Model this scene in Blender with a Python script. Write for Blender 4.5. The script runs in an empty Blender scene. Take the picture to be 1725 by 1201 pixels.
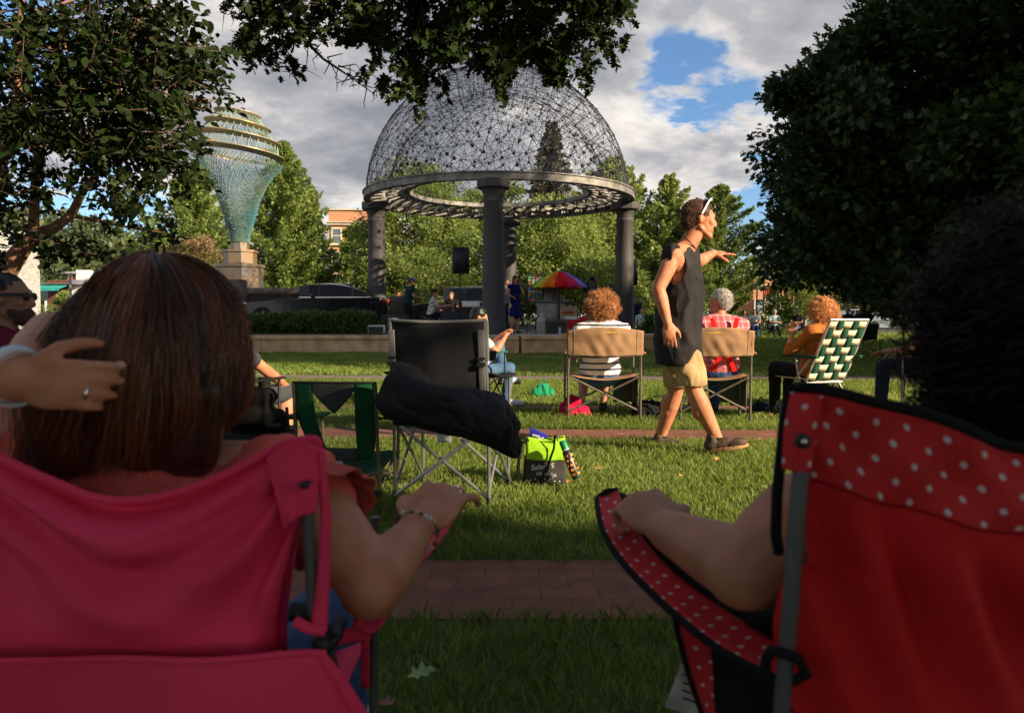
import bpy, bmesh, math, random
import numpy as np
from math import sin, cos, pi, radians, sqrt, atan2, tan, exp
from mathutils import Vector, Matrix, Euler, Quaternion, noise as mnoise

# ------------------------------------------------------------------ camera, sky, sun
SC = bpy.context.scene
COL = SC.collection
FPX, EYE, PITCH = 1320.0, 0.95, math.atan(65.5 / 1320.0)   # focal length in photo pixels, eye height, slight downward tilt
cam = bpy.data.cameras.new("camera"); camo = bpy.data.objects.new("camera", cam); COL.objects.link(camo)
camo.location = (0, 0, EYE); camo.rotation_euler = (pi / 2 - PITCH, 0, 0)
cam.sensor_width = 36.0; cam.lens = 36.0 * FPX / 1725.0
cam.clip_start = 0.05; cam.clip_end = 3000
cam.dof.use_dof = True; cam.dof.focus_distance = 6.0; cam.dof.aperture_fstop = 5.6
SC.camera = camo
SC.view_settings.view_transform = 'Standard'; SC.view_settings.look = 'None'
SC.view_settings.gamma = 1.0; SC.view_settings.exposure = 1.15
SC.view_settings.use_curve_mapping = False
SUN_EL = radians(23.0)
SUN_H = Vector((0.86, -0.51, 0)).normalized()
SUN_DIR = Vector((SUN_H.x * cos(SUN_EL), SUN_H.y * cos(SUN_EL), sin(SUN_EL)))
sl = bpy.data.lights.new("sun", 'SUN'); sl.energy = 5.0; sl.angle = radians(0.6); sl.color = (1.0, 0.80, 0.56)
so = bpy.data.objects.new("sun", sl); COL.objects.link(so); so.rotation_euler = SUN_DIR.to_track_quat('Z', 'Y').to_euler()
so.location = SUN_DIR * 50

_FW = Vector((0, cos(PITCH), -sin(PITCH))); _UP = Vector((0, sin(PITCH), cos(PITCH)))
def ray(px, py):
    return Vector((1, 0, 0)) * ((px - 862.5) / FPX) + _UP * ((600.5 - py) / FPX) + _FW
def P(px, py, Y):
    d = ray(px, py); return Vector((0, 0, EYE)) + d * (Y / d.y)
def G(px, py, z=0.0):
    d = ray(px, py); t = (z - EYE) / d.z; return Vector((0, 0, EYE)) + d * t

wd = bpy.data.worlds.new("World"); SC.world = wd; wd.use_nodes = True
def build_world():
    nt = wd.node_tree; N = nt.nodes; L = nt.links; N.clear()
    out = N.new('ShaderNodeOutputWorld'); bg = N.new('ShaderNodeBackground'); bg.inputs['Strength'].default_value = 0.064
    L.new(bg.outputs[0], out.inputs[0])
    sky = N.new('ShaderNodeTexSky'); sky.sky_type = 'NISHITA'; sky.sun_disc = False
    sky.sun_elevation = SUN_EL; sky.sun_rotation = atan2(SUN_H.x, SUN_H.y); sky.air_density = 1.0; sky.dust_density = 0.3; sky.ozone_density = 2.0
    tc = N.new('ShaderNodeTexCoord')
    def math_(op, a, b=None, c=None, clamp=False):
        m = N.new('ShaderNodeMath'); m.operation = op; m.use_clamp = clamp
        for i, x in enumerate((a, b, c)):
            if x is None: continue
            if isinstance(x, (int, float)): m.inputs[i].default_value = x
            else: L.new(x, m.inputs[i])
        return m.outputs[0]
    sep = N.new('ShaderNodeSeparateXYZ'); L.new(tc.outputs['Generated'], sep.inputs[0])
    zz = math_('ADD', math_('MAXIMUM', sep.outputs[2], 0.0), 0.22)
    cx = math_('DIVIDE', sep.outputs[0], zz); cy = math_('DIVIDE', sep.outputs[1], zz)
    comb = N.new('ShaderNodeCombineXYZ'); L.new(cx, comb.inputs[0]); L.new(cy, comb.inputs[1])
    def nz(scale, detail, rough, off, dist=0.0, src=None):
        mp = N.new('ShaderNodeMapping'); mp.inputs['Location'].default_value = off
        L.new(src or comb.outputs[0], mp.inputs[0])
        n = N.new('ShaderNodeTexNoise'); n.inputs['Scale'].default_value = scale; n.inputs['Detail'].default_value = detail
        n.inputs['Roughness'].default_value = rough; n.inputs['Distortion'].default_value = dist
        L.new(mp.outputs[0], n.inputs['Vector']); return n.outputs['Fac']
    n1 = nz(1.15, 9, 0.55, (3.1, 1.7, 0), 0.25)
    dens = n1
    warp = nz(7.0, 4, 0.6, (2.2, 5.1, 1.0), 0.0); warp2 = math_('MULTIPLY', math_('SUBTRACT', warp, 0.5), 0.16)
    # clear-blue openings between the clouds and thick banks, given as directions
    for (px, py, rad, amt) in ((1200, 130, 0.07, -0.2), (1130, 110, 0.05, -0.17), (1330, 330, 0.06, -0.22), (1110, 185, 0.045, -0.13), (1210, 180, .03, -.1), (175, 372, 0.07, -0.26), (240, 395, 0.05, -0.2),
                               (310, 160, 0.08, 0.12), (30, 350, 0.04, -0.12), (880, 205, 0.06, -0.16), (1255, 420, 0.05, -0.22), (1300, 170, 0.05, -0.14), (610, 350, 0.03, -0.13), (1240, 260, 0.09, 0.16), (200, 440, 0.035, 0.2), (1120, 230, 0.05, 0.12),
                               (600, 180, 0.22, 0.16), (1240, 50, 0.08, 0.16), (780, 80, 0.2, 0.18), (1400, 40, 0.12, 0.1)):
        d = ray(px, py).normalized()
        dt = N.new('ShaderNodeVectorMath'); dt.operation = 'DISTANCE'; L.new(tc.outputs['Generated'], dt.inputs[0]); dt.inputs[1].default_value = d
        g = math_('POWER', 2.718, math_('MULTIPLY', math_('POWER', math_('DIVIDE', math_('MAXIMUM', math_('ADD', dt.outputs['Value'], warp2), 0.0), rad), 2.0), -1.0))
        dens = math_('ADD', dens, math_('MULTIPLY', g, amt))
    mask = N.new('ShaderNodeValToRGB'); mask.color_ramp.elements[0].position = 0.40; mask.color_ramp.elements[1].position = 0.52
    mask.color_ramp.interpolation = 'EASE'
    L.new(dens, mask.inputs[0])
    # cloud shade: thin bright rims, grey thick bases
    n2 = nz(2.1, 8, 0.6, (7.3, 4.4, 2.0), 0.3)
    n3 = nz(5.0, 6, 0.6, (1.3, 9.4, 5.0), 0.2)
    shade = math_('ADD', math_('MULTIPLY', n2, 0.75), math_('MULTIPLY', n3, 0.25))
    thick = math_('MULTIPLY', math_('SUBTRACT', dens, 0.5), 0.55)
    shade = math_('SUBTRACT', shade, thick)
    shade = math_('ADD', shade, math_('MULTIPLY', math_('SUBTRACT', 0.30, sep.outputs[2]), 0.30))
    rp = N.new('ShaderNodeValToRGB'); e = rp.color_ramp.elements
    e[0].position = 0.30; e[0].color = (2.1, 2.2, 2.5, 1); e[1].position = 0.60; e[1].color = (7.2, 6.7, 6.1, 1)
    m = rp.color_ramp.elements.new(0.44); m.color = (3.5, 3.5, 3.7, 1)
    L.new(shade, rp.inputs[0])
    skyc = N.new('ShaderNodeMix'); skyc.data_type = 'RGBA'; skyc.blend_type = 'MULTIPLY'; skyc.inputs[0].default_value = 1.0
    L.new(sky.outputs[0], skyc.inputs[6]); skyc.inputs[7].default_value = (0.80, 0.98, 1.18, 1)
    mix = N.new('ShaderNodeMix'); mix.data_type = 'RGBA'
    L.new(mask.outputs[0], mix.inputs[0]); L.new(skyc.outputs[2], mix.inputs[6]); L.new(rp.outputs[0], mix.inputs[7])
    L.new(mix.outputs[2], bg.inputs[0])
build_world()

# ------------------------------------------------------------------ helpers
R = random.Random(7)
def tag(o, label=None, cat=None, group=None, kind=None):
    if label: o['label'] = label
    if cat: o['category'] = cat
    if group: o['group'] = group
    if kind: o['kind'] = kind
    return o
def empty(name, loc, label=None, cat=None, group=None, rz=0.0, kind=None):
    o = bpy.data.objects.new(name, None); o.empty_display_size = 0.1; COL.objects.link(o); o.location = loc; o.rotation_euler = (0, 0, rz)
    return tag(o, label, cat, group, kind)
def WM(o):
    m = o.matrix_basis if o.parent is None else WM(o.parent) @ o.matrix_parent_inverse @ o.matrix_basis
    return m
def link(me, name, parent=None, world=False):
    o = bpy.data.objects.new(name, me); COL.objects.link(o)
    if parent is not None:
        o.parent = parent
        if world: o.matrix_parent_inverse = WM(parent).inverted()
    return o
def copy_tree(o, parent=None):
    c = o.copy(); COL.objects.link(c)
    if parent is not None: c.parent = parent
    for ch in [x for x in bpy.data.objects if x.parent == o]: copy_tree(ch, c)
    return c

def mk(name):
    m = bpy.data.materials.new(name); m.use_nodes = True
    nt = m.node_tree; b = nt.nodes['Principled BSDF']
    return m, nt, b
def rgb(c): return (c[0], c[1], c[2], 1)
def M(name, col, rough=0.7, var=0.15, scale=6.0, bump=0.0, bscale=80.0, metal=0.0, spec=0.4, col2=None, coat=0.0, detail=4, sheen=0.0, sss=0.0, sub_r=None, stretch=None, ramp=(0.35, 0.65)):
    m, nt, b = mk(name); N = nt.nodes; L = nt.links
    tc = N.new('ShaderNodeTexCoord'); src = tc.outputs['Object']
    if stretch:
        mp = N.new('ShaderNodeMapping'); mp.inputs['Scale'].default_value = stretch; L.new(src, mp.inputs[0]); src = mp.outputs[0]
    n = N.new('ShaderNodeTexNoise'); n.inputs['Scale'].default_value = scale; n.inputs['Detail'].default_value = detail; L.new(src, n.inputs['Vector'])
    r = N.new('ShaderNodeValToRGB'); r.color_ramp.elements[0].position = ramp[0]; r.color_ramp.elements[1].position = ramp[1]
    c2 = col2 or tuple(min(1, x * (1 + var)) for x in col)
    c1 = col if col2 else tuple(x * (1 - var) for x in col)
    r.color_ramp.elements[0].color = rgb(c1); r.color_ramp.elements[1].color = rgb(c2)
    L.new(n.outputs['Fac'], r.inputs[0]); L.new(r.outputs[0], b.inputs['Base Color'])
    b.inputs['Roughness'].default_value = rough; b.inputs['Metallic'].default_value = metal
    b.inputs['Specular IOR Level'].default_value = spec; b.inputs['Coat Weight'].default_value = coat
    if sheen: b.inputs['Sheen Weight'].default_value = sheen
    if sss:
        b.inputs['Subsurface Weight'].default_value = sss; b.inputs['Subsurface Radius'].default_value = (1.0, 0.35, 0.2); b.inputs['Subsurface Scale'].default_value = 0.012
    if bump:
        n2 = N.new('ShaderNodeTexNoise'); n2.inputs['Scale'].default_value = bscale; n2.inputs['Detail'].default_value = 5; L.new(src, n2.inputs['Vector'])
        bm = N.new('ShaderNodeBump'); bm.inputs['Strength'].default_value = bump; bm.inputs['Distance'].default_value = 0.01
        L.new(n2.outputs['Fac'], bm.inputs['Height']); L.new(bm.outputs[0], b.inputs['Normal'])
    return m
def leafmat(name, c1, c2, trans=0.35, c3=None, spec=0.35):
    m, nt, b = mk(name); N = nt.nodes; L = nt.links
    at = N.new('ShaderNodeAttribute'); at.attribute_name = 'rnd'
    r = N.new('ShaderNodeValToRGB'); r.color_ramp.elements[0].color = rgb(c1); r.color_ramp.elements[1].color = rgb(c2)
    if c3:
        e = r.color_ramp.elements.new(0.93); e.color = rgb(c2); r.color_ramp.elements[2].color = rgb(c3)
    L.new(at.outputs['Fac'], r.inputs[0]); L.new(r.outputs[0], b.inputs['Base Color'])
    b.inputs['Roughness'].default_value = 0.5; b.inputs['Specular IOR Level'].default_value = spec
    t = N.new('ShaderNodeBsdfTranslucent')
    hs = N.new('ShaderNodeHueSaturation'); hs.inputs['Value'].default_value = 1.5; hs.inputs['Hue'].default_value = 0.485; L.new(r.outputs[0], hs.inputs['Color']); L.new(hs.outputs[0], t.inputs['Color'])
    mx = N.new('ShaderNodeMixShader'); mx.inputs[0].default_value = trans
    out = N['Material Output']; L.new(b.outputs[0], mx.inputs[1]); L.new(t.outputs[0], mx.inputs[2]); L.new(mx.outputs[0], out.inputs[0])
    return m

class MB:
    def __init__(s): s.v = []; s.f = []; s.m = []; s.cm = 0
    def add(s, vs, fs):
        o = len(s.v); s.v.extend([tuple(v) for v in vs]); s.f.extend([tuple(i + o for i in f) for f in fs]); s.m.extend([s.cm] * len(fs)); return s
    def box(s, c, d, rot=None):
        c = Vector(c); x, y, z = d[0] / 2, d[1] / 2, d[2] / 2
        vs = [Vector((a * x, b * y, e * z)) for a in (-1, 1) for b in (-1, 1) for e in (-1, 1)]
        if rot is not None:
            q = rot if isinstance(rot, (Matrix, Quaternion)) else Euler(rot)
            mt = q.to_matrix() if not isinstance(q, Matrix) else q
            vs = [mt @ v for v in vs]
        return s.add([v + c for v in vs], [(0, 1, 3, 2), (4, 6, 7, 5), (0, 4, 5, 1), (2, 3, 7, 6), (0, 2, 6, 4), (1, 5, 7, 3)])
    def tube(s, pts, r, n=8, cap=True, flat=None):
        pts = [Vector(p) for p in pts]; k = len(pts)
        rs = r if isinstance(r, (list, tuple)) else [r] * k
        t0 = (pts[1] - pts[0]).normalized(); u = t0.orthogonal().normalized()
        if flat is not None:
            u = Vector(flat[0]); u = (u - t0 * u.dot(t0)).normalized()
        vs = []; fs = []
        for i in range(k):
            t = (pts[min(i + 1, k - 1)] - pts[max(i - 1, 0)]).normalized()
            u = (u - t * u.dot(t)); u = u.normalized() if u.length > 1e-6 else t.orthogonal().normalized()
            w = t.cross(u)
            for j in range(n):
                a = 2 * pi * j / n
                fl = flat[1] if flat is not None else 1.0
                vs.append(pts[i] + (u * cos(a) + w * sin(a) * fl) * rs[i])
        for i in range(k - 1):
            for j in range(n):
                a, b = i * n + j, i * n + (j + 1) % n
                fs.append((a, b, b + n, a + n))
        if cap:
            fs.append(tuple(range(n - 1, -1, -1))); fs.append(tuple(range((k - 1) * n, k * n)))
        return s.add(vs, fs)
    def bar(s, a, b, w, h=None, up=(0, 0, 1)):
        a = Vector(a); b = Vector(b); h = h or w; t = (b - a).normalized(); u = Vector(up)
        u = (u - t * u.dot(t)); u = u.normalized() if u.length > 1e-5 else t.orthogonal().normalized()
        x = t.cross(u); vs = []
        for p in (a, b):
            for (i, j) in ((-1, -1), (1, -1), (1, 1), (-1, 1)): vs.append(p + x * i * w / 2 + u * j * h / 2)
        return s.add(vs, [(0, 3, 2, 1), (4, 5, 6, 7), (0, 1, 5, 4), (1, 2, 6, 5), (2, 3, 7, 6), (3, 0, 4, 7)])
    def lathe(s, prof, n=24, c=(0, 0, 0), rot=None, ph=0.0):
        c = Vector(c); vs = []; fs = []; mt = Euler(rot).to_matrix() if rot else None
        for (r, z) in prof:
            for j in range(n):
                a = 2 * pi * j / n + ph; v = Vector((r * cos(a), r * sin(a), z))
                vs.append((mt @ v if mt else v) + c)
        for i in range(len(prof) - 1):
            for j in range(n):
                a, b = i * n + j, i * n + (j + 1) % n
                fs.append((a, b, b + n, a + n))
        if prof[0][0] > 1e-5: fs.append(tuple(range(n - 1, -1, -1)))
        if prof[-1][0] > 1e-5: fs.append(tuple(range((len(prof) - 1) * n, len(prof) * n)))
        return s.add(vs, fs)
    def ell(s, c, r, rot=None, n=16, m=10):
        c = Vector(c); r = (r, r, r) if isinstance(r, (int, float)) else r
        mt = None
        if rot is not None: mt = rot.to_matrix() if isinstance(rot, Quaternion) else (rot if isinstance(rot, Matrix) else Euler(rot).to_matrix())
        vs = [Vector((0, 0, -r[2]))]; fs = []
        for i in range(1, m):
            p = -pi / 2 + pi * i / m
            for j in range(n):
                a = 2 * pi * j / n; vs.append(Vector((r[0] * cos(p) * cos(a), r[1] * cos(p) * sin(a), r[2] * sin(p))))
        vs.append(Vector((0, 0, r[2])))
        if mt is not None: vs = [mt @ v for v in vs]
        vs = [v + c for v in vs]
        for j in range(n): fs.append((0, 1 + (j + 1) % n, 1 + j))
        for i in range(m - 2):
            for j in range(n):
                a, b = 1 + i * n + j, 1 + i * n + (j + 1) % n; fs.append((a, b, b + n, a + n))
        o = 1 + (m - 2) * n
        for j in range(n): fs.append((o + j, o + (j + 1) % n, o + n))
        return s.add(vs, fs)
    def cone(s, p0, r0, p1, r1, n=14):   # round-ended tapered limb
        p0 = Vector(p0); p1 = Vector(p1); q = (p1 - p0).to_track_quat('Z', 'Y')
        s.ell(p0, r0, q, n, 8); s.ell(p1, r1, q, n, 8)
        return s.tube([p0, p1], [r0, r1], n)
    def grid(s, fn, nu, nv):
        vs = [fn(i / nu, j / nv) for j in range(nv + 1) for i in range(nu + 1)]
        fs = [(j * (nu + 1) + i, j * (nu + 1) + i + 1, (j + 1) * (nu + 1) + i + 1, (j + 1) * (nu + 1) + i) for j in range(nv) for i in range(nu)]
        return s.add(vs, fs)
    def poly(s, pts, d):      # extruded outline
        n = len(pts); d = Vector(d); vs = [Vector(p) for p in pts]; vs += [v + d for v in vs]
        return s.add(vs, [tuple(range(n - 1, -1, -1)), tuple(range(n, 2 * n))] + [(i, (i + 1) % n, (i + 1) % n + n, i + n) for i in range(n)])
    def mesh(s, name, mats, smooth=True, bevel=0.0, angle=38):
        me = bpy.data.meshes.new(name); me.from_pydata(s.v, [], s.f)
        if not isinstance(mats, (list, tuple)): mats = [mats]
        for m in mats: me.materials.append(m)
        if len(mats) > 1: me.polygons.foreach_set('material_index', s.m)
        if bevel:
            bm = bmesh.new(); bm.from_mesh(me)
            es = [e for e in bm.edges if len(e.link_faces) == 2 and e.calc_face_angle(0) > 0.6]
            bmesh.ops.bevel(bm, geom=es, offset=bevel, segments=2, profile=0.6, affect='EDGES', clamp_overlap=True)
            bm.to_mesh(me); bm.free()
        me.update()
        if smooth:
            me.polygons.foreach_set('use_smooth', [True] * len(me.polygons))
            me.set_sharp_from_angle(angle=radians(angle))
        return me
    def build(s, name, mats, parent=None, world=False, smooth=True, bevel=0.0, solid=0.0, angle=38, sub=0):
        o = link(s.mesh(name, mats, smooth, bevel, angle), name, parent, world)
        if sub:
            m = o.modifiers.new('sub', 'SUBSURF'); m.levels = sub; m.render_levels = sub
        if solid:
            m = o.modifiers.new('thick', 'SOLIDIFY'); m.thickness = solid; m.offset = 0
        return o

def npmesh(name, V, F, mat, rnd=None, smooth=False):
    """bulk mesh: V (n,3), F (m,k) of equal-sized faces"""
    me = bpy.data.meshes.new(name); n = len(V); m, k = F.shape
    me.vertices.add(n); me.vertices.foreach_set('co', V.astype(np.float32).ravel())
    me.loops.add(m * k); me.loops.foreach_set('vertex_index', F.astype(np.int32).ravel())
    me.polygons.add(m); me.polygons.foreach_set('loop_start', np.arange(0, m * k, k, dtype=np.int32))
    if smooth: me.polygons.foreach_set('use_smooth', np.ones(m, dtype=bool))
    me.materials.append(mat); me.update(calc_edges=True)
    if rnd is not None:
        a = me.attributes.new('rnd', 'FLOAT', 'POINT'); a.data.foreach_set('value', rnd.astype(np.float32))
    return me

LEAF = {
 'oval': ([(0, 0, 0), (.22, .3, .05), (.26, .6, .06), (0, 1, -.08), (-.26, .6, .06), (-.22, .3, .05)]),
 'oak': ([(0, 0, 0), (.12, .2, 0), (.42, .3, .03), (.16, .42, 0), (.5, .66, .04), (.16, .7, 0), (.2, .9, 0), (0, 1, -.05), (-.2, .9, 0), (-.16, .7, 0), (-.5, .66, .04), (-.16, .42, 0), (-.42, .3, .03), (-.12, .2, 0)]),
 'diam': ([(0, 0, 0), (.3, .5, .07), (0, 1, 0), (-.3, .5, .07)]),
}
def leaves(C, D, size, shape, rs, mat, name='crown', flat=0.6, rndv=None):
    """one leaf per row of C, growing roughly along D"""
    n = len(C); L = np.array(LEAF[shape]); k = len(L)
    d = D + rs.normal(0, flat, (n, 3)); d /= np.linalg.norm(d, axis=1)[:, None] + 1e-9
    up = rs.normal(0, 0.55, (n, 3)) + np.array([0, 0, 1.0]); x = np.cross(d, up); x /= np.linalg.norm(x, axis=1)[:, None] + 1e-9
    z = np.cross(x, d); s = size * rs.uniform(0.65, 1.25, n)
    V = C[:, None, :] + s[:, None, None] * (x[:, None, :] * L[None, :, 0, None] + d[:, None, :] * L[None, :, 1, None] + z[:, None, :] * L[None, :, 2, None])
    F = np.arange(n * k).reshape(n, k)
    r = rs.random(n) if rndv is None else rndv
    return npmesh(name, V.reshape(-1, 3), F, mat, np.repeat(r, k))
def curve_eval(pts, u):
    """Catmull-Rom through pts at u in 0..1"""
    n = len(pts) - 1; t = max(0, min(.99999, u)) * n; i = int(t); f = t - i
    p0, p1, p2, p3 = (Vector(pts[max(0, i - 1)]), Vector(pts[i]), Vector(pts[min(n, i + 1)]), Vector(pts[min(n, i + 2)]))
    return .5 * ((2 * p1) + (p2 - p0) * f + (2 * p0 - 5 * p1 + 4 * p2 - p3) * f * f + (3 * p1 - p0 - 3 * p2 + p3) * f ** 3)
def ruled(A, B, bend=None, w=None):
    def f(u, v):
        p = curve_eval(A, u).lerp(curve_eval(B, u), v)
        return p + (bend(u, v) if bend else Vector((0, 0, 0)))
    return f
# ------------------------------------------------------------------ setting
def ground_mat():
    m, nt, b = mk('lawn soil and turf'); N = nt.nodes; L = nt.links
    tc = N.new('ShaderNodeTexCoord')
    n = N.new('ShaderNodeTexNoise'); n.inputs['Scale'].default_value = 0.7; n.inputs['Detail'].default_value = 8; L.new(tc.outputs['Object'], n.inputs['Vector'])
    n2 = N.new('ShaderNodeTexNoise'); n2.inputs['Scale'].default_value = 45; n2.inputs['Detail'].default_value = 6; L.new(tc.outputs['Object'], n2.inputs['Vector'])
    mx = N.new('ShaderNodeMath'); mx.operation = 'ADD'; L.new(n.outputs['Fac'], mx.inputs[0]); L.new(n2.outputs['Fac'], mx.inputs[1])
    r = N.new('ShaderNodeValToRGB'); r.color_ramp.elements[0].position = .7; r.color_ramp.elements[1].position = 1.3
    mh = N.new('ShaderNodeMath'); mh.operation = 'MULTIPLY'; mh.inputs[1].default_value = 0.5; L.new(mx.outputs[0], mh.inputs[0])
    r.color_ramp.elements[0].position = .38; r.color_ramp.elements[1].position = .62
    r.color_ramp.elements[0].color = (0.022, 0.045, 0.010, 1); r.color_ramp.elements[1].color = (0.07, 0.125, 0.022, 1)
    L.new(mh.outputs[0], r.inputs[0]); L.new(r.outputs[0], b.inputs['Base Color']); b.inputs['Roughness'].default_value = 0.95
    bm = N.new('ShaderNodeBump'); bm.inputs['Strength'].default_value = 0.7; bm.inputs['Distance'].default_value = 0.03
    L.new(n2.outputs['Fac'], bm.inputs['Height']); L.new(bm.outputs[0], b.inputs['Normal'])
    return m
def brick_mat(name, c1, c2, mortar, sx, sy, ms=0.02, bw=0.5, rh=0.25, rough=0.85, vec='Object', rot=(0, 0, 0), bump=0.4, loc=(0, 0, 0)):
    m, nt, b = mk(name); N = nt.nodes; L = nt.links
    tc = N.new('ShaderNodeTexCoord'); mp = N.new('ShaderNodeMapping'); mp.inputs['Scale'].default_value = (sx, sy, sy); mp.inputs['Rotation'].default_value = rot; mp.inputs['Location'].default_value = loc
    L.new(tc.outputs[vec], mp.inputs[0])
    t = N.new('ShaderNodeTexBrick'); L.new(mp.outputs[0], t.inputs['Vector'])
    t.inputs['Color1'].default_value = rgb(c1); t.inputs['Color2'].default_value = rgb(c2); t.inputs['Mortar'].default_value = rgb(mortar)
    t.inputs['Scale'].default_value = 1; t.inputs['Mortar Size'].default_value = ms; t.inputs['Brick Width'].default_value = bw; t.inputs['Row Height'].default_value = rh
    n = N.new('ShaderNodeTexNoise'); n.inputs['Scale'].default_value = 9; n.inputs['Detail'].default_value = 8; L.new(tc.outputs['Object'], n.inputs['Vector'])
    hs = N.new('ShaderNodeMix'); hs.data_type = 'RGBA'; hs.blend_type = 'OVERLAY'; hs.inputs[0].default_value = 0.75
    L.new(t.outputs['Color'], hs.inputs[6]); L.new(n.outputs['Color'], hs.inputs[7])
    bw_ = N.new('ShaderNodeRGBToBW'); L.new(n.outputs['Color'], bw_.inputs[0]); L.new(bw_.outputs[0], hs.inputs[7])
    L.new(hs.outputs[2], b.inputs['Base Color']); b.inputs['Roughness'].default_value = rough
    bm = N.new('ShaderNodeBump'); bm.inputs['Strength'].default_value = bump; bm.inputs['Distance'].default_value = 0.01
    ad = N.new('ShaderNodeMath'); ad.operation = 'SUBTRACT'; L.new(n.outputs['Fac'], ad.inputs[0]); L.new(t.outputs['Fac'], ad.inputs[1])
    L.new(ad.outputs[0], bm.inputs['Height']); L.new(bm.outputs[0], b.inputs['Normal'])
    return m
m_turf = ground_mat()
g = MB(); g.grid(lambda u, v: Vector((-600 + 1200 * u, -80 + 1000 * v, 0)), 24, 20)
tag(g.build('ground', m_turf), kind='structure')
m_pave = brick_mat('red brick paving', (.21, .078, .042), (.165, .062, .036), (.095, .046, .030), 5.0, 5.0, ms=.018, bw=1.0, rh=.5)
m_walk = brick_mat('grey paver walk', (.19, .13, .11), (.15, .11, .09), (.07, .05, .045), 3.0, 3.0, ms=.03, bw=1.0, rh=.5)
PATHS = [(2.42, 3.02, m_pave), (6.02, 6.62, m_pave), (8.0, 8.42, m_pave), (11.7, 12.7, m_walk)]
def path_off(x, i): return 0.012 * x * x * (0.0 if i == 0 else 0.6) - (0.0 if i == 0 else 0.10) * x * 0.35
for i, (y0, y1, m) in enumerate(PATHS):
    g = MB(); g.grid(lambda u, v: Vector((-9 + 18 * u, (y0 + (y1 - y0) * v) + path_off(-9 + 18 * u, i), 0.005)), 40, 1)
    tag(g.build('path', m), kind='structure')

def grass():
    rs = np.random.RandomState(3)
    Vs = []; Rn = []; k = 5
    for (ya, yb, dens, w, h, xl, xr) in ((0.9, 3.6, 6500, .0036, .048, -1.15, 1.15), (3.6, 7.2, 5200, .0050, .050, -.92, .92), (7.2, 12, 2200, .009, .052, -.82, .82), (12, 21.2, 620, .020, .055, -.76, .76), (21.2, 46, 120, .05, .08, .09, .7)):
        area = 0.5 * (xr - xl) * (yb * yb - ya * ya); n = int(area * dens)
        y = np.sqrt(rs.uniform(ya * ya, yb * yb, n)); x = y * rs.uniform(xl, xr, n)
        keep = np.ones(n, bool)
        for i, (p0, p1, _) in enumerate(PATHS):
            o = 0.012 * x * x * (0 if i == 0 else .6) - (0 if i == 0 else .035) * x
            e = 0.035 * np.sin(x * 9 + i) * np.sin(x * 23)
            keep &= ~((y > p0 + o + e + .01) & (y < p1 + o + e - .015))
        # bare worn spots
        wn = np.sin(x * 1.7 + 1) * np.sin(y * 1.3 + 2) + .6 * np.sin(x * 4.1 + y * 2.3) + .4 * np.sin(x * 9.3 - y * 7.1)
        keep &= rs.random(n) < np.clip(1.25 - .28 * wn, .35, 1)
        x = x[keep]; y = y[keep]; wn = wn[keep]; n = len(x)
        hh = h * rs.uniform(.45, 1.35, n) * (1 + .22 * np.clip(-wn, -1, 1)); ww = w * rs.uniform(.7, 1.3, n)
        a = rs.uniform(0, 2 * pi, n); ca, sa = np.cos(a), np.sin(a)
        b = rs.uniform(0, 2 * pi, n); lean = rs.uniform(.1, .8, n) * hh
        lx, ly = np.cos(b) * lean, np.sin(b) * lean
        V = np.zeros((n, k, 3))
        for j, (s, t, q) in enumerate(((-.5, 0, 0), (.5, 0, 0), (.42, .55, .35), (0, 1, 1), (-.42, .55, .35))):
            V[:, j, 0] = x + ca * ww * s + lx * q; V[:, j, 1] = y + sa * ww * s + ly * q; V[:, j, 2] = hh * t * np.where(t == 1, .92, 1) - .002
        Vs.append(V.reshape(-1, 3)); Rn.append(np.repeat(np.clip(rs.random(n) * .75 + .10 * wn + .16 * np.sin(x * .9 + 2 * np.sin(y * .7)) * np.sin(y * 1.1 + 1) + .08, 0, 1), k))
    V = np.concatenate(Vs); F = np.arange(len(V)).reshape(-1, k)
    m = leafmat('grass blades', (.095, .150, .022), (.25, .32, .065), 0.42, (.46, .40, .18), spec=.3)
    tag(link(npmesh('grass', V, F, m, np.concatenate(Rn)), 'grass'), 'short green lawn grass between the brick strips', 'grass', kind='stuff')
grass()

# raised street terrace behind the stage on the left, with the planting strip
m_asph = M('asphalt', (.06, .06, .062), .9, .25, 3, .3, 120)
m_conc = M('stage concrete', (.33, .30, .27), .8, .18, 2.5, .25, 60)
m_sand = M('tan stone', (.55, .355, .20), .8, .25, 3.0, .3, 50, detail=8)
m_soil = M('planting bed soil', (.06, .04, .025), .95, .3, 8, .6, 60)
g = MB(); g.box((-22, 43, .24), (50, 32, .48)); tag(g.build('street', m_asph), kind='structure')
g = MB(); g.box((60, 62, .03), (110, 14, .06)); tag(g.build('road', m_asph), kind='structure')

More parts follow.
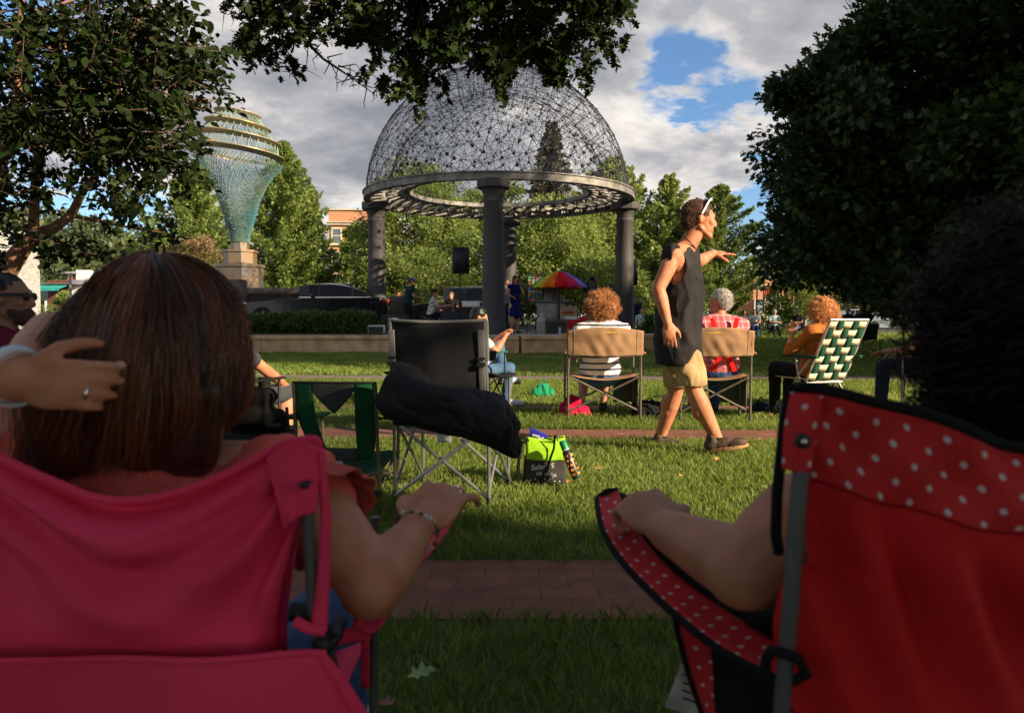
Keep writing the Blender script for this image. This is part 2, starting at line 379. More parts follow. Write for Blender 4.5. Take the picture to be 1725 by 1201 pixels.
def stage():
    s = empty('stage', (0, 22, 0), 'low stone edged concrete stage platform under the wire dome', 'stage')
    # front outline in plan, left planting wall then the stage nose
    pts = [(-9.5, 20.9), (-5.2, 21.05), (-3.4, 21.0), (-1.6, 20.7), (0.2, 20.6), (1.9, 20.9), (2.35, 21.3)]
    g = MB(); v = [Vector((x, y, .40)) for x, y in pts] + [Vector((4.9, 23.2, .40)), Vector((6.2, 26, .40)), Vector((5.2, 33, .40)), Vector((-3.3, 33, .40)), (-3.3, 26.9, .4), (-9.5, 26.9, .4)]
    g.poly(v, (0, 0, .075)); g.build('floor_slab', m_conc, s, True, smooth=False)
    g = MB()
    for i in range(len(pts) - 1):
        a = Vector((*pts[i], 0)); b = Vector((*pts[i + 1], 0)); L = (b - a).length; n = max(1, round(L / 1.45))
        for k in range(n):
            p = a.lerp(b, k / n); q = a.lerp(b, (k + 1) / n); t = (q - p).normalized(); nn = Vector((t.y, -t.x, 0))
            c = (p + q) / 2 + nn * .12
            g.box(c + Vector((0, 0, .19)), ((q - p).length - .006, .3, .38), (0, 0, atan2(t.y, t.x)))
    for (a, b) in (((2.75, 21.9), (4.9, 22.4)), ((4.9, 22.4), (6.5, 24.8))):
        a = Vector((*a, 0)); b = Vector((*b, 0)); t = (b - a).normalized(); g.box((a + b) / 2 + Vector((0, 0, .19)), ((b - a).length, .3, .38), (0, 0, atan2(t.y, t.x)))
    g.build('wall_block', m_sand, s, True, smooth=True, bevel=.008)
    g = MB()
    for i in range(len(pts) - 1):
        a = Vector((*pts[i], 0)); b = Vector((*pts[i + 1], 0)); L = (b - a).length; n = max(1, round(L / 1.45))
        for k in range(n):
            p = a.lerp(b, k / n); q = a.lerp(b, (k + 1) / n); t = (q - p).normalized(); nn = Vector((t.y, -t.x, 0))
            g.box((p + q) / 2 + nn * .13 + Vector((0, 0, .43)), ((q - p).length - .004, .40, .1), (0, 0, atan2(t.y, t.x)))
    for (a, b) in (((2.75, 21.9), (4.9, 22.4)), ((4.9, 22.4), (6.5, 24.8))):
        a = Vector((*a, 0)); b = Vector((*b, 0)); t = (b - a).normalized(); g.box((a + b) / 2 + Vector((0, 0, .43)), ((b - a).length, .42, .1), (0, 0, atan2(t.y, t.x)))
    g.build('coping', m_sand, s, True, smooth=True, bevel=.01)
    g = MB(); g.box((-6.45, 23.0, .46), (5.8, 3.4, .1)); g.build('planting_bed', m_soil, s, True)
stage()
STZ = 0.475     # stage floor level

# ------------------------------------------------------------------ the pavilion
m_col = M('dark granite', (.048, .043, .044), .65, .35, 30, .15, 150, spec=.5, detail=8)
m_beam = M('weathered grey metal', (.20, .19, .175), .6, .4, 3, .2, 40, metal=.35, detail=9)
m_rod = M('dark steel rods', (.03, .035, .045), .45, .2, 5, metal=.6)
CX, CY, CR = -.43, 26.9, 4.35
def column(x, y, label, parent):
    g = MB(); g.lathe([(.38, .12), (.36, .30), (.34, .34), (.335, .40), (.325, 1.2), (.30, 2.6), (.275, 3.72), (.30, 3.76), (.30, 3.82), (.285, 3.84), (.29, 3.98), (.34, 4.08), (.36, 4.12)], 32)
    g.build('shaft', m_col, parent, True).location = (x, y, STZ)
    g = MB(); g.lathe([(.50, .0), (.50, .12)], 8, ph=pi / 8); g.build('plinth', m_col, parent, True, bevel=.01).location = (x, y, STZ)
    g = MB(); g.lathe([(.42, 4.12), (.50, 4.15), (.50, 4.385)], 8, ph=pi / 8); g.build('capital', m_col, parent, True, bevel=.01).location = (x, y, STZ)
pav = empty('pavilion', (CX, CY, STZ), 'open round pavilion with a wire lattice dome on dark granite columns', 'pavilion')
for (x, y) in ((-.53, CY - CR), (-.12, CY + CR), (CX - CR + .14, CY + .1), (CX + CR - .06, CY + .1)):
    c = empty('column', (x, y, STZ)); c.parent = pav; c.matrix_parent_inverse = WM(pav).inverted()
    column(x, y, '', c)
ZR = STZ + 4.39
g = MB()
def annulus(g, r0, r1, z0, z1, n=96, c=(CX, CY)):
    vs = []; fs = []
    for (r, z) in ((r0, z0), (r1, z0), (r1, z1), (r0, z1)):
        for j in range(n): a = 2 * pi * j / n; vs.append((c[0] + r * cos(a), c[1] + r * sin(a), z))
    for i in range(4):
        for j in range(n):
            a, b = i * n + j, i * n + (j + 1) % n; k = ((i + 1) % 4) * n; fs.append((a, b, k + (j + 1) % n, k + j))
    g.add(vs, fs)
annulus(g, CR + .06, CR + .20, ZR, ZR + .19); annulus(g, CR - .02, CR + .24, ZR + .19, ZR + .225); annulus(g, CR - .02, CR + .2, ZR - .012, ZR - .001)
g.build('ring_beam', m_beam, pav, True)
g = MB(); annulus(g, 3.02, 3.14, ZR + .26, ZR + .40); g.build('inner_ring', m_beam, pav, True)
g = MB(); n = 40
for k in range(n):
    for s in (-1, 1):
        a = 2 * pi * k / n; b = a + s * 2 * pi / n * 1.5
        p = Vector((CX + (CR + .05) * cos(a), CY + (CR + .05) * sin(a), ZR + .08 + .004 * s)); q = Vector((CX + 3.12 * cos(b), CY + 3.12 * sin(b), ZR + .31 + .004 * s))
        g.bar(p, q, .035, .11)
    a = 2 * pi * k / n; am = a + pi / n * 1.5
    for (r0, r1, z0, z1) in ((4.15, 3.75, .15, .22), (3.5, 3.25, .24, .3)):   # small web plates between the slats
        p = [Vector((CX + r0 * cos(a - .045), CY + r0 * sin(a - .045), ZR + z0)), Vector((CX + r0 * cos(a + .045), CY + r0 * sin(a + .045), ZR + z0 + .03)), Vector((CX + r1 * cos(a), CY + r1 * sin(a), ZR + z1 + .05))]
        g.poly(p, (0, 0, .012))
g.build('slat_lattice', m_beam, pav, True, smooth=False)
def dome():
    rs = np.random.RandomState(5)
    c = Vector((CX - .06, CY, ZR + .05)); Rad = 4.42
    def shell(N, Rad, c, zmin, jit):
        pts = []; i = 0; ga = pi * (3 - sqrt(5)); M_ = int(N / (1 - zmin))
        for i in range(M_):
            z = 1 - (i + .5) / M_
            if z < zmin: break
            r = sqrt(1 - z * z); a = i * ga
            v = Vector((r * cos(a), r * sin(a), z)) + Vector(rs.normal(0, jit, 3)); v.normalize(); pts.append(c + v * Rad)
        return pts
    outer = shell(760, Rad, c, 0.0, .012)
    base = [c + Vector((Rad * cos(a), Rad * sin(a), 0)) for a in np.linspace(0, 2 * pi, 73)[:-1]]
    inner = shell(380, 3.75, c + Vector((0, 0, -.25)), 0.12, .02)
    def edges(pts, k, mx):
        A = np.array([tuple(p) for p in pts]); E = set()
        for i in range(len(A)):
            d = np.linalg.norm(A - A[i], axis=1); o = np.argsort(d)[1:k + 1]
            for j in o:
                if d[j] < mx: E.add((min(i, j), max(i, j)))
        return E
    g = MB(); allp = outer + base
    for (i, j) in edges(allp, 7, .95): g.tube([allp[i], allp[j]], .0066, 3, cap=False)
    for (i, j) in edges(inner, 5, 1.0): g.tube([inner[i], inner[j]], .006, 3, cap=False)
    A = np.array([tuple(p) for p in outer])
    for p in inner:
        d = np.linalg.norm(A - np.array(p), axis=1)
        for j in np.argsort(d)[:2]: g.tube([p, outer[j]], .0055, 3, cap=False)
    for k in range(14):    # great arcs sweeping over the shell
        a0 = 2 * pi * k / 14; ax = Vector((cos(a0) * .8, sin(a0) * .8, .75)).normalized()
        u = ax.orthogonal().normalized(); w = ax.cross(u); arc = []
        for t in np.linspace(0, 2 * pi, 60):
            v = (ax * .42 + (u * cos(t) + w * sin(t)) * .907).normalized()
            if v.z > .01: arc.append(c + v * (Rad - .03))
            else:
                if len(arc) > 2: g.tube(arc, .0075, 3, cap=False)
                arc = []
        if len(arc) > 2: g.tube(arc, .0075, 3, cap=False)
    g.build('wire_dome', m_rod, pav, True, smooth=False)
    g = MB()
    for p in outer:
        if rs.rand() < .75: g.ell(p, float(rs.uniform(.018, .034)), n=6, m=4)
    for p in inner:
        v = p - c
        g.ell(p, float(rs.uniform(.026, .05)) * (1.35 if v.z < 1.9 else .8), n=7, m=5)
    tag(g.build('lattice_joint', m_rod, pav, True), kind='stuff')
dome()

# ------------------------------------------------------------------ trees
def tube_tree(paths, name, mat, parent=None, world=False, n=8):
    g = MB()
    for (pts, rr) in paths: g.tube(pts, rr, n)
    return g.build(name, mat, parent, world)
m_bark = M('bark', (.085, .055, .038), .9, .35, 9, .6, 40, stretch=(3, 3, .6))
m_bark_red = M('smooth tan bark', (.22, .115, .07), .7, .35, 7, .4, 40, stretch=(2, 2, .6))
def crown_round(rs, H, W, z0, n, clumps=70, squash=1.0, hollow=.55, full=0.0, cs=1.0, skirt=0, extra=(), org=(0, 0)):
    """leaf positions in clumps filling a lobed crown; returns C, D, rnd, limb ends"""
    cz = z0 + (H - z0) * .52; rz = (H - z0) * .52
    ends = []; Cs = []; Ds = []; Rr = []
    for i in range(skirt):
        a = rs.uniform(0, 2 * pi); rr = W / 2 * rs.uniform(.55, .97); e = np.array([rr * cos(a), rr * sin(a), z0 + rs.uniform(-.1, 2.6)]); r = W * .055; m = max(6, int(n / clumps))
        if cos(a) < .1: e[2] += 1.3
        q = rs.normal(0, 1, (m, 3)); q /= np.linalg.norm(q, axis=1)[:, None]; q = q * (rs.random(m)[:, None] ** .45); ends.append(e)
        Cs.append(e + q * r); Ds.append(q + np.array([0, 0, -.3])); Rr.append(rs.random(m))
    for (ex, ey, ez, r) in extra:
        e = np.array([ex - org[0], ey - org[1], ez]); m = int(1100 * r * r / .3); q = rs.normal(0, 1, (m, 3)); q /= np.linalg.norm(q, axis=1)[:, None]; q = q * (rs.random(m)[:, None] ** .45) * (1 + .35 * np.sin(q[:, :1] * 5 + q[:, 2:] * 7)); ends.append(e)
        Cs.append(e + q * r); Ds.append(q); Rr.append(rs.random(m))
    for i in range(clumps):
        v = rs.normal(0, 1, 3); v /= np.linalg.norm(v); rr = hollow + (1 - hollow) * rs.random() ** .6
        v[2] = v[2] * .95
        sh = 1 - .25 * max(0, v[2])
        sh *= max(.25, 1 - v[2] ** 2) ** (-.5 * full)
        e = np.array([v[0] * W / 2 * sh, v[1] * W / 2 * sh, v[2] * rz]) * rr * .86 + np.array([0, 0, cz])
        ends.append(e); r = W * cs * rs.uniform(.07, .125); m = max(6, int(n / clumps * rs.uniform(.5, 1.5)))
        q = rs.normal(0, 1, (m, 3)); q /= np.linalg.norm(q, axis=1)[:, None]
        q = q * (rs.random(m)[:, None] ** .45) * np.array([1.15, 1.15, .75])
        Cs.append(e + q * r); Ds.append(q + v * .8 + np.array([0, 0, -.15])); Rr.append(np.clip(rs.random(m) * .6 + rs.random() * .4, 0, 1))
    return np.concatenate(Cs), np.concatenate(Ds), np.concatenate(Rr), ends
def crown_spiky(rs, H, W, z0, n, nb=90, up=.75, prof=None, spread=.11):
    ends = []; Cs = []; Ds = []; Rr = []
    for i in range(nb):
        t = (i + rs.random()) / nb; h = z0 + (H - z0) * t * .93
        pr = prof(t) if prof else (min(1, .45 + t * 2.2) if t < .25 else (1 - t) ** .72 * 1.22)
        L = W / 2 * max(.07, pr) * rs.uniform(.75, 1.15); a = i * 2.4 + rs.uniform(-.4, .4); u = up * rs.uniform(.6, 1.3)
        d = np.array([cos(a), sin(a), u]); d /= np.linalg.norm(d); b = np.array([0, 0, max(.2, h - L * u * .35)])
        ends.append(b + d * L * 1.05); m = max(5, int(n / nb * (.25 + 1.1 * pr) * rs.uniform(.7, 1.3)))
        s = rs.random(m) ** .75 * 1.06; rad = (W * spread * (1.15 - s))[:, None] * (.35 + .65 * min(1, pr + .3))
        q = rs.normal(0, 1, (m, 3)); q /= np.linalg.norm(q, axis=1)[:, None]; q *= rs.random((m, 1)) ** .5
        Cs.append(b + d * (s * L)[:, None] + q * rad); Ds.append(q * .9 + d * 1.1); Rr.append(np.clip(rs.random(m) * .6 + rs.random() * .4, 0, 1))
    return np.concatenate(Cs), np.concatenate(Ds), np.concatenate(Rr), ends
def tree(label, X, Y, z, H, W, mat, kind, seed, n=14000, leaf=.2, shape='diam', z0=None, group=None, bark=None, trunk_r=None, name='tree', cat='tree', **kw):
    rs = np.random.RandomState(seed); z0 = H * .14 if z0 is None else z0
    if 'extra' in kw: kw['org'] = (X, Y)
    C, D, rn, ends = (crown_round if kind == 'round' else crown_spiky)(rs, H, W, z0, n, **kw)
    r = trunk_r or H * .017
    root = empty(name, (X, Y, z), label, cat, group)
    tp = [(0, 0, -.1)] + [(rs.normal(0, .012) * H * t, rs.normal(0, .012) * H * t, H * .82 * t) for t in (.15, .35, .6, .8, 1)]
    paths = [(tp, [r * 1.25, r, r * .85, r * .6, r * .35, r * .12])]
    for e in ends[::2 if len(ends) > 50 else 1]:
        h = max(z0 * .8, min(H * .78, e[2] - .45 * sqrt(e[0] ** 2 + e[1] ** 2))); mid = (np.array([0, 0, h]) * .5 + e * .5) + rs.normal(0, .02, 3) * W
        paths.append(([(0, 0, h), tuple(mid), tuple(e)], [r * .33, r * .2, r * .05]))
    tube_tree(paths, 'trunk', bark or m_bark, root, n=6)
    link(leaves(C, D, leaf, shape, rs, mat, 'crown', .6, rn), 'crown', root)
    return root
mL_bright = leafmat('sunlit green foliage', (.12, .18, .045), (.28, .36, .10), .42)
mL_ginkgo = leafmat('yellow green foliage', (.145, .205, .05), (.33, .41, .12), .42)
mL_mid = leafmat('mid green foliage', (.085, .135, .03), (.20, .26, .06), .4)
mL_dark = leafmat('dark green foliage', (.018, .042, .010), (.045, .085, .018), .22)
mL_spruce = leafmat('blue grey needles', (.075, .09, .06), (.17, .155, .10), .2)
mL_pink = leafmat('pinkish blossom foliage', (.12, .16, .04), (.34, .21, .13), .3)
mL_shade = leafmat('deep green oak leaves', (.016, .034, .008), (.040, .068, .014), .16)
mL_left = leafmat('shade darkened green leaves', (.010, .020, .006), (.022, .038, .009), .06, (.07, .10, .02), spec=.1)  # shade put into the leaf colour; the sun still reaches these leaves
def px_tree(label, cx, top, bot, wpx, Y, zg, mat, kind, seed, **kw):
    p = P(cx, top, Y); W = wpx / FPX * Y; return tree(label, p.x, Y, zg, p.z - zg, W, mat, kind, seed, **kw)
SG = 'trees beyond the pavilion'
px_tree('bright green upright tree left of the blue funnel sculpture', 325, 262, 480, 230, 46, .5, mL_bright, 'spiky', 11, n=26000, leaf=.25, z0=.6, group=SG, nb=130)
px_tree('tall bright green tree with twin tops right of the funnel sculpture', 478, 226, 480, 205, 47, .5, mL_bright, 'spiky', 12, n=34000, leaf=.25, z0=.5, group=SG, nb=150)
px_tree('bright green tree shoulder beside the red brick building', 522, 300, 480, 84, 49, .5, mL_bright, 'spiky', 32, n=18000, leaf=.25, z0=.5, group=SG, nb=110)
px_tree('small pink tinged tree left of the funnel sculpture base', 322, 392, 490, 150, 41, .5, mL_pink, 'round', 13, n=13000, leaf=.17, z0=.6, group=SG, clumps=80)
px_tree('darker small tree in front of the red brick building', 634, 420, 500, 84, 40, .5, mL_mid, 'round', 14, n=13000, leaf=.17, z0=.5, group=SG, clumps=70)
px_tree('broad green tree seen through the left half of the dome', 700, 268, 500, 235, 48, .5, mL_bright, 'round', 15, n=34000, leaf=.22, z0=1.0, group=SG, clumps=150)
px_tree('dark green tree behind the front granite column', 790, 300, 500, 150, 52, .5, mL_mid, 'round', 16, n=20000, leaf=.22, z0=.5, group=SG, clumps=90)
px_tree('tall thin brownish spruce seen through the right half of the dome', 930, 185, 480, 175, 62, .3, mL_spruce, 'spiky', 17, n=22000, leaf=.34, z0=2, group=SG, nb=150, up=-.12, spread=.06, prof=lambda t: (1 - t) ** .8)
px_tree('bright green low branching tree behind the rainbow umbrella', 925, 325, 520, 230, 44, .3, mL_ginkgo, 'round', 18, n=34000, leaf=.19, z0=.6, group=SG, clumps=140)
px_tree('yellow green tree behind the right granite column', 1035, 252, 520, 290, 47, .2, mL_ginkgo, 'spiky', 19, n=34000, leaf=.24, z0=.5, group=SG, nb=150)
px_tree('yellow green spiky topped tree left of the walking man', 1128, 280, 525, 230, 46, .1, mL_ginkgo, 'spiky', 20, n=30000, leaf=.20, z0=.5, group=SG, nb=95, up=1.0, spread=.06)
px_tree('feathery green conical tree right of the walking man', 1213, 298, 530, 235, 44, .05, mL_mid, 'spiky', 21, n=30000, leaf=.19, z0=.9, group=SG, nb=85, up=.5, spread=.055)
px_tree('small green leafy tree by the base of the conical tree', 1150, 420, 540, 120, 41, .05, mL_mid, 'round', 22, n=12000, leaf=.17, z0=.3, group=SG, clumps=60)
px_tree('small round clipped green tree in front of the far brick houses', 1336, 460, 548, 104, 40, .05, mL_mid, 'round', 23, n=15000, leaf=.12, z0=.5, group=SG, clumps=110, hollow=.8)
for i, (cx, top, w, Y, lab) in enumerate(((60, 440, 120, 120, 'distant green tree behind the white corner building'), (600, 372, 90, 62, 'green tree beside the distant red brick building'), (860, 300, 170, 68, 'far green tree behind the spruce seen through the dome'), (1290, 400, 110, 100, 'distant green tree beyond the brick fire escape building'), (1400, 430, 120, 80, 'distant dark tree behind the round clipped tree'))):
    if i in (0, 3): continue
    px_tree(lab, cx, top, 520, w, Y, 0, mL_mid, 'round', 40 + i, n=9000, leaf=.3, z0=.5, group=SG, clumps=60)
for i, (cx, top, w, Y, lab) in enumerate(((700, 425, 230, 41, 'dark low shrub bank behind the keyboard player'), (880, 440, 200, 42.5, 'dark low shrub bank behind the front granite column'), (1010, 430, 200, 40, 'dark low shrub bank behind the rainbow umbrella'), (1490, 440, 170, 66, 'far dark tree under the right hand oak'), (1600, 430, 190, 60, 'far dark tree at right under the second oak'), (1700, 440, 160, 58, 'far dark tree at the right edge of the view'))):
    px_tree(lab, cx, top, 540, w, Y, .2 if i < 3 else 0, mL_mid if i < 3 else mL_dark, 'round', 80 + i, n=12000, leaf=.2, z0=.1, clumps=70, full=.6, name='shrub' if i < 3 else 'tree', cat='shrub' if i < 3 else 'tree', group=SG)
# the big dark trees on the right
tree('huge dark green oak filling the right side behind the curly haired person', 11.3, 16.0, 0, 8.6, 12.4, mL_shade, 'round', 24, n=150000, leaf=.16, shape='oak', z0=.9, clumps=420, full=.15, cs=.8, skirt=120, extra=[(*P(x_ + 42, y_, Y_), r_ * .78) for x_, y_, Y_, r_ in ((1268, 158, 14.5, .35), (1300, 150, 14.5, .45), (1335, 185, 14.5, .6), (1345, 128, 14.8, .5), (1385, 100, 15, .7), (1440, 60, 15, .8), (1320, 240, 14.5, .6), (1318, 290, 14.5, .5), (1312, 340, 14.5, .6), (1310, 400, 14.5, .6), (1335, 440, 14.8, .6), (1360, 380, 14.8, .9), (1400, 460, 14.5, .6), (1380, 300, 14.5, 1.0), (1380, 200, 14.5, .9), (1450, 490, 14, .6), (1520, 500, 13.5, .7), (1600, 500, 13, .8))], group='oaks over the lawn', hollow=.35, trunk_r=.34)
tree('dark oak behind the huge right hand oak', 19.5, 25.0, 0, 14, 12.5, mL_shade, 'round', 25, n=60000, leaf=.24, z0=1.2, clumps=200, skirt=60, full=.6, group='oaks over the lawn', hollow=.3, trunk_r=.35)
tree('unseen shade tree added beyond the right edge of the lawn', 20.5, 7.5, 0, 19, 12, mL_dark, 'round', 26, n=60000, leaf=.28, z0=1.2, clumps=240, group='oaks over the lawn', hollow=.3, trunk_r=.35)  # out of view, added and made tall to block low sun
tree('unseen shade tree added at the right hand side of the lawn', 30, 15.5, 0, 16, 13, mL_dark, 'round', 27, n=40000, leaf=.3, z0=1.5, clumps=150, group='oaks over the lawn', hollow=.3, trunk_r=.35)  # another occluder out of view, added against the low sun

tree('unseen wide oak canopy added to shade the seats in the foreground', -5.5, -4.5, 0, 11, 15, mL_dark, 'round', 28, n=26000, leaf=.36, z0=3.6, clumps=120, group='oaks over the lawn', hollow=.3, trunk_r=.35)  # out of view, added to cut skylight over the near seats
tree('unseen oak added behind the audience to darken the foreground', 3.5, -11.5, 0, 12, 14, mL_dark, 'round', 29, n=26000, leaf=.36, z0=1.6, clumps=120, group='oaks over the lawn', hollow=.3, trunk_r=.35)  # added behind the camera to deepen the foreground shade
# oak behind the camera whose limbs hang into the top of the view
def in_poly(x, y, poly):
    c = np.zeros(len(x), bool); j = len(poly) - 1
    for i in range(len(poly)):
        xi, yi = poly[i]; xj, yj = poly[j]
        c ^= ((yi > y) != (yj > y)) & (x < (xj - xi) * (y - yi) / (yj - yi + 1e-9) + xi); j = i
    return c
def spray(rs, regions, Y0, Y1, leaf, per, hang=-.35):
    """twig sprays filling outlines: regions = [(outline in photo px, number of sprays)]"""
    Cs = []; Ds = []; Rr = []; tw = []
    for poly, cnt in regions:
        xs = [p[0] for p in poly]; ys = [p[1] for p in poly]; got = 0
        while got < cnt:
            x = rs.uniform(min(xs), max(xs), cnt * 3); y = rs.uniform(min(ys), max(ys), cnt * 3); k = in_poly(x, y, poly)
            for a, b in zip(x[k], y[k]):
                if got >= cnt: break
                got += 1; Y = rs.uniform(Y0, Y1); c = np.array(P(a, b, Y)); d = rs.normal(0, 1, 3); d[2] = d[2] * .5 + hang; d /= np.linalg.norm(d)
                L = leaf * rs.uniform(1.5, 3.2); m = int(per * rs.uniform(.6, 1.4)); s = rs.random(m)
                Cs.append(c + d * (s * L)[:, None] + rs.normal(0, leaf * .28, (m, 3))); Ds.append(d + rs.normal(0, .7, (m, 3))); Rr.append(np.clip(rs.random(m) * .7 + rs.random() * .3, 0, 1))
                tw.append(([tuple(c - d * L * .35), tuple(c + d * L)], [leaf * .035, leaf * .012]))
    return np.concatenate(Cs), np.concatenate(Ds), np.concatenate(Rr), tw
def near_oak():
    rs = np.random.RandomState(31); root = empty('oak_tree', (8.3, -4.7, 0), 'oak with dark lobed leaves hanging across the top of the view', 'tree', 'oaks over the lawn')
    C, D, rn, ends = crown_round(rs, 9.2, 6.9, 1.9, 42000, clumps=230, hollow=.2)
    C += np.array([8.3, -4.7, 0])
    reg = [([(395, -60), (560, -60), (548, 20), (520, 50), (500, 95), (470, 118), (430, 110), (412, 70), (405, 30)], 60),
           ([(545, -60), (790, -60), (785, 60), (765, 110), (720, 150), (680, 162), (640, 150), (628, 110), (600, 60), (560, 40)], 130),
           ([(785, -60), (1045, -60), (1040, 40), (1015, 85), (985, 140), (950, 148), (925, 118), (870, 135), (830, 125), (800, 80)], 150),
           ([(940, -60), (1062, -60), (1060, 5), (1030, 20), (960, 10)], 25),
           ([(300, -420), (1250, -420), (1150, -60), (380, -60)], 330)]
    C2, D2, rn2, tw = spray(rs, reg, 6.2, 7.6, .095, 36)
    paths = [([(8.3, -4.7, 0), (8.25, -4.65, 1.5), (8.1, -4.5, 3.2), (8.0, -4.6, 6.5), (8.2, -4.8, 8)], [.45, .36, .32, .2, .06]),
             ([(8.15, -4.5, 3.0), (6.5, -1.5, 4.6), (4.2, 2.5, 5.4), (2.0, 5.6, 5.2), (.2, 6.9, 4.75), (-1.4, 7.2, 4.5), (-2.5, 7.2, 4.2)], [.26, .2, .16, .12, .08, .05, .02]),
             ([(2.0, 5.6, 5.2), (1.3, 6.4, 4.5), tuple(P(900, 30, 6.9))], [.07, .05, .015]),
             ([tuple(P(480, -120, 7.2)), tuple(P(492, 0, 7.1)), tuple(P(507, 62, 7.0)), tuple(P(545, 100, 7.0)), tuple(P(590, 130, 7.0)), tuple(P(636, 163, 7))], [.03, .022, .017, .012, .007, .002]),
             ([tuple(P(380, -60, 7.1)), tuple(P(372, -10, 7.1)), tuple(P(392, 14, 7)), tuple(P(388, 24, 7))], [.02, .012, .005, .002]),
             ([tuple(P(1040, -60, 7.1)), tuple(P(1052, 0, 7.1)), tuple(P(1058, 30, 7)), tuple(P(1064, 52, 7))], [.02, .01, .005, .002])]
    for i in range(26):     # bare twigs off the hanging branch
        t = rs.random(); a = P(507, 62, 7.0).lerp(P(630, 158, 7), t); b = a + Vector(rs.normal(0, .09, 3)) + Vector((.03, 0, -.03)); c_ = b + Vector(rs.normal(0, .05, 3)) + Vector((.03, 0, -.05))
        paths.append(([tuple(a), tuple(b), tuple(c_)], [.006, .004, .0012]))
    for i in range(20):
        a = P(375 + rs.uniform(0, 40), -10 + rs.uniform(0, 30), 7.0); b = a + Vector(rs.normal(0, .09, 3)); paths.append(([tuple(a), tuple(b)], [.005, .001]))
    for e in ends[::2]: e = e + np.array([8.3, -4.7, 0]); paths.append(([(8.1, -4.6, max(2.4, e[2] * .7)), tuple((e + np.array([8.1, -4.6, e[2]])) / 2), tuple(e)], [.12, .06, .015]))
    tube_tree(paths + tw, 'trunk', m_bark, root, True, n=6)
    link(leaves(np.concatenate([C]), D, .19, 'oak', rs, mL_shade, 'crown', .6, rn), 'crown', root, True)
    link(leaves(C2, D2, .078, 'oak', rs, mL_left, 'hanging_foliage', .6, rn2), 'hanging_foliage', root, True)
near_oak()
def left_tree():
    rs = np.random.RandomState(33); root = empty('leafy_tree', (-4.1, 5.1, 0), 'small tree with shade darkened leaves and bare curving tan branches at upper left', 'tree')
    reg = [([(-450, -350), (330, -350), (345, -20), (300, 10), (380, 78), (395, 122), (350, 150), (345, 185), (318, 265), (262, 300), (230, 280), (150, 300), (60, 310), (-450, 330)], 760),
           ([(0, 0), (300, 0), (365, 80), (340, 170), (300, 250), (120, 260), (0, 260)], 480),
           ([(-300, 230), (60, 260), (120, 280), (110, 330), (60, 360), (-300, 380)], 80),
           ([(130, 250), (320, 250), (330, 320), (290, 330), (262, 372), (215, 375), (170, 360), (150, 300)], 60),
           ([(-200, 380), (40, 380), (20, 440), (-200, 520)], 40), ([(40, 405), (130, 400), (178, 438), (150, 440), (80, 425)], 26),
           ([(200, 385), (300, 372), (340, 398), (300, 420), (250, 405)], 8), ([(170, 300), (290, 300), (275, 360), (180, 355)], 14)]
    C, D, rn, tw = spray(rs, reg, 4.3, 6.0, .08, 15)
    q = lambda l, Y=5.0: [tuple(P(x, y, Y)) for x, y in l]
    paths = [([(-4.1, 5.1, -.05), (-3.95, 5.1, .5), (-3.6, 5.05, 1.0)] + q([(15, 458), (40, 418), (56, 398), (92, 384), (120, 363), (140, 322), (168, 288), (178, 240), (200, 150), (230, 60), (260, -40)]), [.13, .11, .09, .055, .05, .045, .032, .028, .025, .02, .018, .013, .009, .004]),
             (q([(-60, 520), (0, 450), (30, 425), (56, 395), (58, 340), (60, 290), (70, 200), (100, 80), (110, -80)], 5.1), [.06, .05, .045, .035, .03, .025, .02, .014, .008]),
             (q([(-90, 540), (-40, 400), (0, 280), (18, 220), (33, 165), (30, 90), (40, -30)], 4.9), [.06, .05, .038, .032, .028, .022, .012]),
             (q([(56, 395), (43, 385), (38, 362)], 5.0), [.014, .01, .006]), (q([(168, 288), (210, 262), (290, 230)], 5.0), [.014, .01, .004]),
             (q([(120, 363), (200, 380), (290, 395)], 5.0), [.014, .01, .004])]
    for i in range(60):
        a = P(rs.uniform(20, 280), rs.uniform(0, 260), rs.uniform(4.6, 5.6)); b = a + Vector(rs.normal(0, .18, 3)); paths.append(([tuple(a), tuple((a + b) / 2 + Vector(rs.normal(0, .02, 3))), tuple(b)], [.007, .005, .002]))
    tube_tree(paths, 'trunk', m_bark_red, root, True, n=9); tube_tree(tw, 'twig_cluster', m_bark, root, True, n=4)
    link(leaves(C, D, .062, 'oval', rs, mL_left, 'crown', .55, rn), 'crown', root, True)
left_tree()

# wooded hill far left
def hills():
    g = MB(); g.grid(lambda u, v: Vector((-260 + 330 * u, 150 + 160 * v, max(-.5, 30 * exp(-((u - .28) / .30) ** 2) * min(1, v * 2.2) ** .8 - .5 + 1.5 * mnoise.noise((u * 9, v * 9, 0))))), 40, 20)
    tag(g.build('hills', mL_mid), kind='structure')
    rs = np.random.RandomState(9); Cs = []; Rr = []
    for i in range(620):
        u = rs.uniform(0, .75); v = rs.uniform(.0, .55) ; z = 30 * exp(-((u - .28) / .30) ** 2) * min(1, v * 2.2) ** .8
        r = rs.uniform(2.2, 4.2); m = 130; q = rs.normal(0, 1, (m, 3)); q /= np.linalg.norm(q, axis=1)[:, None]
        Cs.append(np.array([-260 + 330 * u, 150 + 160 * v, z + r * .6]) + q * r * np.array([1, 1, .85])); Rr.append(np.clip(rs.random(m) * .4 + rs.random() * .6, 0, 1))
    C = np.concatenate(Cs); D = rs.normal(0, 1, C.shape); D[:, 2] += .4
    me = leaves(C, D, 1.5, 'diam', rs, leafmat('hill forest foliage', (.035, .062, .03), (.11, .135, .05), .2), 'forest', .3, np.concatenate(Rr))
    tag(link(me, 'forest'), 'wooded hillside far beyond the white building', 'forest', kind='stuff')
hills()
